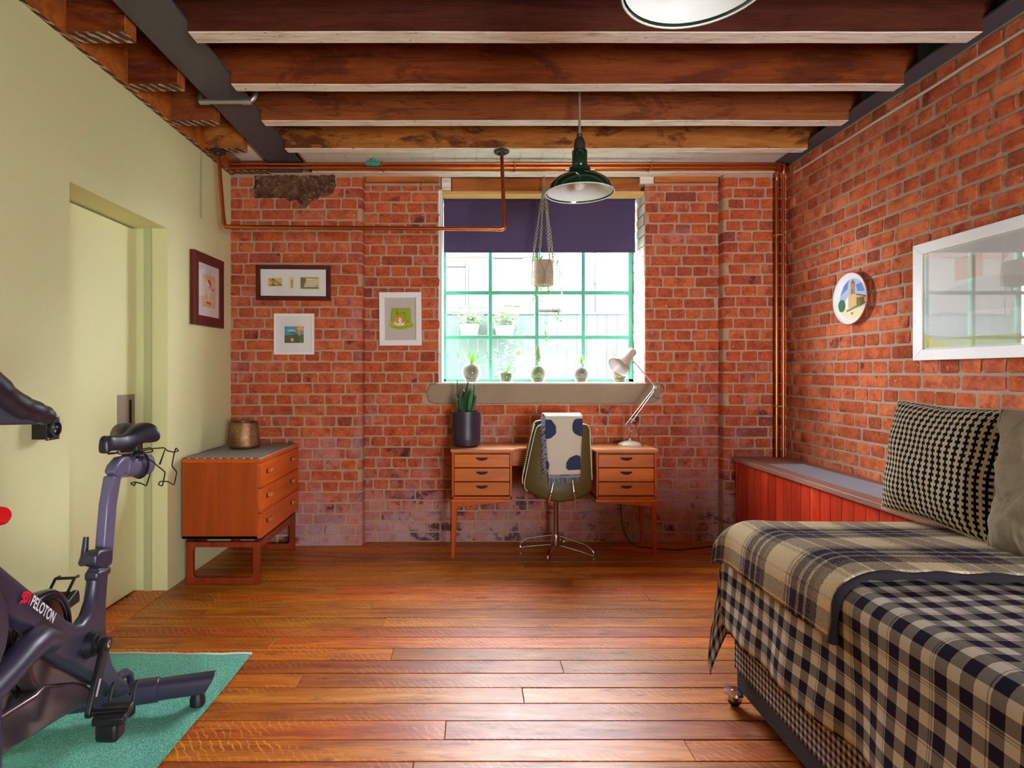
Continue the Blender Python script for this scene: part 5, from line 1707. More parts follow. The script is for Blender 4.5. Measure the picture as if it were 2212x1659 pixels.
# tail: foot socket and rear stabiliser bar with rubber feet
f0, f1 = BK(283, 1492, 0.06), None
zc_ = 0.10
def G(px, py, z):
    Y = (H - z) * F / (py - CY)
    return Vector((wx(px, Y), Y, z))
s0, s1 = G(262, 1500, 0.085), G(455, 1473, 0.088)
sd = (s1 - s0).normalized(); sn = Vector((0, 0, 1)); sb = sd.cross(sn).normalized()
def stab(name, t0, t1, rw, rh, mat, slant=0.0):
    m_ = MB(); pts_ = []
    for k_, t in enumerate((t0, t1)):
        c_ = s0.lerp(s1, t)
        for i in range(20):
            a = 2 * PI * i / 20
            x_, z_ = math.copysign(abs(math.cos(a)) ** 0.7, math.cos(a)), math.copysign(abs(math.sin(a)) ** 0.7, math.sin(a))
            pts_.append(c_ + sb * rw * x_ + sn * rh * z_ + (sd * (slant * z_) if k_ == 1 else Vector((0, 0, 0))))
    m_.add(pts_, [(i, (i + 1) % 20, 20 + (i + 1) % 20, 20 + i) for i in range(20)] + [tuple(range(20))[::-1], tuple(range(20, 40))])
    return obj(name, m_, mat, bike, bevel=0.004)
stab('stabiliser_sleeve', -0.1, 0.42, 0.034, 0.041, M_BIKE)
stab('stabiliser_bar', 0.41, 1.0, 0.031, 0.036, M_BIKE, 0.02)
stab('stabiliser_far_half', -1.3, -0.08, 0.033, 0.038, M_BIKE)
for t in (0.06, 0.85, -1.15):
    c_ = s0.lerp(s1, t)
    obj('rubber_foot', MB().lathe([(0.022, ZB - 0.001), (0.027, ZB + 0.004), (0.027, 0.035), (0.018, 0.060)], (c_.x, c_.y, 0), n=20), M_BIKED, bike)
obj('tail_lever', MB().tube([BK(250, 1466, 0.02), BK(270, 1453, 0.02), BK(281, 1458, 0.02), BK(283, 1474, 0.02)], [0.016, 0.015, 0.013, 0.010], 10), M_BIKE, bike)
# polished base rail to the front, its upright, and the dark branch tubes
bprism('base_rail', [(215, 1500), (190, 1478), (165, 1472), (100, 1478), (82, 1497), (0, 1548), (-160, 1650), (-160, 1740), (0, 1640), (60, 1602), (120, 1562), (170, 1532), (205, 1520)], -0.05, 0.02, M_SMOKE, 0.012)
bprism('rear_guard', [(62, 1425), (66, 1408), (120, 1412), (165, 1440), (200, 1480), (160, 1482), (100, 1486), (82, 1492), (70, 1470)], -0.035, 0.012, M_SMOKE, 0.01)
obj('branch_tube', MB().tube([BK(112, 1385, 0.055), BK(84, 1382, 0.06), BK(50, 1412, 0.06), BK(14, 1455, 0.06), BK(-60, 1530, 0.06)], [0.03, 0.036, 0.036, 0.034, 0.034], 18), M_BIKE, bike)
bprism('front_fork', [(-60, 1240), (10, 1262), (28, 1300), (33, 1350), (24, 1400), (10, 1440), (2, 1470), (10, 1500), (12, 1560), (2, 1610), (-60, 1700)], 0.02, 0.085, M_BIKE, 0.030, seg=5)
flc = BK(-40, 1520, 0.0)
obj('flywheel', MB().lathe([(0.0, 0.02), (0.17, 0.02), (0.20, 0.026), (0.215, 0.02), (0.215, -0.02), (0.2, -0.026), (0.17, -0.02), (0.0, -0.02)], BU((flc - BO).dot(BH) + 0.1, -0.02, flc.z + 0.05), BL, 48, caps=False), M_SMOKE, bike)
# front stabiliser and handlebar post, out of the frame but there
us = 0.98
obj('front_stabiliser', MB().tube([BU(us, -0.27, 0.055), BU(us, 0.27, 0.055)], 0.04, 16), M_BIKE, bike)
obj('handlebar_post', MB().tube([BU(0.88, 0.0, 0.50), BU(0.86, 0.0, 1.15)], 0.032, 14), M_BIKEL, bike)
obj('head_block', MB().box(BU(0.92, -0.05, 0.10), BU(0.74, 0.05, 0.62)), M_BIKE, bike, bevel=0.02, seg=3)
# handlebar grip, near end
vh = 0.10
hb = obj('handlebar_grip', MB().tube(fillet([BK(-75, 790, vh), BK(-20, 840, vh), BK(30, 877, vh), BK(66, 888, vh), BK(95, 897, vh), BK(106, 900, vh)], 0.03), [0.036] * 6 + [0.032] * 6 + [0.028] * 6 + [0.024] * 5 + [0.018] * 3, 18), M_SADDLE, bike, smooth=60)
bprism('handlebar_plate', [(-90, 850), (-20, 868), (20, 884), (50, 898), (86, 911), (80, 917), (-90, 920)], vh - 0.02, vh + 0.012, M_BIKE, 0.004)
obj('handlebar_cross', MB().tube([BU(0.86, 0.0, 1.15), BU(0.85, vh, 1.18), BK(-75, 800, vh)], 0.02, 12), M_BIKE, bike)
kn = BK(-10, 1119, 0.0)
obj('resistance_knob', MB().lathe([(0.0, -0.034), (0.012, -0.032), (0.021, -0.022), (0.021, 0.0), (0.023, 0.02), (0.019, 0.028), (0.0, 0.03)], kn, (0.75, -0.2, 0.3), 24, caps=False), plain('red_gloss_plastic', '#d4141e', 0.15), bike)
obj('knob_stem', MB().tube([kn + Vector((-0.02, 0.0, -0.02)), BU((kn - BO).dot(BH) + 0.12, 0, kn.z - 0.12)], 0.008, 8), M_BLACK, bike)

# lettering and mark on the down tube
def plane_text(body, p0, px1, size, mat, name, parent, depth=0.0006, v=0.0475):
    cu = bpy.data.curves.new('lettering', 'FONT')
    cu.body = body
    cu.size = 1.0
    cu.extrude = 0.0
    cu.offset = 0.022
    cu.space_character = 1.05
    t = bpy.data.objects.new('lettering', cu)
    COL.objects.link(t)
    dg = bpy.context.evaluated_depsgraph_get()
    me = bpy.data.meshes.new_from_object(t.evaluated_get(dg))
    bpy.data.objects.remove(t)
    xs = [q_.co.x for q_ in me.vertices]; ys = [q_.co.y for q_ in me.vertices]
    a, b_ = BK(*p0, v), BK(*px1, v)
    ex = (b_ - a); Lx = ex.length; ex.normalize()
    ey = BL.cross(ex).normalized()
    if ey.z < 0: ey = -ey
    sx_ = Lx / (max(xs) - min(xs)); sy_ = size / (max(ys) - min(ys))
    m_ = MB()
    m_.add([a + ex * (q_.co.x - min(xs)) * sx_ + ey * (q_.co.y - min(ys)) * sy_ + BL * depth for q_ in me.vertices], [tuple(p_.vertices) for p_ in me.polygons])
    bpy.data.meshes.remove(me)
    return obj(name, m_, mat, parent, smooth=0)
M_INK = plain('white_print', '#efecf4', 0.6)
M_REDINK = plain('red_print', '#e3123c', 0.5)
plane_text('PELOTON', (64, 1308), (113, 1347), 0.028, M_INK, 'lettering', fr_)
def ribbon(pix, w, v=0.0475, closed=False):
    pts_ = [BK(x, y, v) + BL * 0.0006 for x, y in pix]
    pts_ = fillet(pts_, 0.01, 4)
    m_ = MB(); L_ = []
    for i, p in enumerate(pts_):
        t = (pts_[min(i + 1, len(pts_) - 1)] - pts_[max(i - 1, 0)]).normalized()
        s_ = t.cross(BL).normalized()
        L_ += [p + s_ * w / 2, p - s_ * w / 2]
    m_.add(L_, [(2 * i, 2 * i + 1, 2 * i + 3, 2 * i + 2) for i in range(len(pts_) - 1)])
    return m_
mk = ribbon([(43, 1305), (45, 1299), (55, 1300), (60, 1294), (58, 1286), (52, 1286), (50, 1293), (55, 1294)], 0.0065)
mk2 = ribbon([(47, 1290), (50, 1281), (58, 1279), (65, 1284), (65, 1296), (60, 1304)], 0.0055)
mk3 = ribbon([(63, 1285), (68, 1279)], 0.006)
mk.add(mk2.v, mk2.f); mk.add(mk3.v, mk3.f)
obj('red_mark', mk, M_REDINK, fr_, smooth=0)
# ---------------------------------------------------------------- pictures
def flat_shapes(name, parent, O, U, V, Nn, shapes, step=0.00025):
    """flat print: coloured polygons lying on one another, in the picture's own metres"""
    mats, m_ = [], MB()
    for k_, (col, pts_) in enumerate(shapes):
        mt = plain('ink_' + col.strip('#'), col, 0.75)
        if mt not in mats: mats.append(mt)
        m_.add([O + U * x + V * y + Nn * (step * (k_ + 1)) for x, y in pts_], [tuple(range(len(pts_)))], mats.index(mt))
    return obj(name, m_, mats, parent, smooth=0)
def disc(cx_, cy_, rx, ry=None, n=20, a0=0, a1=2 * PI):
    ry = rx if ry is None else ry
    return [(cx_ + rx * math.cos(a0 + (a1 - a0) * i / n), cy_ + ry * math.sin(a0 + (a1 - a0) * i / n)) for i in range(n if a1 - a0 > 6.28 else n + 1)]
def rect(x0, y0, x1, y1): return [(x0, y0), (x1, y0), (x1, y1), (x0, y1)]
def line(x0, y0, x1, y1, w):
    d = Vector((x1 - x0, y1 - y0)); d.normalize(); n_ = Vector((-d.y, d.x)) * w / 2
    return [(x0 + n_.x, y0 + n_.y), (x0 - n_.x, y0 - n_.y), (x1 - n_.x, y1 - n_.y), (x1 + n_.x, y1 + n_.y)]
def picture(name, label, O, U, V, w, h, fw, depth, fmat, mount, rebate=0.006, glass=True, inner_mat=None):
    """O lower left corner on the wall, U along, V up; a mitred frame, mount card and glass"""
    U, V = Vector(U).normalized(), Vector(V).normalized()
    Nn = U.cross(V).normalized()
    th_ = thing(name, label, 'picture', O + U * w / 2)
    a = [O, O + U * w, O + U * w + V * h, O + V * h]
    b_ = [O + U * fw + V * fw, O + U * (w - fw) + V * fw, O + U * (w - fw) + V * (h - fw), O + U * fw + V * (h - fw)]
    for i in range(4):
        j = (i + 1) % 4
        m_ = MB()
        lo = [a[i], a[j], b_[j], b_[i]]
        hi = [a[i] + Nn * depth, a[j] + Nn * depth, b_[j] + Nn * (depth - 0.002), b_[i] + Nn * (depth - 0.002)]
        m_.hexa(lo, hi)
        obj('frame_side', m_, fmat, th_, bevel=0.0015, seg=2, smooth=0)
    q = [p + Nn * (depth - rebate - 0.004) for p in b_]
    ex = 0.002
    m_ = MB().prism(q, Nn * 0.003)
    obj('mount_card', m_, mount, th_, smooth=0)
    if glass:
        obj('glass_pane', MB().prism([p + Nn * (depth - rebate + 0.0022) for p in b_], Nn * 0.0008), M_PICGLASS, th_, smooth=0)
    return th_, O + Nn * (depth - rebate - 0.001), U, V, Nn
YF = YP - 0.006
# three sepia bridge prints
o = P(556, 648.5, YF); u = P(715, 650, YF) - o; v = P(555.5, 573, YF) - o
th_, O_, U, V, Nn = picture('bridge_prints', 'wide dark wood frame with three small sepia bridge prints', Vector(o), u, v, u.length, v.length, 0.030, 0.024, M_MAHOG, M_MOUNT)
W_, H_ = u.length, v.length
def prnt(x0, y0, x1, y1):     # picture fractions measured on the photograph
    return x0 * W_, y0 * H_, x1 * W_, y1 * H_
sh = []
for (x0, y0, x1, y1) in ((0.145, 0.36, 0.36, 0.66), (0.44, 0.30, 0.52, 0.68), (0.585, 0.30, 0.86, 0.69)):
    a, b_, c_, d = prnt(x0, y0, x1, y1)
    sh.append(('#e9dcae', rect(a, b_, c_, d)))
a, b_, c_, d = prnt(0.165, 0.40, 0.345, 0.62)
sh += [('#cdb36a', rect(a, b_, c_, d)), ('#6a5420', rect(a, b_ + 0.004, c_, b_ + 0.010)), ('#5c491d', rect(a + 0.024, b_, a + 0.042, d - 0.002)), ('#cdb36a', rect(a + 0.028, b_ + 0.012, a + 0.032, d - 0.012)), ('#cdb36a', rect(a + 0.035, b_ + 0.012, a + 0.039, d - 0.012)), ('#5c491d', line(a, d - 0.012, a + 0.028, d - 0.014, 0.004)), ('#5c491d', line(a + 0.04, d - 0.014, c_, b_ + 0.006, 0.005))]
a, b_, c_, d = prnt(0.46, 0.35, 0.505, 0.63)
sh += [('#e0bd84', rect(a, b_, c_, d)), ('#5c491d', rect((a + c_) / 2 - 0.002, b_, (a + c_) / 2 + 0.002, d - 0.02)), ('#5c491d', line((a + c_) / 2, d - 0.026, a + 0.003, d - 0.016, 0.003)), ('#5c491d', line((a + c_) / 2, d - 0.026, c_ - 0.003, d - 0.018, 0.003))]
a, b_, c_, d = prnt(0.60, 0.33, 0.845, 0.65)
sh += [('#7a6a36', rect(a, b_, c_, d)), ('#eee3b6', [(a + 0.022 + 0.02 * (1 - math.cos(t * PI / 8)) * 0.5, b_ + 0.012 + (d - b_ - 0.022) * (0.5 + 0.5 * math.sin(-PI / 2 + t * PI / 8))) for t in range(9)][::-1] + [(a + 0.03, b_ + 0.012), (c_, b_ + 0.012), (c_, d - 0.006), (a + 0.03, d - 0.006)]), ('#9a8a52', rect(a + 0.03, b_ + 0.022, c_ - 0.004, b_ + 0.0235)), ('#6a5420', line(c_ - 0.02, b_ + 0.012, c_ - 0.016, b_ + 0.03, 0.003)), ('#6a5420', line(c_ - 0.012, b_ + 0.012, c_ - 0.006, b_ + 0.036, 0.002))]
flat_shapes('print', th_, O_, U, V, Nn, [(c_, p if sum((p[i][0] * p[(i + 1) % len(p)][1] - p[(i + 1) % len(p)][0] * p[i][1]) for i in range(len(p))) > 0 else p[::-1]) for c_, p in sh])
def ccw(sh): return [(c_, p if sum((p[i][0] * p[(i + 1) % len(p)][1] - p[(i + 1) % len(p)][0] * p[i][1]) for i in range(len(p))) > 0 else p[::-1]) for c_, p in sh]
# square white frame, giraffe
o = P(594, 766, YF); u = P(680, 766, YF) - o; v = P(594, 678, YF) - o
th_, O_, U, V, Nn = picture('giraffe_picture', 'square white frame with a small picture of a giraffe under blue sky', o, u, v, u.length, v.length, 0.019, 0.026, M_WHITE_FRAME, M_MOUNT, rebate=0.012)
W_, H_ = u.length, v.length
x0, x1, y0, y1 = 0.255 * W_, 0.735 * W_, 0.285 * H_, 0.69 * H_
sh = [('#4f97b4', rect(x0, y0, x1, y1)), ('#a9cdd4', disc((x0 + x1) / 2 - 0.02, y1 - 0.03, 0.03, 0.008)), ('#43602f', [(x0, y0), (x1, y0), (x1, y0 + 0.06), (x0 + 0.085, y0 + 0.062), (x0 + 0.04, y0 + 0.055), (x0, y0 + 0.054)]), ('#6f4a38', disc(x0 + 0.035, y0 + 0.028, 0.034, 0.022)), ('#5a4a32', rect(x0, y0, x1 - 0.03, y0 + 0.012)), ('#c9b48c', disc(x0 + 0.055, y0 + 0.022, 0.012, 0.014)), ('#2d4a34', line(x0 + 0.04, y0 + 0.078, x0 + 0.085, y0 + 0.062, 0.006)), ('#e08a3c', [(x1 - 0.055, y1), (x1, y1), (x1, y1 - 0.03), (x1 - 0.018, y1 - 0.028), (x1 - 0.026, y1 - 0.065), (x1 - 0.036, y1 - 0.07), (x1 - 0.042, y1 - 0.04)])]
rg = random.Random(3)
for i in range(14):
    xx, yy = x1 - 0.006 - rg.random() * 0.036, y1 - 0.006 - rg.random() * 0.02
    sh.append(('#f0e2c0', disc(xx, yy, 0.003, 0.003, 6)))
flat_shapes('print', th_, O_, U, V, Nn, ccw(sh))
# white frame, dog on a green chair
YF2 = YB - 0.006
o = P(821, 747, YF2); u = P(911.5, 746.5, YF2) - o; v = P(820, 632.5, YF2) - o
th_, O_, U, V, Nn = picture('dog_picture', 'upright white frame with a drawing of a dog on a green cushioned chair', o, u, v, u.length, v.length, 0.040, 0.03, M_WHITE_FRAME, plain('stone_grey_card', '#cfc5ba', 0.8), rebate=0.018)
W_, H_ = u.length, v.length
k_ = W_ / 940.0
L = lambda x, y: ((x - 205) * k_, (1415 - y) * k_)
sh = [('#a8b32a', [L(*p) for p in ((485, 572), (890, 572), (905, 640), (912, 880), (900, 930), (470, 900), (458, 880), (462, 700))]), ('#b6c02c', [L(*p) for p in ((430, 900), (560, 880), (900, 890), (935, 895), (975, 960), (930, 1010), (780, 1050), (640, 1055), (500, 1030), (400, 970))]),
      ('#7f8a1c', [L(*p) for p in ((400, 970), (560, 1000), (700, 1012), (940, 960), (930, 975), (700, 1028), (560, 1015))])]
for (p, q_) in (((597, 575), (600, 780)), ((600, 690), (765, 686)), ((770, 660), (775, 810)), ((550, 655), (625, 705)), ((745, 690), (790, 655)), ((780, 830), (860, 880)), ((770, 925), (880, 880)), ((485, 572), (460, 880))):
    sh.append(('#4d5612', line(*L(*p), *L(*q_), 0.0025)))
dd = lambda x, y, r, s=1.0: disc(*L(x, y), r * k_, r * k_ * s, 18)
sh += [('#eee6da', dd(640, 905, 118, 0.52)), ('#e08b2e', dd(600, 845, 62, 1.1)), ('#f2ece4', dd(720, 940, 45, 0.5)), ('#e59a44', dd(660, 838, 78, 0.85)), ('#e08b2e', dd(715, 860, 34, 1.6)), ('#f2ece4', dd(668, 850, 34, 1.5)), ('#2a211c', dd(672, 850, 11)), ('#2a211c', dd(640, 830, 7)), ('#2a211c', dd(690, 828, 7))]
flat_shapes('print', th_, O_, U, V, Nn, ccw(sh))
# picture on the sage wall
yl0, yl1 = 3.52, 3.943
o = Vector((XL + 0.001, yl0, 1.527)); u = Vector((0, yl1 - yl0, 0.004)); v = Vector((0, 0, 0.456))
th_, O_, U, V, Nn = picture('figure_print', 'dark wood frame with a small red-capped figure on peach paper on the sage wall', o, u, v, u.length, v.length, 0.062, 0.028, wood('mahogany_upright', '#6b231b', '#471310', axis=2, rough=0.4, rnd=0.05, bmp=0.05), M_MOUNT, rebate=0.008)
W_, H_ = u.length, v.length
a, b_, c_, d = 0.29 * W_, 0.27 * H_, 0.73 * W_, 0.73 * H_
sh = [('#eab98a', rect(a, b_, c_, d)), ('#f0c89c', rect(a + 0.006, b_ + 0.02, c_ - 0.02, d - 0.03))]
mx_, my_ = (a + c_) / 2 - 0.01, (b_ + d) / 2
sh += [('#f3ece2', disc(mx_, my_ - 0.012, 0.026, 0.036)), ('#f3ece2', disc(mx_ - 0.006, my_ + 0.032, 0.034, 0.034)), ('#c8322c', disc(mx_ + 0.004, my_ + 0.036, 0.036, 0.036, 16, -0.35, 2.1)), ('#221c1c', disc(mx_ + 0.012, my_ + 0.024, 0.005, 0.007, 10)), ('#f3ece2', line(mx_ + 0.01, my_ - 0.002, mx_ + 0.055, my_ + 0.006, 0.012)), ('#c8322c', rect(mx_ + 0.05, my_ + 0.004, mx_ + 0.068, my_ + 0.022)), ('#f3ece2', rect(mx_ - 0.016, my_ - 0.075, mx_ - 0.004, my_ - 0.03)), ('#f3ece2', rect(mx_ + 0.004, my_ - 0.075, mx_ + 0.015, my_ - 0.03)), ('#c8322c', disc(mx_ - 0.014, my_ - 0.076, 0.017, 0.007)), ('#c8322c', disc(mx_ + 0.016, my_ - 0.080, 0.017, 0.007)), ('#8a7868', line(mx_ - 0.03, my_ - 0.05, mx_ - 0.012, my_ - 0.02, 0.003))]
flat_shapes('print', th_, O_, U, V, Nn, ccw(sh))
# big white frame on the right wall, glazed
pa, pb = onX(1973.5, 538, XR - 0.03), onX(1978, 779.5, XR - 0.03)
y_far = (pa.y + pb.y) / 2
z0, z1 = 1.290, 1.862
O0 = Vector((XR - 0.006, y_far, z0)); u = Vector((0, -0.80, 0)); v = Vector((0, 0, z1 - z0))
th_, O_, U, V, Nn = picture('large_glazed_picture', 'large wide white frame whose glass mirrors the window on the orange brick wall', O0, u, v, 0.80, z1 - z0, 0.052, 0.034, M_WHITE_FRAME, plain('pale_print_paper', '#ecebe4', 0.8), rebate=0.012)
W_, H_ = 0.80, z1 - z0
sh = [('#dfe3e6', rect(0.06, 0.06, 0.74, H_ - 0.06)), ('#d3d8a8', rect(0.06, 0.06, 0.74, 0.10)), ('#cfd5da', [(0.06, 0.30), (0.40, 0.36), (0.74, 0.30), (0.74, 0.20), (0.06, 0.22)]), ('#d9cf7a', [(0.06, 0.06), (0.22, 0.06), (0.14, 0.09), (0.06, 0.13)]), ('#d9b6b0', rect(0.24, 0.36, 0.38, 0.46))]
flat_shapes('print', th_, O_, U, V, Nn, ccw(sh))

# souvenir plate
pc = onX(1841, 645, XR - 0.02)
pyr = 0.152
plate = thing('painted_plate', 'round painted plate with a church tower hung on the orange brick wall', 'plate', Vector((XR - 0.006, pc.y, pc.z - pyr)))
cp = Vector((XR - 0.006, pc.y, pc.z))
obj('dish', MB().lathe([(0.0, 0.006), (0.09, 0.006), (0.12, 0.012), (pyr - 0.006, 0.028), (pyr, 0.031), (pyr - 0.002, 0.034), (0.138, 0.020), (0.130, 0.013), (0.0, 0.012)], cp, (-1, 0, 0), 48, caps=False), plain('plate_glaze', '#eef0f2', 0.18), plate, smooth=60)
obj('plate_rim', MB().tube([cp + Vector((-0.032, pyr * math.cos(2 * PI * i / 48), pyr * math.sin(2 * PI * i / 48))) for i in range(48)], 0.003, 8, closed=True), plain('terracotta_rim', '#b4572c', 0.4), plate)
Up, Vp, Np = Vector((0, -1, 0)), Vector((0, 0, 1)), Vector((-1, 0, 0))
Oq = cp + Np * 0.0125
def clipd(pts_, R_=0.085): return [(x * min(1, R_ / max(1e-6, math.hypot(x, y))), y * min(1, R_ / max(1e-6, math.hypot(x, y)))) for x, y in pts_]
sh = [('#a9bfe0', disc(0, 0, 0.084, 0.084, 32)), ('#5f83c4', clipd([(-0.07, 0.02), (-0.05, 0.055), (-0.02, 0.075), (-0.03, 0.04)])), ('#5f83c4', clipd([(0.02, 0.05), (0.05, 0.055), (0.07, 0.02), (0.03, 0.025)])), ('#f2f2ee', clipd([(-0.06, -0.02), (-0.02, 0.015), (0.0, -0.03), (-0.05, -0.05)])), ('#e6d9b0', [(0.084 * math.cos(a), min(-0.035, 0.084 * math.sin(a))) for a in [PI + 0.43 + (PI - 0.86) * i / 16 for i in range(17)]]), ('#c98a3c', rect(-0.008, -0.03, 0.012, 0.058)), ('#b4562c', [(-0.01, 0.058), (0.014, 0.058), (0.002, 0.074)]), ('#d8b478', rect(-0.022, -0.035, 0.024, 0.016)), ('#8a6a3c', rect(-0.004, 0.02, 0.004, 0.036)), ('#cfa860', [(0.024, -0.04), (0.078, -0.02), (0.078, 0.0), (0.024, 0.014)]), ('#7a4a34', line(0.024, 0.014, 0.078, 0.0, 0.004)), ('#2f6b34', disc(-0.062, -0.022, 0.02, 0.024)), ('#5f8a3a', line(-0.03, -0.046, 0.07, -0.022, 0.006))]
for i in range(5): sh.append(('#6a5030', rect(0.03 + i * 0.009, -0.028, 0.034 + i * 0.009, 0.0)))
sh.append(('#4a4030', line(0.002, -0.062, 0.002, -0.052, 0.004)))
flat_shapes('print', plate, Oq, Up, Vp, Np, ccw([(c_, [(x * 1.52, y * 1.52) for x, y in p]) for c_, p in sh]), step=0.0004)
# sage wall socket, black
ys0, ys1, zs_ = 2.249, 2.321, 1.0075
sk = thing('wall_socket', 'square black industrial power socket on the sage wall behind the handlebar', 'socket', (XL, 2.285, 0.96))
bx = obj('socket_box', MB().box((XL + 0.0005, ys0 + 0.003, zs_ - 0.040), (XL + 0.058, ys1 - 0.003, zs_ + 0.040)), M_BLACKP, sk, bevel=0.003)
obj('socket_face', MB().box((XL + 0.057, ys0, zs_ - 0.044), (XL + 0.063, ys1, zs_ + 0.044)), M_IRON, bx, bevel=0.002)
fcx = Vector((XL + 0.063, (ys0 + ys1) / 2, zs_))
obj('socket_collar', MB().lathe([(0.031, 0.0), (0.031, 0.012), (0.026, 0.012), (0.025, 0.001), (0.0, 0.001)], fcx, (1, 0, 0), 28, caps=False), M_IRON, bx)
for (dy, dz) in ((-0.010, 0.006), (0.010, 0.006), (0.0, -0.010)):
    obj('socket_pin', MB().lathe([(0.004, 0), (0.004, 0.008), (0.0, 0.0085)], fcx + Vector((0, dy, dz)), (1, 0, 0), 10), M_GALV, bx)
for (dy, dz) in ((-0.03, 0.037), (0.03, 0.037), (-0.03, -0.037), (0.03, -0.037)):
    obj('socket_screw', MB().lathe([(0.0035, 0), (0.0035, 0.002)], fcx + Vector((0, dy, dz)), (1, 0, 0), 8), M_GALV, bx)

# ---------------------------------------------------------------- pipes
M_FLANGE = M_IRON
cr = thing('copper_rail', 'copper pipe hanging rail dropped from two black flanges on the joists', 'rail', P(780, 494, 3.72))
YR_ = 3.70
pA0, pA1 = P(471, 334, YR_), P(484, 490, YR_)
pB0, pB1 = P(1083.5, 334, YR_), P(1090, 495, YR_)
pA0.z = pB0.z = 2.648
obj('rail_pipe', MB().tube(fillet([pA0, pA1, pB1, pB0], 0.035, 6), 0.0125, 16), M_COPPER, cr)
for p0, pm, d in ((pA0, pA1, pB1), (pB0, pB1, pA1)):
    obj('flange', MB().lathe([(0.048, 0.0), (0.050, -0.006), (0.046, -0.012), (0.024, -0.015), (0.022, -0.026), (0.0135, -0.028)], Vector((p0.x, p0.y, 2.648)), n=28), M_FLANGE, cr)
    up_ = (p0 - pm).normalized(); dd_ = (d - pm).normalized()
    e_ = fillet([pm + up_ * 0.055, pm, pm + dd_ * 0.055], 0.035, 6)
    obj('elbow', MB().tube(e_, 0.0145, 16), M_COPPER, cr)
pr = thing('copper_pipe_run', 'pair of long copper pipes under the ceiling, turning down the corner of the orange wall', 'pipes', (0.3, 4.02, 2.68))
for (y_, z_, xv, yv_) in ((4.030, 2.686, wx(1692, 4.06), 4.062), (4.034, 2.660, wx(1681, 4.06), 4.085)):
    obj('pipe', MB().tube(fillet([(XL + 0.03, y_, z_), (xv, y_, z_), (xv, yv_, z_ - 0.05), (xv, yv_, 0.637)], 0.05, 6), 0.0105, 12), M_COPPER, pr)
for zc_ in (2.20, 0.995):
    obj('pipe_clip', MB().box((wx(1676, 4.06), 4.055, zc_ - 0.006), (wx(1699, 4.06), 4.11, zc_ + 0.006)), plain('brass', '#c79a4a', 0.35, 0.9), pr, bevel=0.002)
for xq in (-0.62, 0.3, 1.25):
    obj('pipe_clip', MB().box((xq - 0.006, 4.015, 2.648), (xq + 0.006, 4.088, 2.699)), M_COPPER, pr, bevel=0.002)
M_VERD = plain('verdigris', '#3f9a7c', 0.8, var=0.5, vscale=60)
xq = wx(806, 4.03)
obj('valve', MB().lathe([(0.012, -0.05), (0.018, -0.04), (0.016, -0.01), (0.02, 0.0), (0.016, 0.012), (0.018, 0.04), (0.012, 0.05)], (xq, 4.026, 2.685), (1, 0, 0), 12).lathe([(0.008, 0), (0.008, 0.02), (0.014, 0.022), (0.014, 0.03)], (xq, 4.02, 2.69), (0, -0.6, 0.8), 10), M_VERD, pr)
# galvanised conduit passing under the beam
gc = thing('conduit_loop', 'grey steel conduit looped under the dark steel beam', 'pipe', (-1.3, 3.07, 2.65))
gpath = fillet([(-1.46, 3.15, 2.80), (-1.455, 3.10, 2.685), (-1.43, 3.07, 2.667), (-1.17, 3.07, 2.667), (-1.145, 3.07, 2.70), (-1.145, 3.12, 2.85)], 0.03, 6)
obj('conduit_pipe', MB().tube(gpath, 0.0125, 14), M_GALV, gc)
for xq in (-1.415, -1.19):
    obj('coupling', MB().lathe([(0.0155, -0.025), (0.0155, 0.025)], (xq, 3.07, 2.667), (1, 0, 0), 14), M_GALV, gc)
# brass hook on the pilaster recess
hk = MB().tube(fillet([P(914, 388, 4.19), P(914, 396, 4.18), P(908, 402, 4.17), P(912, 408, 4.17), P(918, 404, 4.18)], 0.006, 3), 0.0028, 6)
tag(obj('brass_hook', hk, plain('brass', '#c79a4a', 0.35, 0.9)), 'small brass hook under the ceiling beside the window', 'hook')

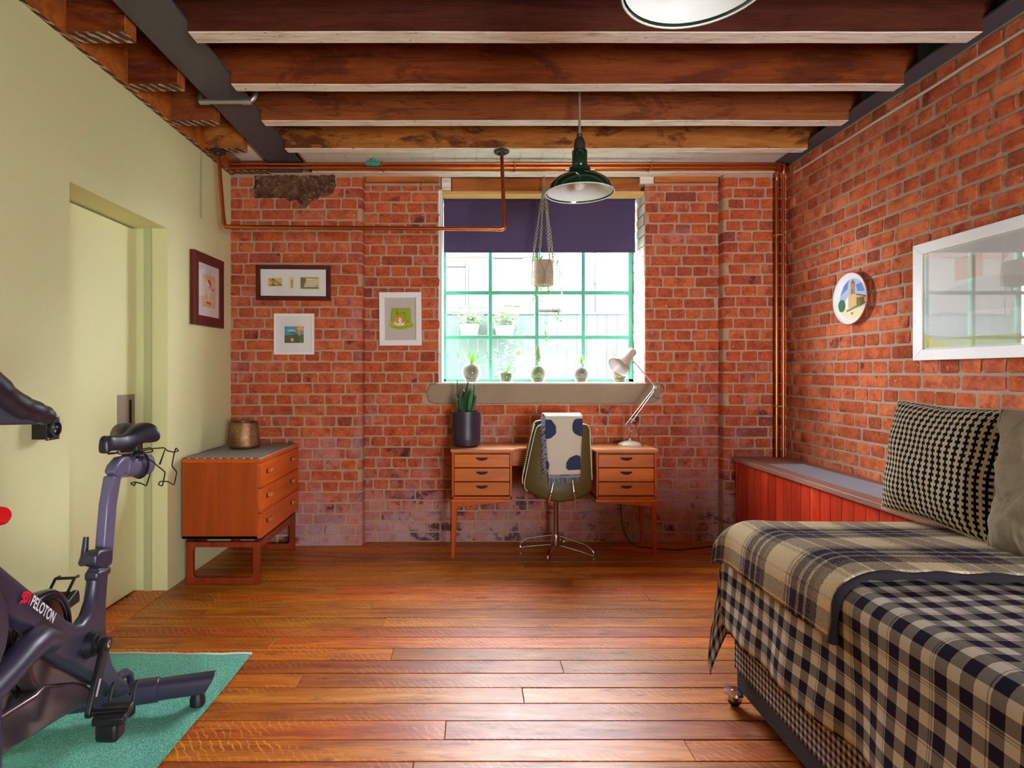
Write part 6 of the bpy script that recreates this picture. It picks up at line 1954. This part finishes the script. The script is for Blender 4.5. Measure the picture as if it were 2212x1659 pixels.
# ---------------------------------------------------------------- pendant lamps
def enamel(name, col):
    return plain(name, col, 0.12, 0.0, coat=0.6)
M_ENGREEN = enamel('dark_green_enamel', '#16301c')
M_ENWHITE = plain('white_enamel', '#d9dedb', 0.2)
def pendant(label, x, y):
    zr = 2.190
    t = thing('pendant_lamp', label, 'lamp', (x, y, zr), 'green enamel pendant lamps')
    R_ = 0.182
    prof = [(R_, 0.0), (R_ * 0.985, 0.012), (R_ * 0.93, 0.038), (R_ * 0.82, 0.062), (R_ * 0.66, 0.083), (R_ * 0.48, 0.097), (R_ * 0.30, 0.105), (0.040, 0.110)]
    c_ = Vector((x, y, zr))
    sh_ = obj('lamp_shade', MB().lathe(prof, c_, n=48, caps=False), M_ENGREEN, t, smooth=70)
    obj('shade_lining', MB().lathe([(r - 0.003, h - 0.003) for r, h in prof[1:]] + [(0.0, 0.104)], c_, n=48, caps=False), M_ENWHITE, sh_, smooth=70)
    obj('shade_rim', MB().tube([c_ + Vector((R_ * math.cos(2 * PI * i / 48), R_ * math.sin(2 * PI * i / 48), 0)) for i in range(48)], 0.003, 6, closed=True), M_ENWHITE, sh_)
    obj('gallery', MB().lathe([(0.046, 0.108), (0.05, 0.116), (0.058, 0.118), (0.058, 0.134), (0.048, 0.136), (0.038, 0.142), (0.041, 0.150), (0.041, 0.225), (0.037, 0.23)], c_, n=28), M_ENGREEN, t, smooth=50)
    obj('cap', MB().lathe([(0.030, 0.228), (0.031, 0.262), (0.024, 0.29), (0.014, 0.302), (0.016, 0.306), (0.016, 0.316), (0.010, 0.32)], c_, n=24), plain('brown_bakelite', '#3b2a26', 0.4), t, smooth=50)
    for s in (-1, 1):
        obj('gallery_screw', MB().lathe([(0.004, 0), (0.004, 0.012), (0.006, 0.013), (0.006, 0.018)], c_ + Vector((s * 0.057, -0.01, 0.126)), (s, 0, 0), 8), M_GALV, t)
    obj('lamp_bulb', MB().sphere(c_ + Vector((0, 0, 0.05)), 0.032, 16, 12), plain('frosted_bulb', '#e8e6e0', 0.25), t, smooth=90)
    obj('flex', MB().tube([c_ + Vector((0, 0, 0.31)), c_ + Vector((0, 0, ZTOP - zr - 0.03))], 0.0065, 10), plain('woven_flex', '#8d7a6c', 0.8), t)
    obj('ceiling_rose', MB().lathe([(0.045, 0.0), (0.04, -0.016), (0.02, -0.026), (0.008, -0.03)], (x, y, ZTOP), n=24), plain('brown_bakelite', '#3b2a26', 0.4), t)
    return t
pendant('dark green enamel pendant lamp with white lining hanging in front of the window', wx(1252, 3.1), 3.1)
pendant('second enamel pendant lamp near the camera, only its white lining showing under the joists', wx(1507, 1.434), 1.434)

# ---------------------------------------------------------------- roller blind
bl_ = thing('roller_blind', 'dark aubergine roller blind pulled partway down over the window', 'blind', (0.52, 4.44, 2.16))
M_BLIND = plain('aubergine_blind_cloth', '#43345a', 0.75, bmp=0.08, bscale=350)
YBL = 4.43
bx0, bx1 = wx(957.5, YBL), wx(1374.5, YBL)
zr_ = wz(424, YBL)
obj('roller', MB().lathe([(0.022, 0), (0.022, bx1 - bx0)], (bx0, YBL + 0.012, zr_ - 0.004), (1, 0, 0), 24), plain('blind_roll_cloth', '#55486a', 0.7), bl_)
obj('blind_cloth', MB().box((bx0 + 0.004, YBL - 0.0105, wz(543, YBL)), (bx1 - 0.012, YBL - 0.009, zr_)), M_BLIND, bl_, smooth=0)
obj('bottom_bar', MB().box((bx0 + 0.004, YBL - 0.014, wz(544, YBL) - 0.008), (bx1 - 0.012, YBL - 0.006, wz(543, YBL) + 0.002)), M_BLIND, bl_, bevel=0.002)
for xq in (bx0 - 0.003, bx1 - 0.001):
    obj('bracket', MB().box((xq, YBL - 0.01, zr_ - 0.03), (xq + 0.004, YBL + 0.035, zr_ + 0.03)), M_WHITE_FRAME, bl_, smooth=0)

# ---------------------------------------------------------------- glass jar plants on the sill
def leafmat(name, col, dark, trans=True):
    m, nt, b = new_mat(name)
    v, r = objvec(nt)
    n1 = noise(nt, v, 14, 3)
    c_ = mixc(nt, n1, C(dark), C(col))
    setin(nt, b, color=c_, rough=0.45)
    t_ = N(nt, 'BsdfTranslucent', {'Color': c_})
    mx = N(nt, 'MixShader', {0: 0.14, 1: b.outputs[0], 2: t_.outputs[0]})
    nt.links.new(mx.outputs[0], nt.nodes['Material Output'].inputs[0])
    return m
M_LEAF = leafmat('lime_leaf', '#8fc63a', '#4f9a2c')
M_LEAF2 = leafmat('fresh_green_leaf', '#6fb03c', '#3c7d2a')
M_LEAF3 = leafmat('grey_green_leaf', '#8ea06c', '#5c7048')
M_LEAF4 = leafmat('yellow_leaf', '#d2c84a', '#a8b83a')
M_PEBBLE = plain('gravel_mix', '#857a68', 0.9, var=0.9, vscale=140, bmp=1.0, bscale=160, dark='#4b4338')
M_MOSS = plain('dark_moss', '#8a9468', 0.95, var=0.8, vscale=90, bmp=1.0, bscale=120, dark='#2a2f1c')
YS = 4.40
ZS = WZ0 + 0.0005
def jar(label, px, shape, fill, r, seed):
    c_ = Vector((wx(px, YS), YS, ZS))
    t = thing('jar_plant', label, 'plant', c_, 'plants in glass jars on the window sill')
    if shape == 'globe':
        cz_ = r * 0.93
        prof = [(r * 0.45, 0.0)] + [(r * math.cos(a), cz_ + r * math.sin(a)) for a in [math.radians(-60 + i * 12) for i in range(11)]] + [(r * 0.55, cz_ + r * 0.92), (r * 0.56, cz_ + r * 1.02)]
        ht = cz_ + r * 1.02
    elif shape == 'jar':
        prof = [(r * 0.7, 0.0), (r * 0.95, 0.008), (r, r * 0.8), (r * 0.95, r * 1.5), (r * 0.85, r * 1.75), (r * 0.9, r * 1.95)]
        ht = r * 1.95
    else:   # necked bottle
        cz_ = r * 0.9
        prof = [(r * 0.5, 0.0)] + [(r * math.cos(a), cz_ + r * math.sin(a)) for a in [math.radians(-58 + i * 11) for i in range(11)]] + [(r * 0.42, cz_ + r * 1.0), (r * 0.40, cz_ + r * 1.25), (r * 0.47, cz_ + r * 1.5)]
        ht = cz_ + r * 1.5
    prof2 = [(0.0, 0.001)] + prof
    obj('glass_jar', MB().lathe(prof2, c_, n=28, caps=False), M_JARGLASS, t, smooth=70)
    if shape == 'jar':
        obj('filling', MB().lathe([(0.0, 0.004), (r * 0.82, 0.006), (r * 0.9, r * 0.7), (r * 0.85, r * 1.35), (0.0, r * 1.42)], c_, n=24, caps=False), fill, t, smooth=70)
    else:
        obj('filling', MB().sphere(c_ + Vector((0, 0, cz_ + 0.002)), r * 0.80, 20, 14), fill, t, smooth=90)
        obj('gravel', MB().lathe([(0.0, 0.003), (r * 0.5, 0.003), (r * 0.72, r * 0.3), (0.0, r * 0.34)], c_, n=20, caps=False), plain('pale_gravel', '#b9aa8a', 0.95, var=0.9, vscale=200, bmp=1.0, bscale=200, dark='#6a5c46'), t)
    return t, c_, ht
def put_leaf(t, base, d, L_, w, droop, mat, **k_):
    m_ = MB()
    leaf(m_, base, d, L_, w, droop, 6, **k_)
    return obj('leaf', m_, mat, t, smooth=80)
t, c_, ht = jar('spider plant in a round glass jar on the sill, above the snake plant', 1018, 'globe', M_PEBBLE, 0.078, 1)
for (dx, dz, L_, dr, mt) in ((-0.9, 0.75, 0.23, 0.7, M_LEAF), (-0.45, 1, 0.15, 0.25, M_LEAF), (-0.15, 1, 0.16, 0.15, M_LEAF2), (0.35, 1, 0.15, 0.5, M_LEAF), (0.8, 0.7, 0.16, 0.6, M_LEAF), (1.0, 0.75, 0.22, 0.75, M_LEAF2), (0.15, 1, 0.12, 0.2, M_LEAF)):
    put_leaf(t, c_ + Vector((dx * 0.01, 0, ht - 0.03)), (dx, 0.15 - 0.3 * (dx > 0), dz), L_, 0.032, dr, mt)
t, c_, ht = jar('low jar with an arching lime shoot, second on the sill', 1093, 'jar', M_MOSS, 0.050, 2)
for (dx, dz, L_, dr, mt) in ((-0.9, 0.5, 0.12, 1.3, M_LEAF3), (-0.5, 0.8, 0.07, 0.8, M_LEAF2), (0.8, 0.5, 0.11, 0.8, M_LEAF), (1.0, 0.25, 0.12, 1.2, M_LEAF2), (0.3, 0.9, 0.08, 0.6, M_LEAF2)):
    put_leaf(t, c_ + Vector((0, 0, ht - 0.03)), (dx, -0.2, dz), L_, 0.034, dr, mt)
st = [c_ + Vector((0.01, 0, ht - 0.02)), c_ + Vector((0.04, 0, ht + 0.05)), c_ + Vector((0.09, 0, ht + 0.11)), c_ + Vector((0.115, 0, ht + 0.125))]
obj('stem', MB().tube(st, [0.003, 0.0028, 0.0022, 0.0018], 6), M_LEAF2, t)
for i, (k_, dx, dz) in enumerate(((1, -0.8, 0.7), (2, 0.2, 1), (2, -0.9, 0.3), (3, 1, 0.3), (3, 0.6, 0.8), (3, 1, -0.2))):
    put_leaf(t, st[k_], (dx, -0.2, dz), 0.045, 0.024, 0.3, M_LEAF)
t, c_, ht = jar('pine cone shaped succulent in a necked glass bottle, third on the sill', 1162, 'bottle', M_MOSS, 0.072, 3)
rs_ = random.Random(9)
for lv_ in range(7):
    n_ = 9 - lv_
    for i in range(n_):
        a = 2 * PI * (i + 0.5 * lv_) / n_
        sp_k = 1 - lv_ / 7.5
        put_leaf(t, c_ + Vector((0, 0, ht - 0.02 + lv_ * 0.014)), (math.cos(a) * sp_k, math.sin(a) * sp_k, 0.35 + lv_ * 0.13), 0.058 - lv_ * 0.003, 0.02, 0.0, M_LEAF3)
t, c_, ht = jar('yellowing sprout in a necked glass bottle, fourth on the sill', 1255, 'bottle', M_PEBBLE, 0.066, 4)
for (dx, dz, L_, w_, mt) in ((0.1, 1, 0.075, 0.04, M_LEAF), (0.6, 1, 0.10, 0.03, M_LEAF4), (1.0, 0.9, 0.10, 0.035, M_LEAF4), (-0.8, 0.9, 0.075, 0.022, M_LEAF4), (-0.9, 0.4, 0.05, 0.02, M_LEAF3), (0.0, 1, 0.06, 0.03, M_LEAF)):
    put_leaf(t, c_ + Vector((0, 0, ht - 0.02)), (dx, -0.1, dz), L_, w_, 0.25, mt)
t, c_, ht = jar('upright broad leaved plant in a jar behind the lamp shade, last on the sill', 1338, 'globe', plain('dry_root_fibre', '#a08a5c', 0.95, var=0.9, vscale=120, bmp=1.0, bscale=150, dark='#4f4228'), 0.066, 5)
for (dx, dz, L_, w_, dr) in ((-0.35, 1, 0.10, 0.03, 0.1), (-0.12, 1, 0.09, 0.03, 0.1), (0.15, 1, 0.08, 0.035, 0.3), (0.4, 0.9, 0.09, 0.04, 0.5), (-0.3, 0.9, 0.17, 0.028, 0.0), (0.7, 0.8, 0.09, 0.035, 0.6)):
    put_leaf(t, c_ + Vector((dx * 0.02, 0, ht - 0.03)), (dx, -0.1, dz), L_, w_, dr, M_LEAF)

# ---------------------------------------------------------------- macrame hanging planter
YH = 4.16
hp_ = thing('hanging_planter', 'ribbed beige pot in a knotted cord hanger in front of the blind, trailing green vines', 'planter', P(1175, 615, YH))
M_CORD = plain('grey_beige_cord', '#a39a86', 0.95, bmp=0.5, bscale=300)
M_RIBPOT = plain('ribbed_beige_pot', '#b7a48c', 0.8)
pcx, pzt, pzb = wx(1173.5, YH), wz(565, YH), wz(616, YH)
pr_ = (wx(1196, YH) - wx(1151, YH)) / 2
prof = []
nr = 17
for i in range(nr + 1):
    t = i / nr
    z_ = (pzt - pzb) * t
    rr = pr_ * (0.90 + 0.10 * math.sin(PI * (0.25 + t * 0.55)))
    prof += [(rr, z_), (rr - 0.003, z_ + (pzt - pzb) / nr * 0.5)]
obj('pot', MB().lathe([(pr_ * 0.75, -0.006)] + prof + [(pr_ * 0.9, pzt - pzb), (pr_ * 0.85, (pzt - pzb) * 0.8), (0, (pzt - pzb) * 0.8)], (pcx, YH, pzb), n=32), M_RIBPOT, hp_, smooth=60)
topP = P(1175.5, 392, YH)
top0 = topP + Vector((0, 0, 0.03))
obj('hanger_hook', MB().tube([top0 + Vector((0, 0, 0.045)), top0, topP], 0.004, 8), M_CORD, hp_)
for k_, (ang, ex) in enumerate(((0.9 * PI, 0), (0.1 * PI, 0), (1.35 * PI, 0), (1.65 * PI, 0))):
    pe = Vector((pcx + (pr_ + 0.005) * math.cos(ang), YH + (pr_ + 0.005) * math.sin(ang), pzt))
    for s in range(2):
        m_ = MB()
        path = []
        nn = 70
        for i in range(nn + 1):
            t = i / nn
            p = topP.lerp(pe, t)
            w_ = 0.0035 + (0.005 if 0.25 < t < 0.4 or 0.55 < t < 0.85 else 0)
            a = t * 70 + s * PI
            path.append(p + Vector((math.cos(a) * w_, math.sin(a) * w_ * 0.8, 0)))
        m_.tube(path, 0.0027, 5)
        obj('cord', m_, M_CORD, hp_)
    # net under the pot: a Y from two neighbours
    kn = Vector((pcx + (pr_ + 0.006) * math.cos(ang + PI / 8), YH + (pr_ + 0.006) * math.sin(ang + PI / 8), pzb + (pzt - pzb) * 0.55))
    ang2 = (0.1 * PI, 1.65 * PI + 0.0, 0.9 * PI, 1.35 * PI)[k_]
    obj('cord', MB().tube([pe, pe.lerp(kn, 0.5) + Vector((0.002, -0.002, 0)), kn, Vector((kn.x, kn.y, pzb)), Vector((pcx, YH, pzb - 0.012))], 0.0028, 5), M_CORD, hp_)
kf = Vector((pcx + 0.004, YH - pr_ - 0.006, pzb + (pzt - pzb) * 0.5))
for ang in (1.35 * PI, 1.65 * PI):
    pe = Vector((pcx + (pr_ + 0.005) * math.cos(ang), YH + (pr_ + 0.005) * math.sin(ang), pzt))
    obj('cord', MB().tube([pe, kf], 0.003, 6), M_CORD, hp_)
obj('cord', MB().tube([kf, Vector((kf.x, kf.y + 0.004, pzb + 0.01)), Vector((pcx, YH, pzb - 0.012))], 0.004, 6), M_CORD, hp_)
fol = MB(); stems = MB()
rl = random.Random(12)
def vine(pix, dens=1.0):
    pts_ = fillet([P(x, y, YH - 0.02 + rl.uniform(-0.03, 0.03)) for x, y in pix], 0.02, 3)
    stems.tube(pts_, 0.0014, 4)
    for i in range(len(pts_) - 1):
        seg = pts_[i + 1] - pts_[i]
        n_ = max(1, int(seg.length / 0.007 * dens))
        for j in range(n_):
            p = pts_[i] + seg * (j / n_)
            a = rl.uniform(0, 2 * PI)
            leaf(fol, p, (math.cos(a), math.sin(a) * 0.7, rl.uniform(-0.6, 0.4)), rl.uniform(0.016, 0.028), rl.uniform(0.010, 0.016), 0.4, 2)
vine([(1196, 545), (1203, 560), (1208, 580), (1212, 610), (1213, 640), (1208, 660), (1204, 690), (1210, 692)])
vine([(1190, 612), (1196, 640), (1200, 655), (1193, 672), (1207, 690), (1212, 692)], 0.8)
vine([(1160, 612), (1158, 630), (1152, 650), (1150, 656)], 1.4)
vine([(1166, 614), (1168, 632), (1172, 648), (1164, 655)], 1.0)
vine([(1172, 615), (1180, 660), (1178, 690), (1176, 715), (1182, 728), (1172, 742)], 0.28)
vine([(1176, 715), (1180, 722), (1190, 730)], 0.9)
vine([(1184, 612), (1186, 632), (1178, 645)], 1.0)
vine([(1150, 560), (1156, 552), (1166, 556), (1170, 562)], 0.5)
obj('vine_leaves', fol, M_LEAF2, hp_, kind='stuff', smooth=80)
obj('vine_stems', stems, M_LEAF3, hp_, kind='stuff')
for (x, y, dx) in ((1158, 562, -0.4), (1165, 560, 0.5)):
    m_ = MB(); leaf(m_, P(x, y + 4, YH - 0.02), (dx, -0.2, 1), 0.055, 0.045, 0.5, 6)
    obj('leaf', m_, M_LEAF, hp_, smooth=80)

# ---------------------------------------------------------------- the yard outside
yard = struct('ground')
obj('paving', MB().box((-9, 4.62, -0.15), (10, 16, -0.05)), plain('pale_paving', '#5f5b54', 0.9), yard, smooth=0)
YFN = 7.0
zf = wz(677, YFN)
fence = thing('board_fence', 'pale green vertical board fence across the yard beyond the window', 'fence', (0.6, YFN, -0.05))
M_FENCE = plain('pale_green_fence_paint', '#283d36', 0.8, var=0.3, vscale=5)
x = -2.2
rf = random.Random(6)
while x < 4.6:
    obj('plank', MB().box((x, YFN, -0.05), (x + 0.116, YFN + 0.02, zf - 0.01 + rf.uniform(-0.006, 0.006))), M_FENCE, fence, smooth=0)
    x += 0.12
obj('fence_rail', MB().box((-2.2, YFN + 0.02, 0.3), (4.6, YFN + 0.06, 0.38)).box((-2.2, YFN + 0.02, 1.4), (4.6, YFN + 0.06, 1.48)), M_FENCE, fence, smooth=0)
obj('fence_cap', MB().box((-2.2, YFN - 0.015, zf - 0.012), (4.6, YFN + 0.04, zf + 0.012)), M_FENCE, fence, smooth=0)
YFC = 10.0
fac = thing('opposite_house', 'sunlit cream house across the yard with bay window, arched window and drainpipe', 'building', (0.6, YFC, -0.05))
M_CREAM = plain('cream_render', '#46423b', 0.9, var=0.15)
M_PINKB = plain('pink_brick', '#482f29', 0.9, var=0.5, vscale=12)
M_PANE = plain('dark_window_glass', '#23292e', 0.08)
M_SLATEBLUE = plain('blue_grey_paint', '#26323e', 0.6)
M_PINKF = plain('faded_pink_paint', '#4a352f', 0.7)
hT = 4.6
obj('house_wall', MB().box((-5, YFC, -0.05), (7, YFC + 0.3, 3.7)), M_CREAM, fac, smooth=0)
obj('brick_band', MB().box((-5, YFC - 0.02, wz(556, YFC)), (wx(1155, YFC), YFC, 3.7)), M_PINKB, fac, smooth=0)
YQ = YFC - 0.05
def fbox(name, px0, py0, px1, py1, d0, d1, m_):
    return obj(name, MB().box((wx(px0, YQ), YFC - d1, wz(py1, YQ)), (wx(px1, YQ), YFC - d0, wz(py0, YQ))), m_, fac, smooth=0)
bay = fbox('bay_frame', 962, 560, 1060, 676, 0.0, 0.06, M_CREAM)
for (a, b_) in ((966, 1005), (1013, 1054)):
    f_ = fbox('bay_window', a, 580, b_, 674, 0.055, 0.09, M_PINKF if a > 1000 else M_CREAM)
    for (c0, c1, d0_, d1_) in ((a + 3, (a + b_) / 2 - 2, 584, 624), ((a + b_) / 2 + 2, b_ - 3, 584, 624), (a + 3, (a + b_) / 2 - 2, 630, 668), ((a + b_) / 2 + 2, b_ - 3, 630, 668)):
        obj('pane', MB().box((wx(c0, YQ), YFC - 0.094, wz(d1_, YQ)), (wx(c1, YQ), YFC - 0.088, wz(d0_, YQ))), M_PANE, f_, smooth=0)
fbox('bay_lintel', 964, 562, 1005, 577, 0.055, 0.10, M_SLATEBLUE)
fbox('bay_post', 1006, 560, 1012, 676, 0.055, 0.11, M_PINKF)
fbox('string_course', 1066, 553, 1130, 557, 0.0, 0.06, M_SLATEBLUE)
fbox('tall_panel', 1069, 580, 1073, 634, 0.0, 0.04, M_SLATEBLUE)
fbox('shutter_door', 1085, 575, 1125, 660, 0.0, 0.03, plain('grey_white_paint', '#66625c', 0.7))
# arched window
ax0, ax1, ab, at_ = wx(1204, YQ), wx(1257, YQ), wz(676, YQ), wz(568, YQ)
arch = [(ax0, ab), (ax1, ab), (ax1, at_)] + [((ax0 + ax1) / 2 + (ax1 - ax0) / 2 * math.cos(a), at_ + (ax1 - ax0) / 2 * math.sin(a)) for a in [PI * i / 16 for i in range(1, 16)]] + [(ax0, at_)]
af = obj('arched_window', MB().prism([(x_, YFC, z_) for x_, z_ in arch], (0, -0.05, 0)), M_SLATEBLUE, fac, smooth=0)
mx_ = (ax0 + ax1) / 2
for (a, b_, c0, c1) in ((ax0 + 0.03, mx_ - 0.015, ab + 0.04, wz(642, YQ)), (mx_ + 0.015, ax1 - 0.03, ab + 0.04, wz(642, YQ)), (ax0 + 0.03, mx_ - 0.015, wz(624, YQ), wz(595, YQ)), (mx_ + 0.015, ax1 - 0.03, wz(624, YQ), wz(595, YQ)), (ax0 + 0.03, mx_ - 0.015, wz(590, YQ), at_ + 0.1), (mx_ + 0.015, ax1 - 0.03, wz(590, YQ), at_ + 0.1)):
    obj('pane', MB().box((a, YFC - 0.056, min(c0, c1)), (b_, YFC - 0.048, max(c0, c1))), plain('bright_window_glass', '#6f767c', 0.08), af, smooth=0)
obj('drainpipe', MB().tube([(wx(1291, YQ), YFC - 0.06, 0), (wx(1291, YQ), YFC - 0.06, 3.7)], 0.045, 10), M_SLATEBLUE, fac)
obj('pipe_joint', MB().lathe([(0.06, -0.06), (0.06, 0.06)], (wx(1291, YQ), YFC - 0.06, wz(606, YQ)), n=12), M_SLATEBLUE, fac)
acu = MB().box((wx(1158, 8.6), 8.6, wz(670, 8.6)), (wx(1214, 8.6), 8.9, wz(641, 8.6)))
for i in range(5):
    acu.box((wx(1161, 8.6), 8.59, wz(668 - i * 5, 8.6)), (wx(1211, 8.6), 8.6, wz(666 - i * 5, 8.6)))
fbox('wall_cabinet', 1158, 641, 1214, 670, 0.0, 0.35, plain('weathered_grey', '#9a9498', 0.8))
# white flowering shrub and hanging pots of white flowers
def blossom_clump(name, label, c_, rad, n_, cat, stem=None):
    t = thing(name, label, cat, stem or c_)
    r_ = random.Random(int(c_.x * 100) + n_)
    fl, gr = MB(), MB()
    for i in range(n_):
        d = Vector((r_.gauss(0, 1), r_.gauss(0, 1), r_.gauss(0, 1))); d.normalize()
        k_ = r_.random() ** 0.4
        p = c_ + Vector((d.x * rad[0], d.y * rad[1], d.z * rad[2])) * k_
        tgt = fl if r_.random() < 0.75 else gr
        a = r_.uniform(0, 2 * PI)
        leaf(tgt, p, (math.cos(a), math.sin(a), r_.uniform(-0.3, 0.9)), r_.uniform(0.05, 0.09), r_.uniform(0.035, 0.055), 0.4, 2)
    obj('blossom', fl, M_BLOSS, t, kind='stuff', smooth=80)
    obj('foliage', gr, M_LEAF2, t, kind='stuff', smooth=80)
    return t
M_BLOSS = plain('white_petal', '#8e918a', 0.7)
cs = Vector((wx(1150, 6.3), 6.3, 0.95))
t = blossom_clump('flowering_shrub', 'white flowering shrub growing against the green fence', cs, (0.62, 0.3, 0.80), 1500, 'shrub', Vector((cs.x, 6.3, -0.05)))
obj('stem', MB().tube([(cs.x, 6.3, -0.06), (cs.x + 0.05, 6.3, 0.3), (cs.x, 6.3, 0.9)], 0.03, 8).tube([(cs.x + 0.05, 6.3, 0.3), (cs.x + 0.3, 6.25, 1.0)], 0.018, 6), wood('bark', '#6a5340', '#463626', axis=2), t)
for (px, py, lab) in ((1014, 705, 'hanging pot of white flowers on the fence, nearer the edge of the window'), (1090, 708, 'hanging pot of white flowers and grey leaves on the fence beside the shrub')):
    cq = Vector((wx(px, 6.82), 6.82, wz(py, 6.82)))
    t = blossom_clump('flower_pot', lab, cq + Vector((0, 0, 0.10)), (0.16, 0.09, 0.15), 220, 'plant', cq)
    obj('pot', MB().lathe([(0.05, -0.13), (0.085, -0.12), (0.115, 0.0), (0.12, 0.02), (0.11, 0.02), (0.10, -0.02), (0.0, -0.03)], cq, n=20), plain('white_pot', '#8a8a84', 0.6), t)
    obj('bracket', MB().tube([cq + Vector((0, 0.0, -0.06)), cq + Vector((0, 0.179, -0.04))], 0.012, 6), M_GALV, t)
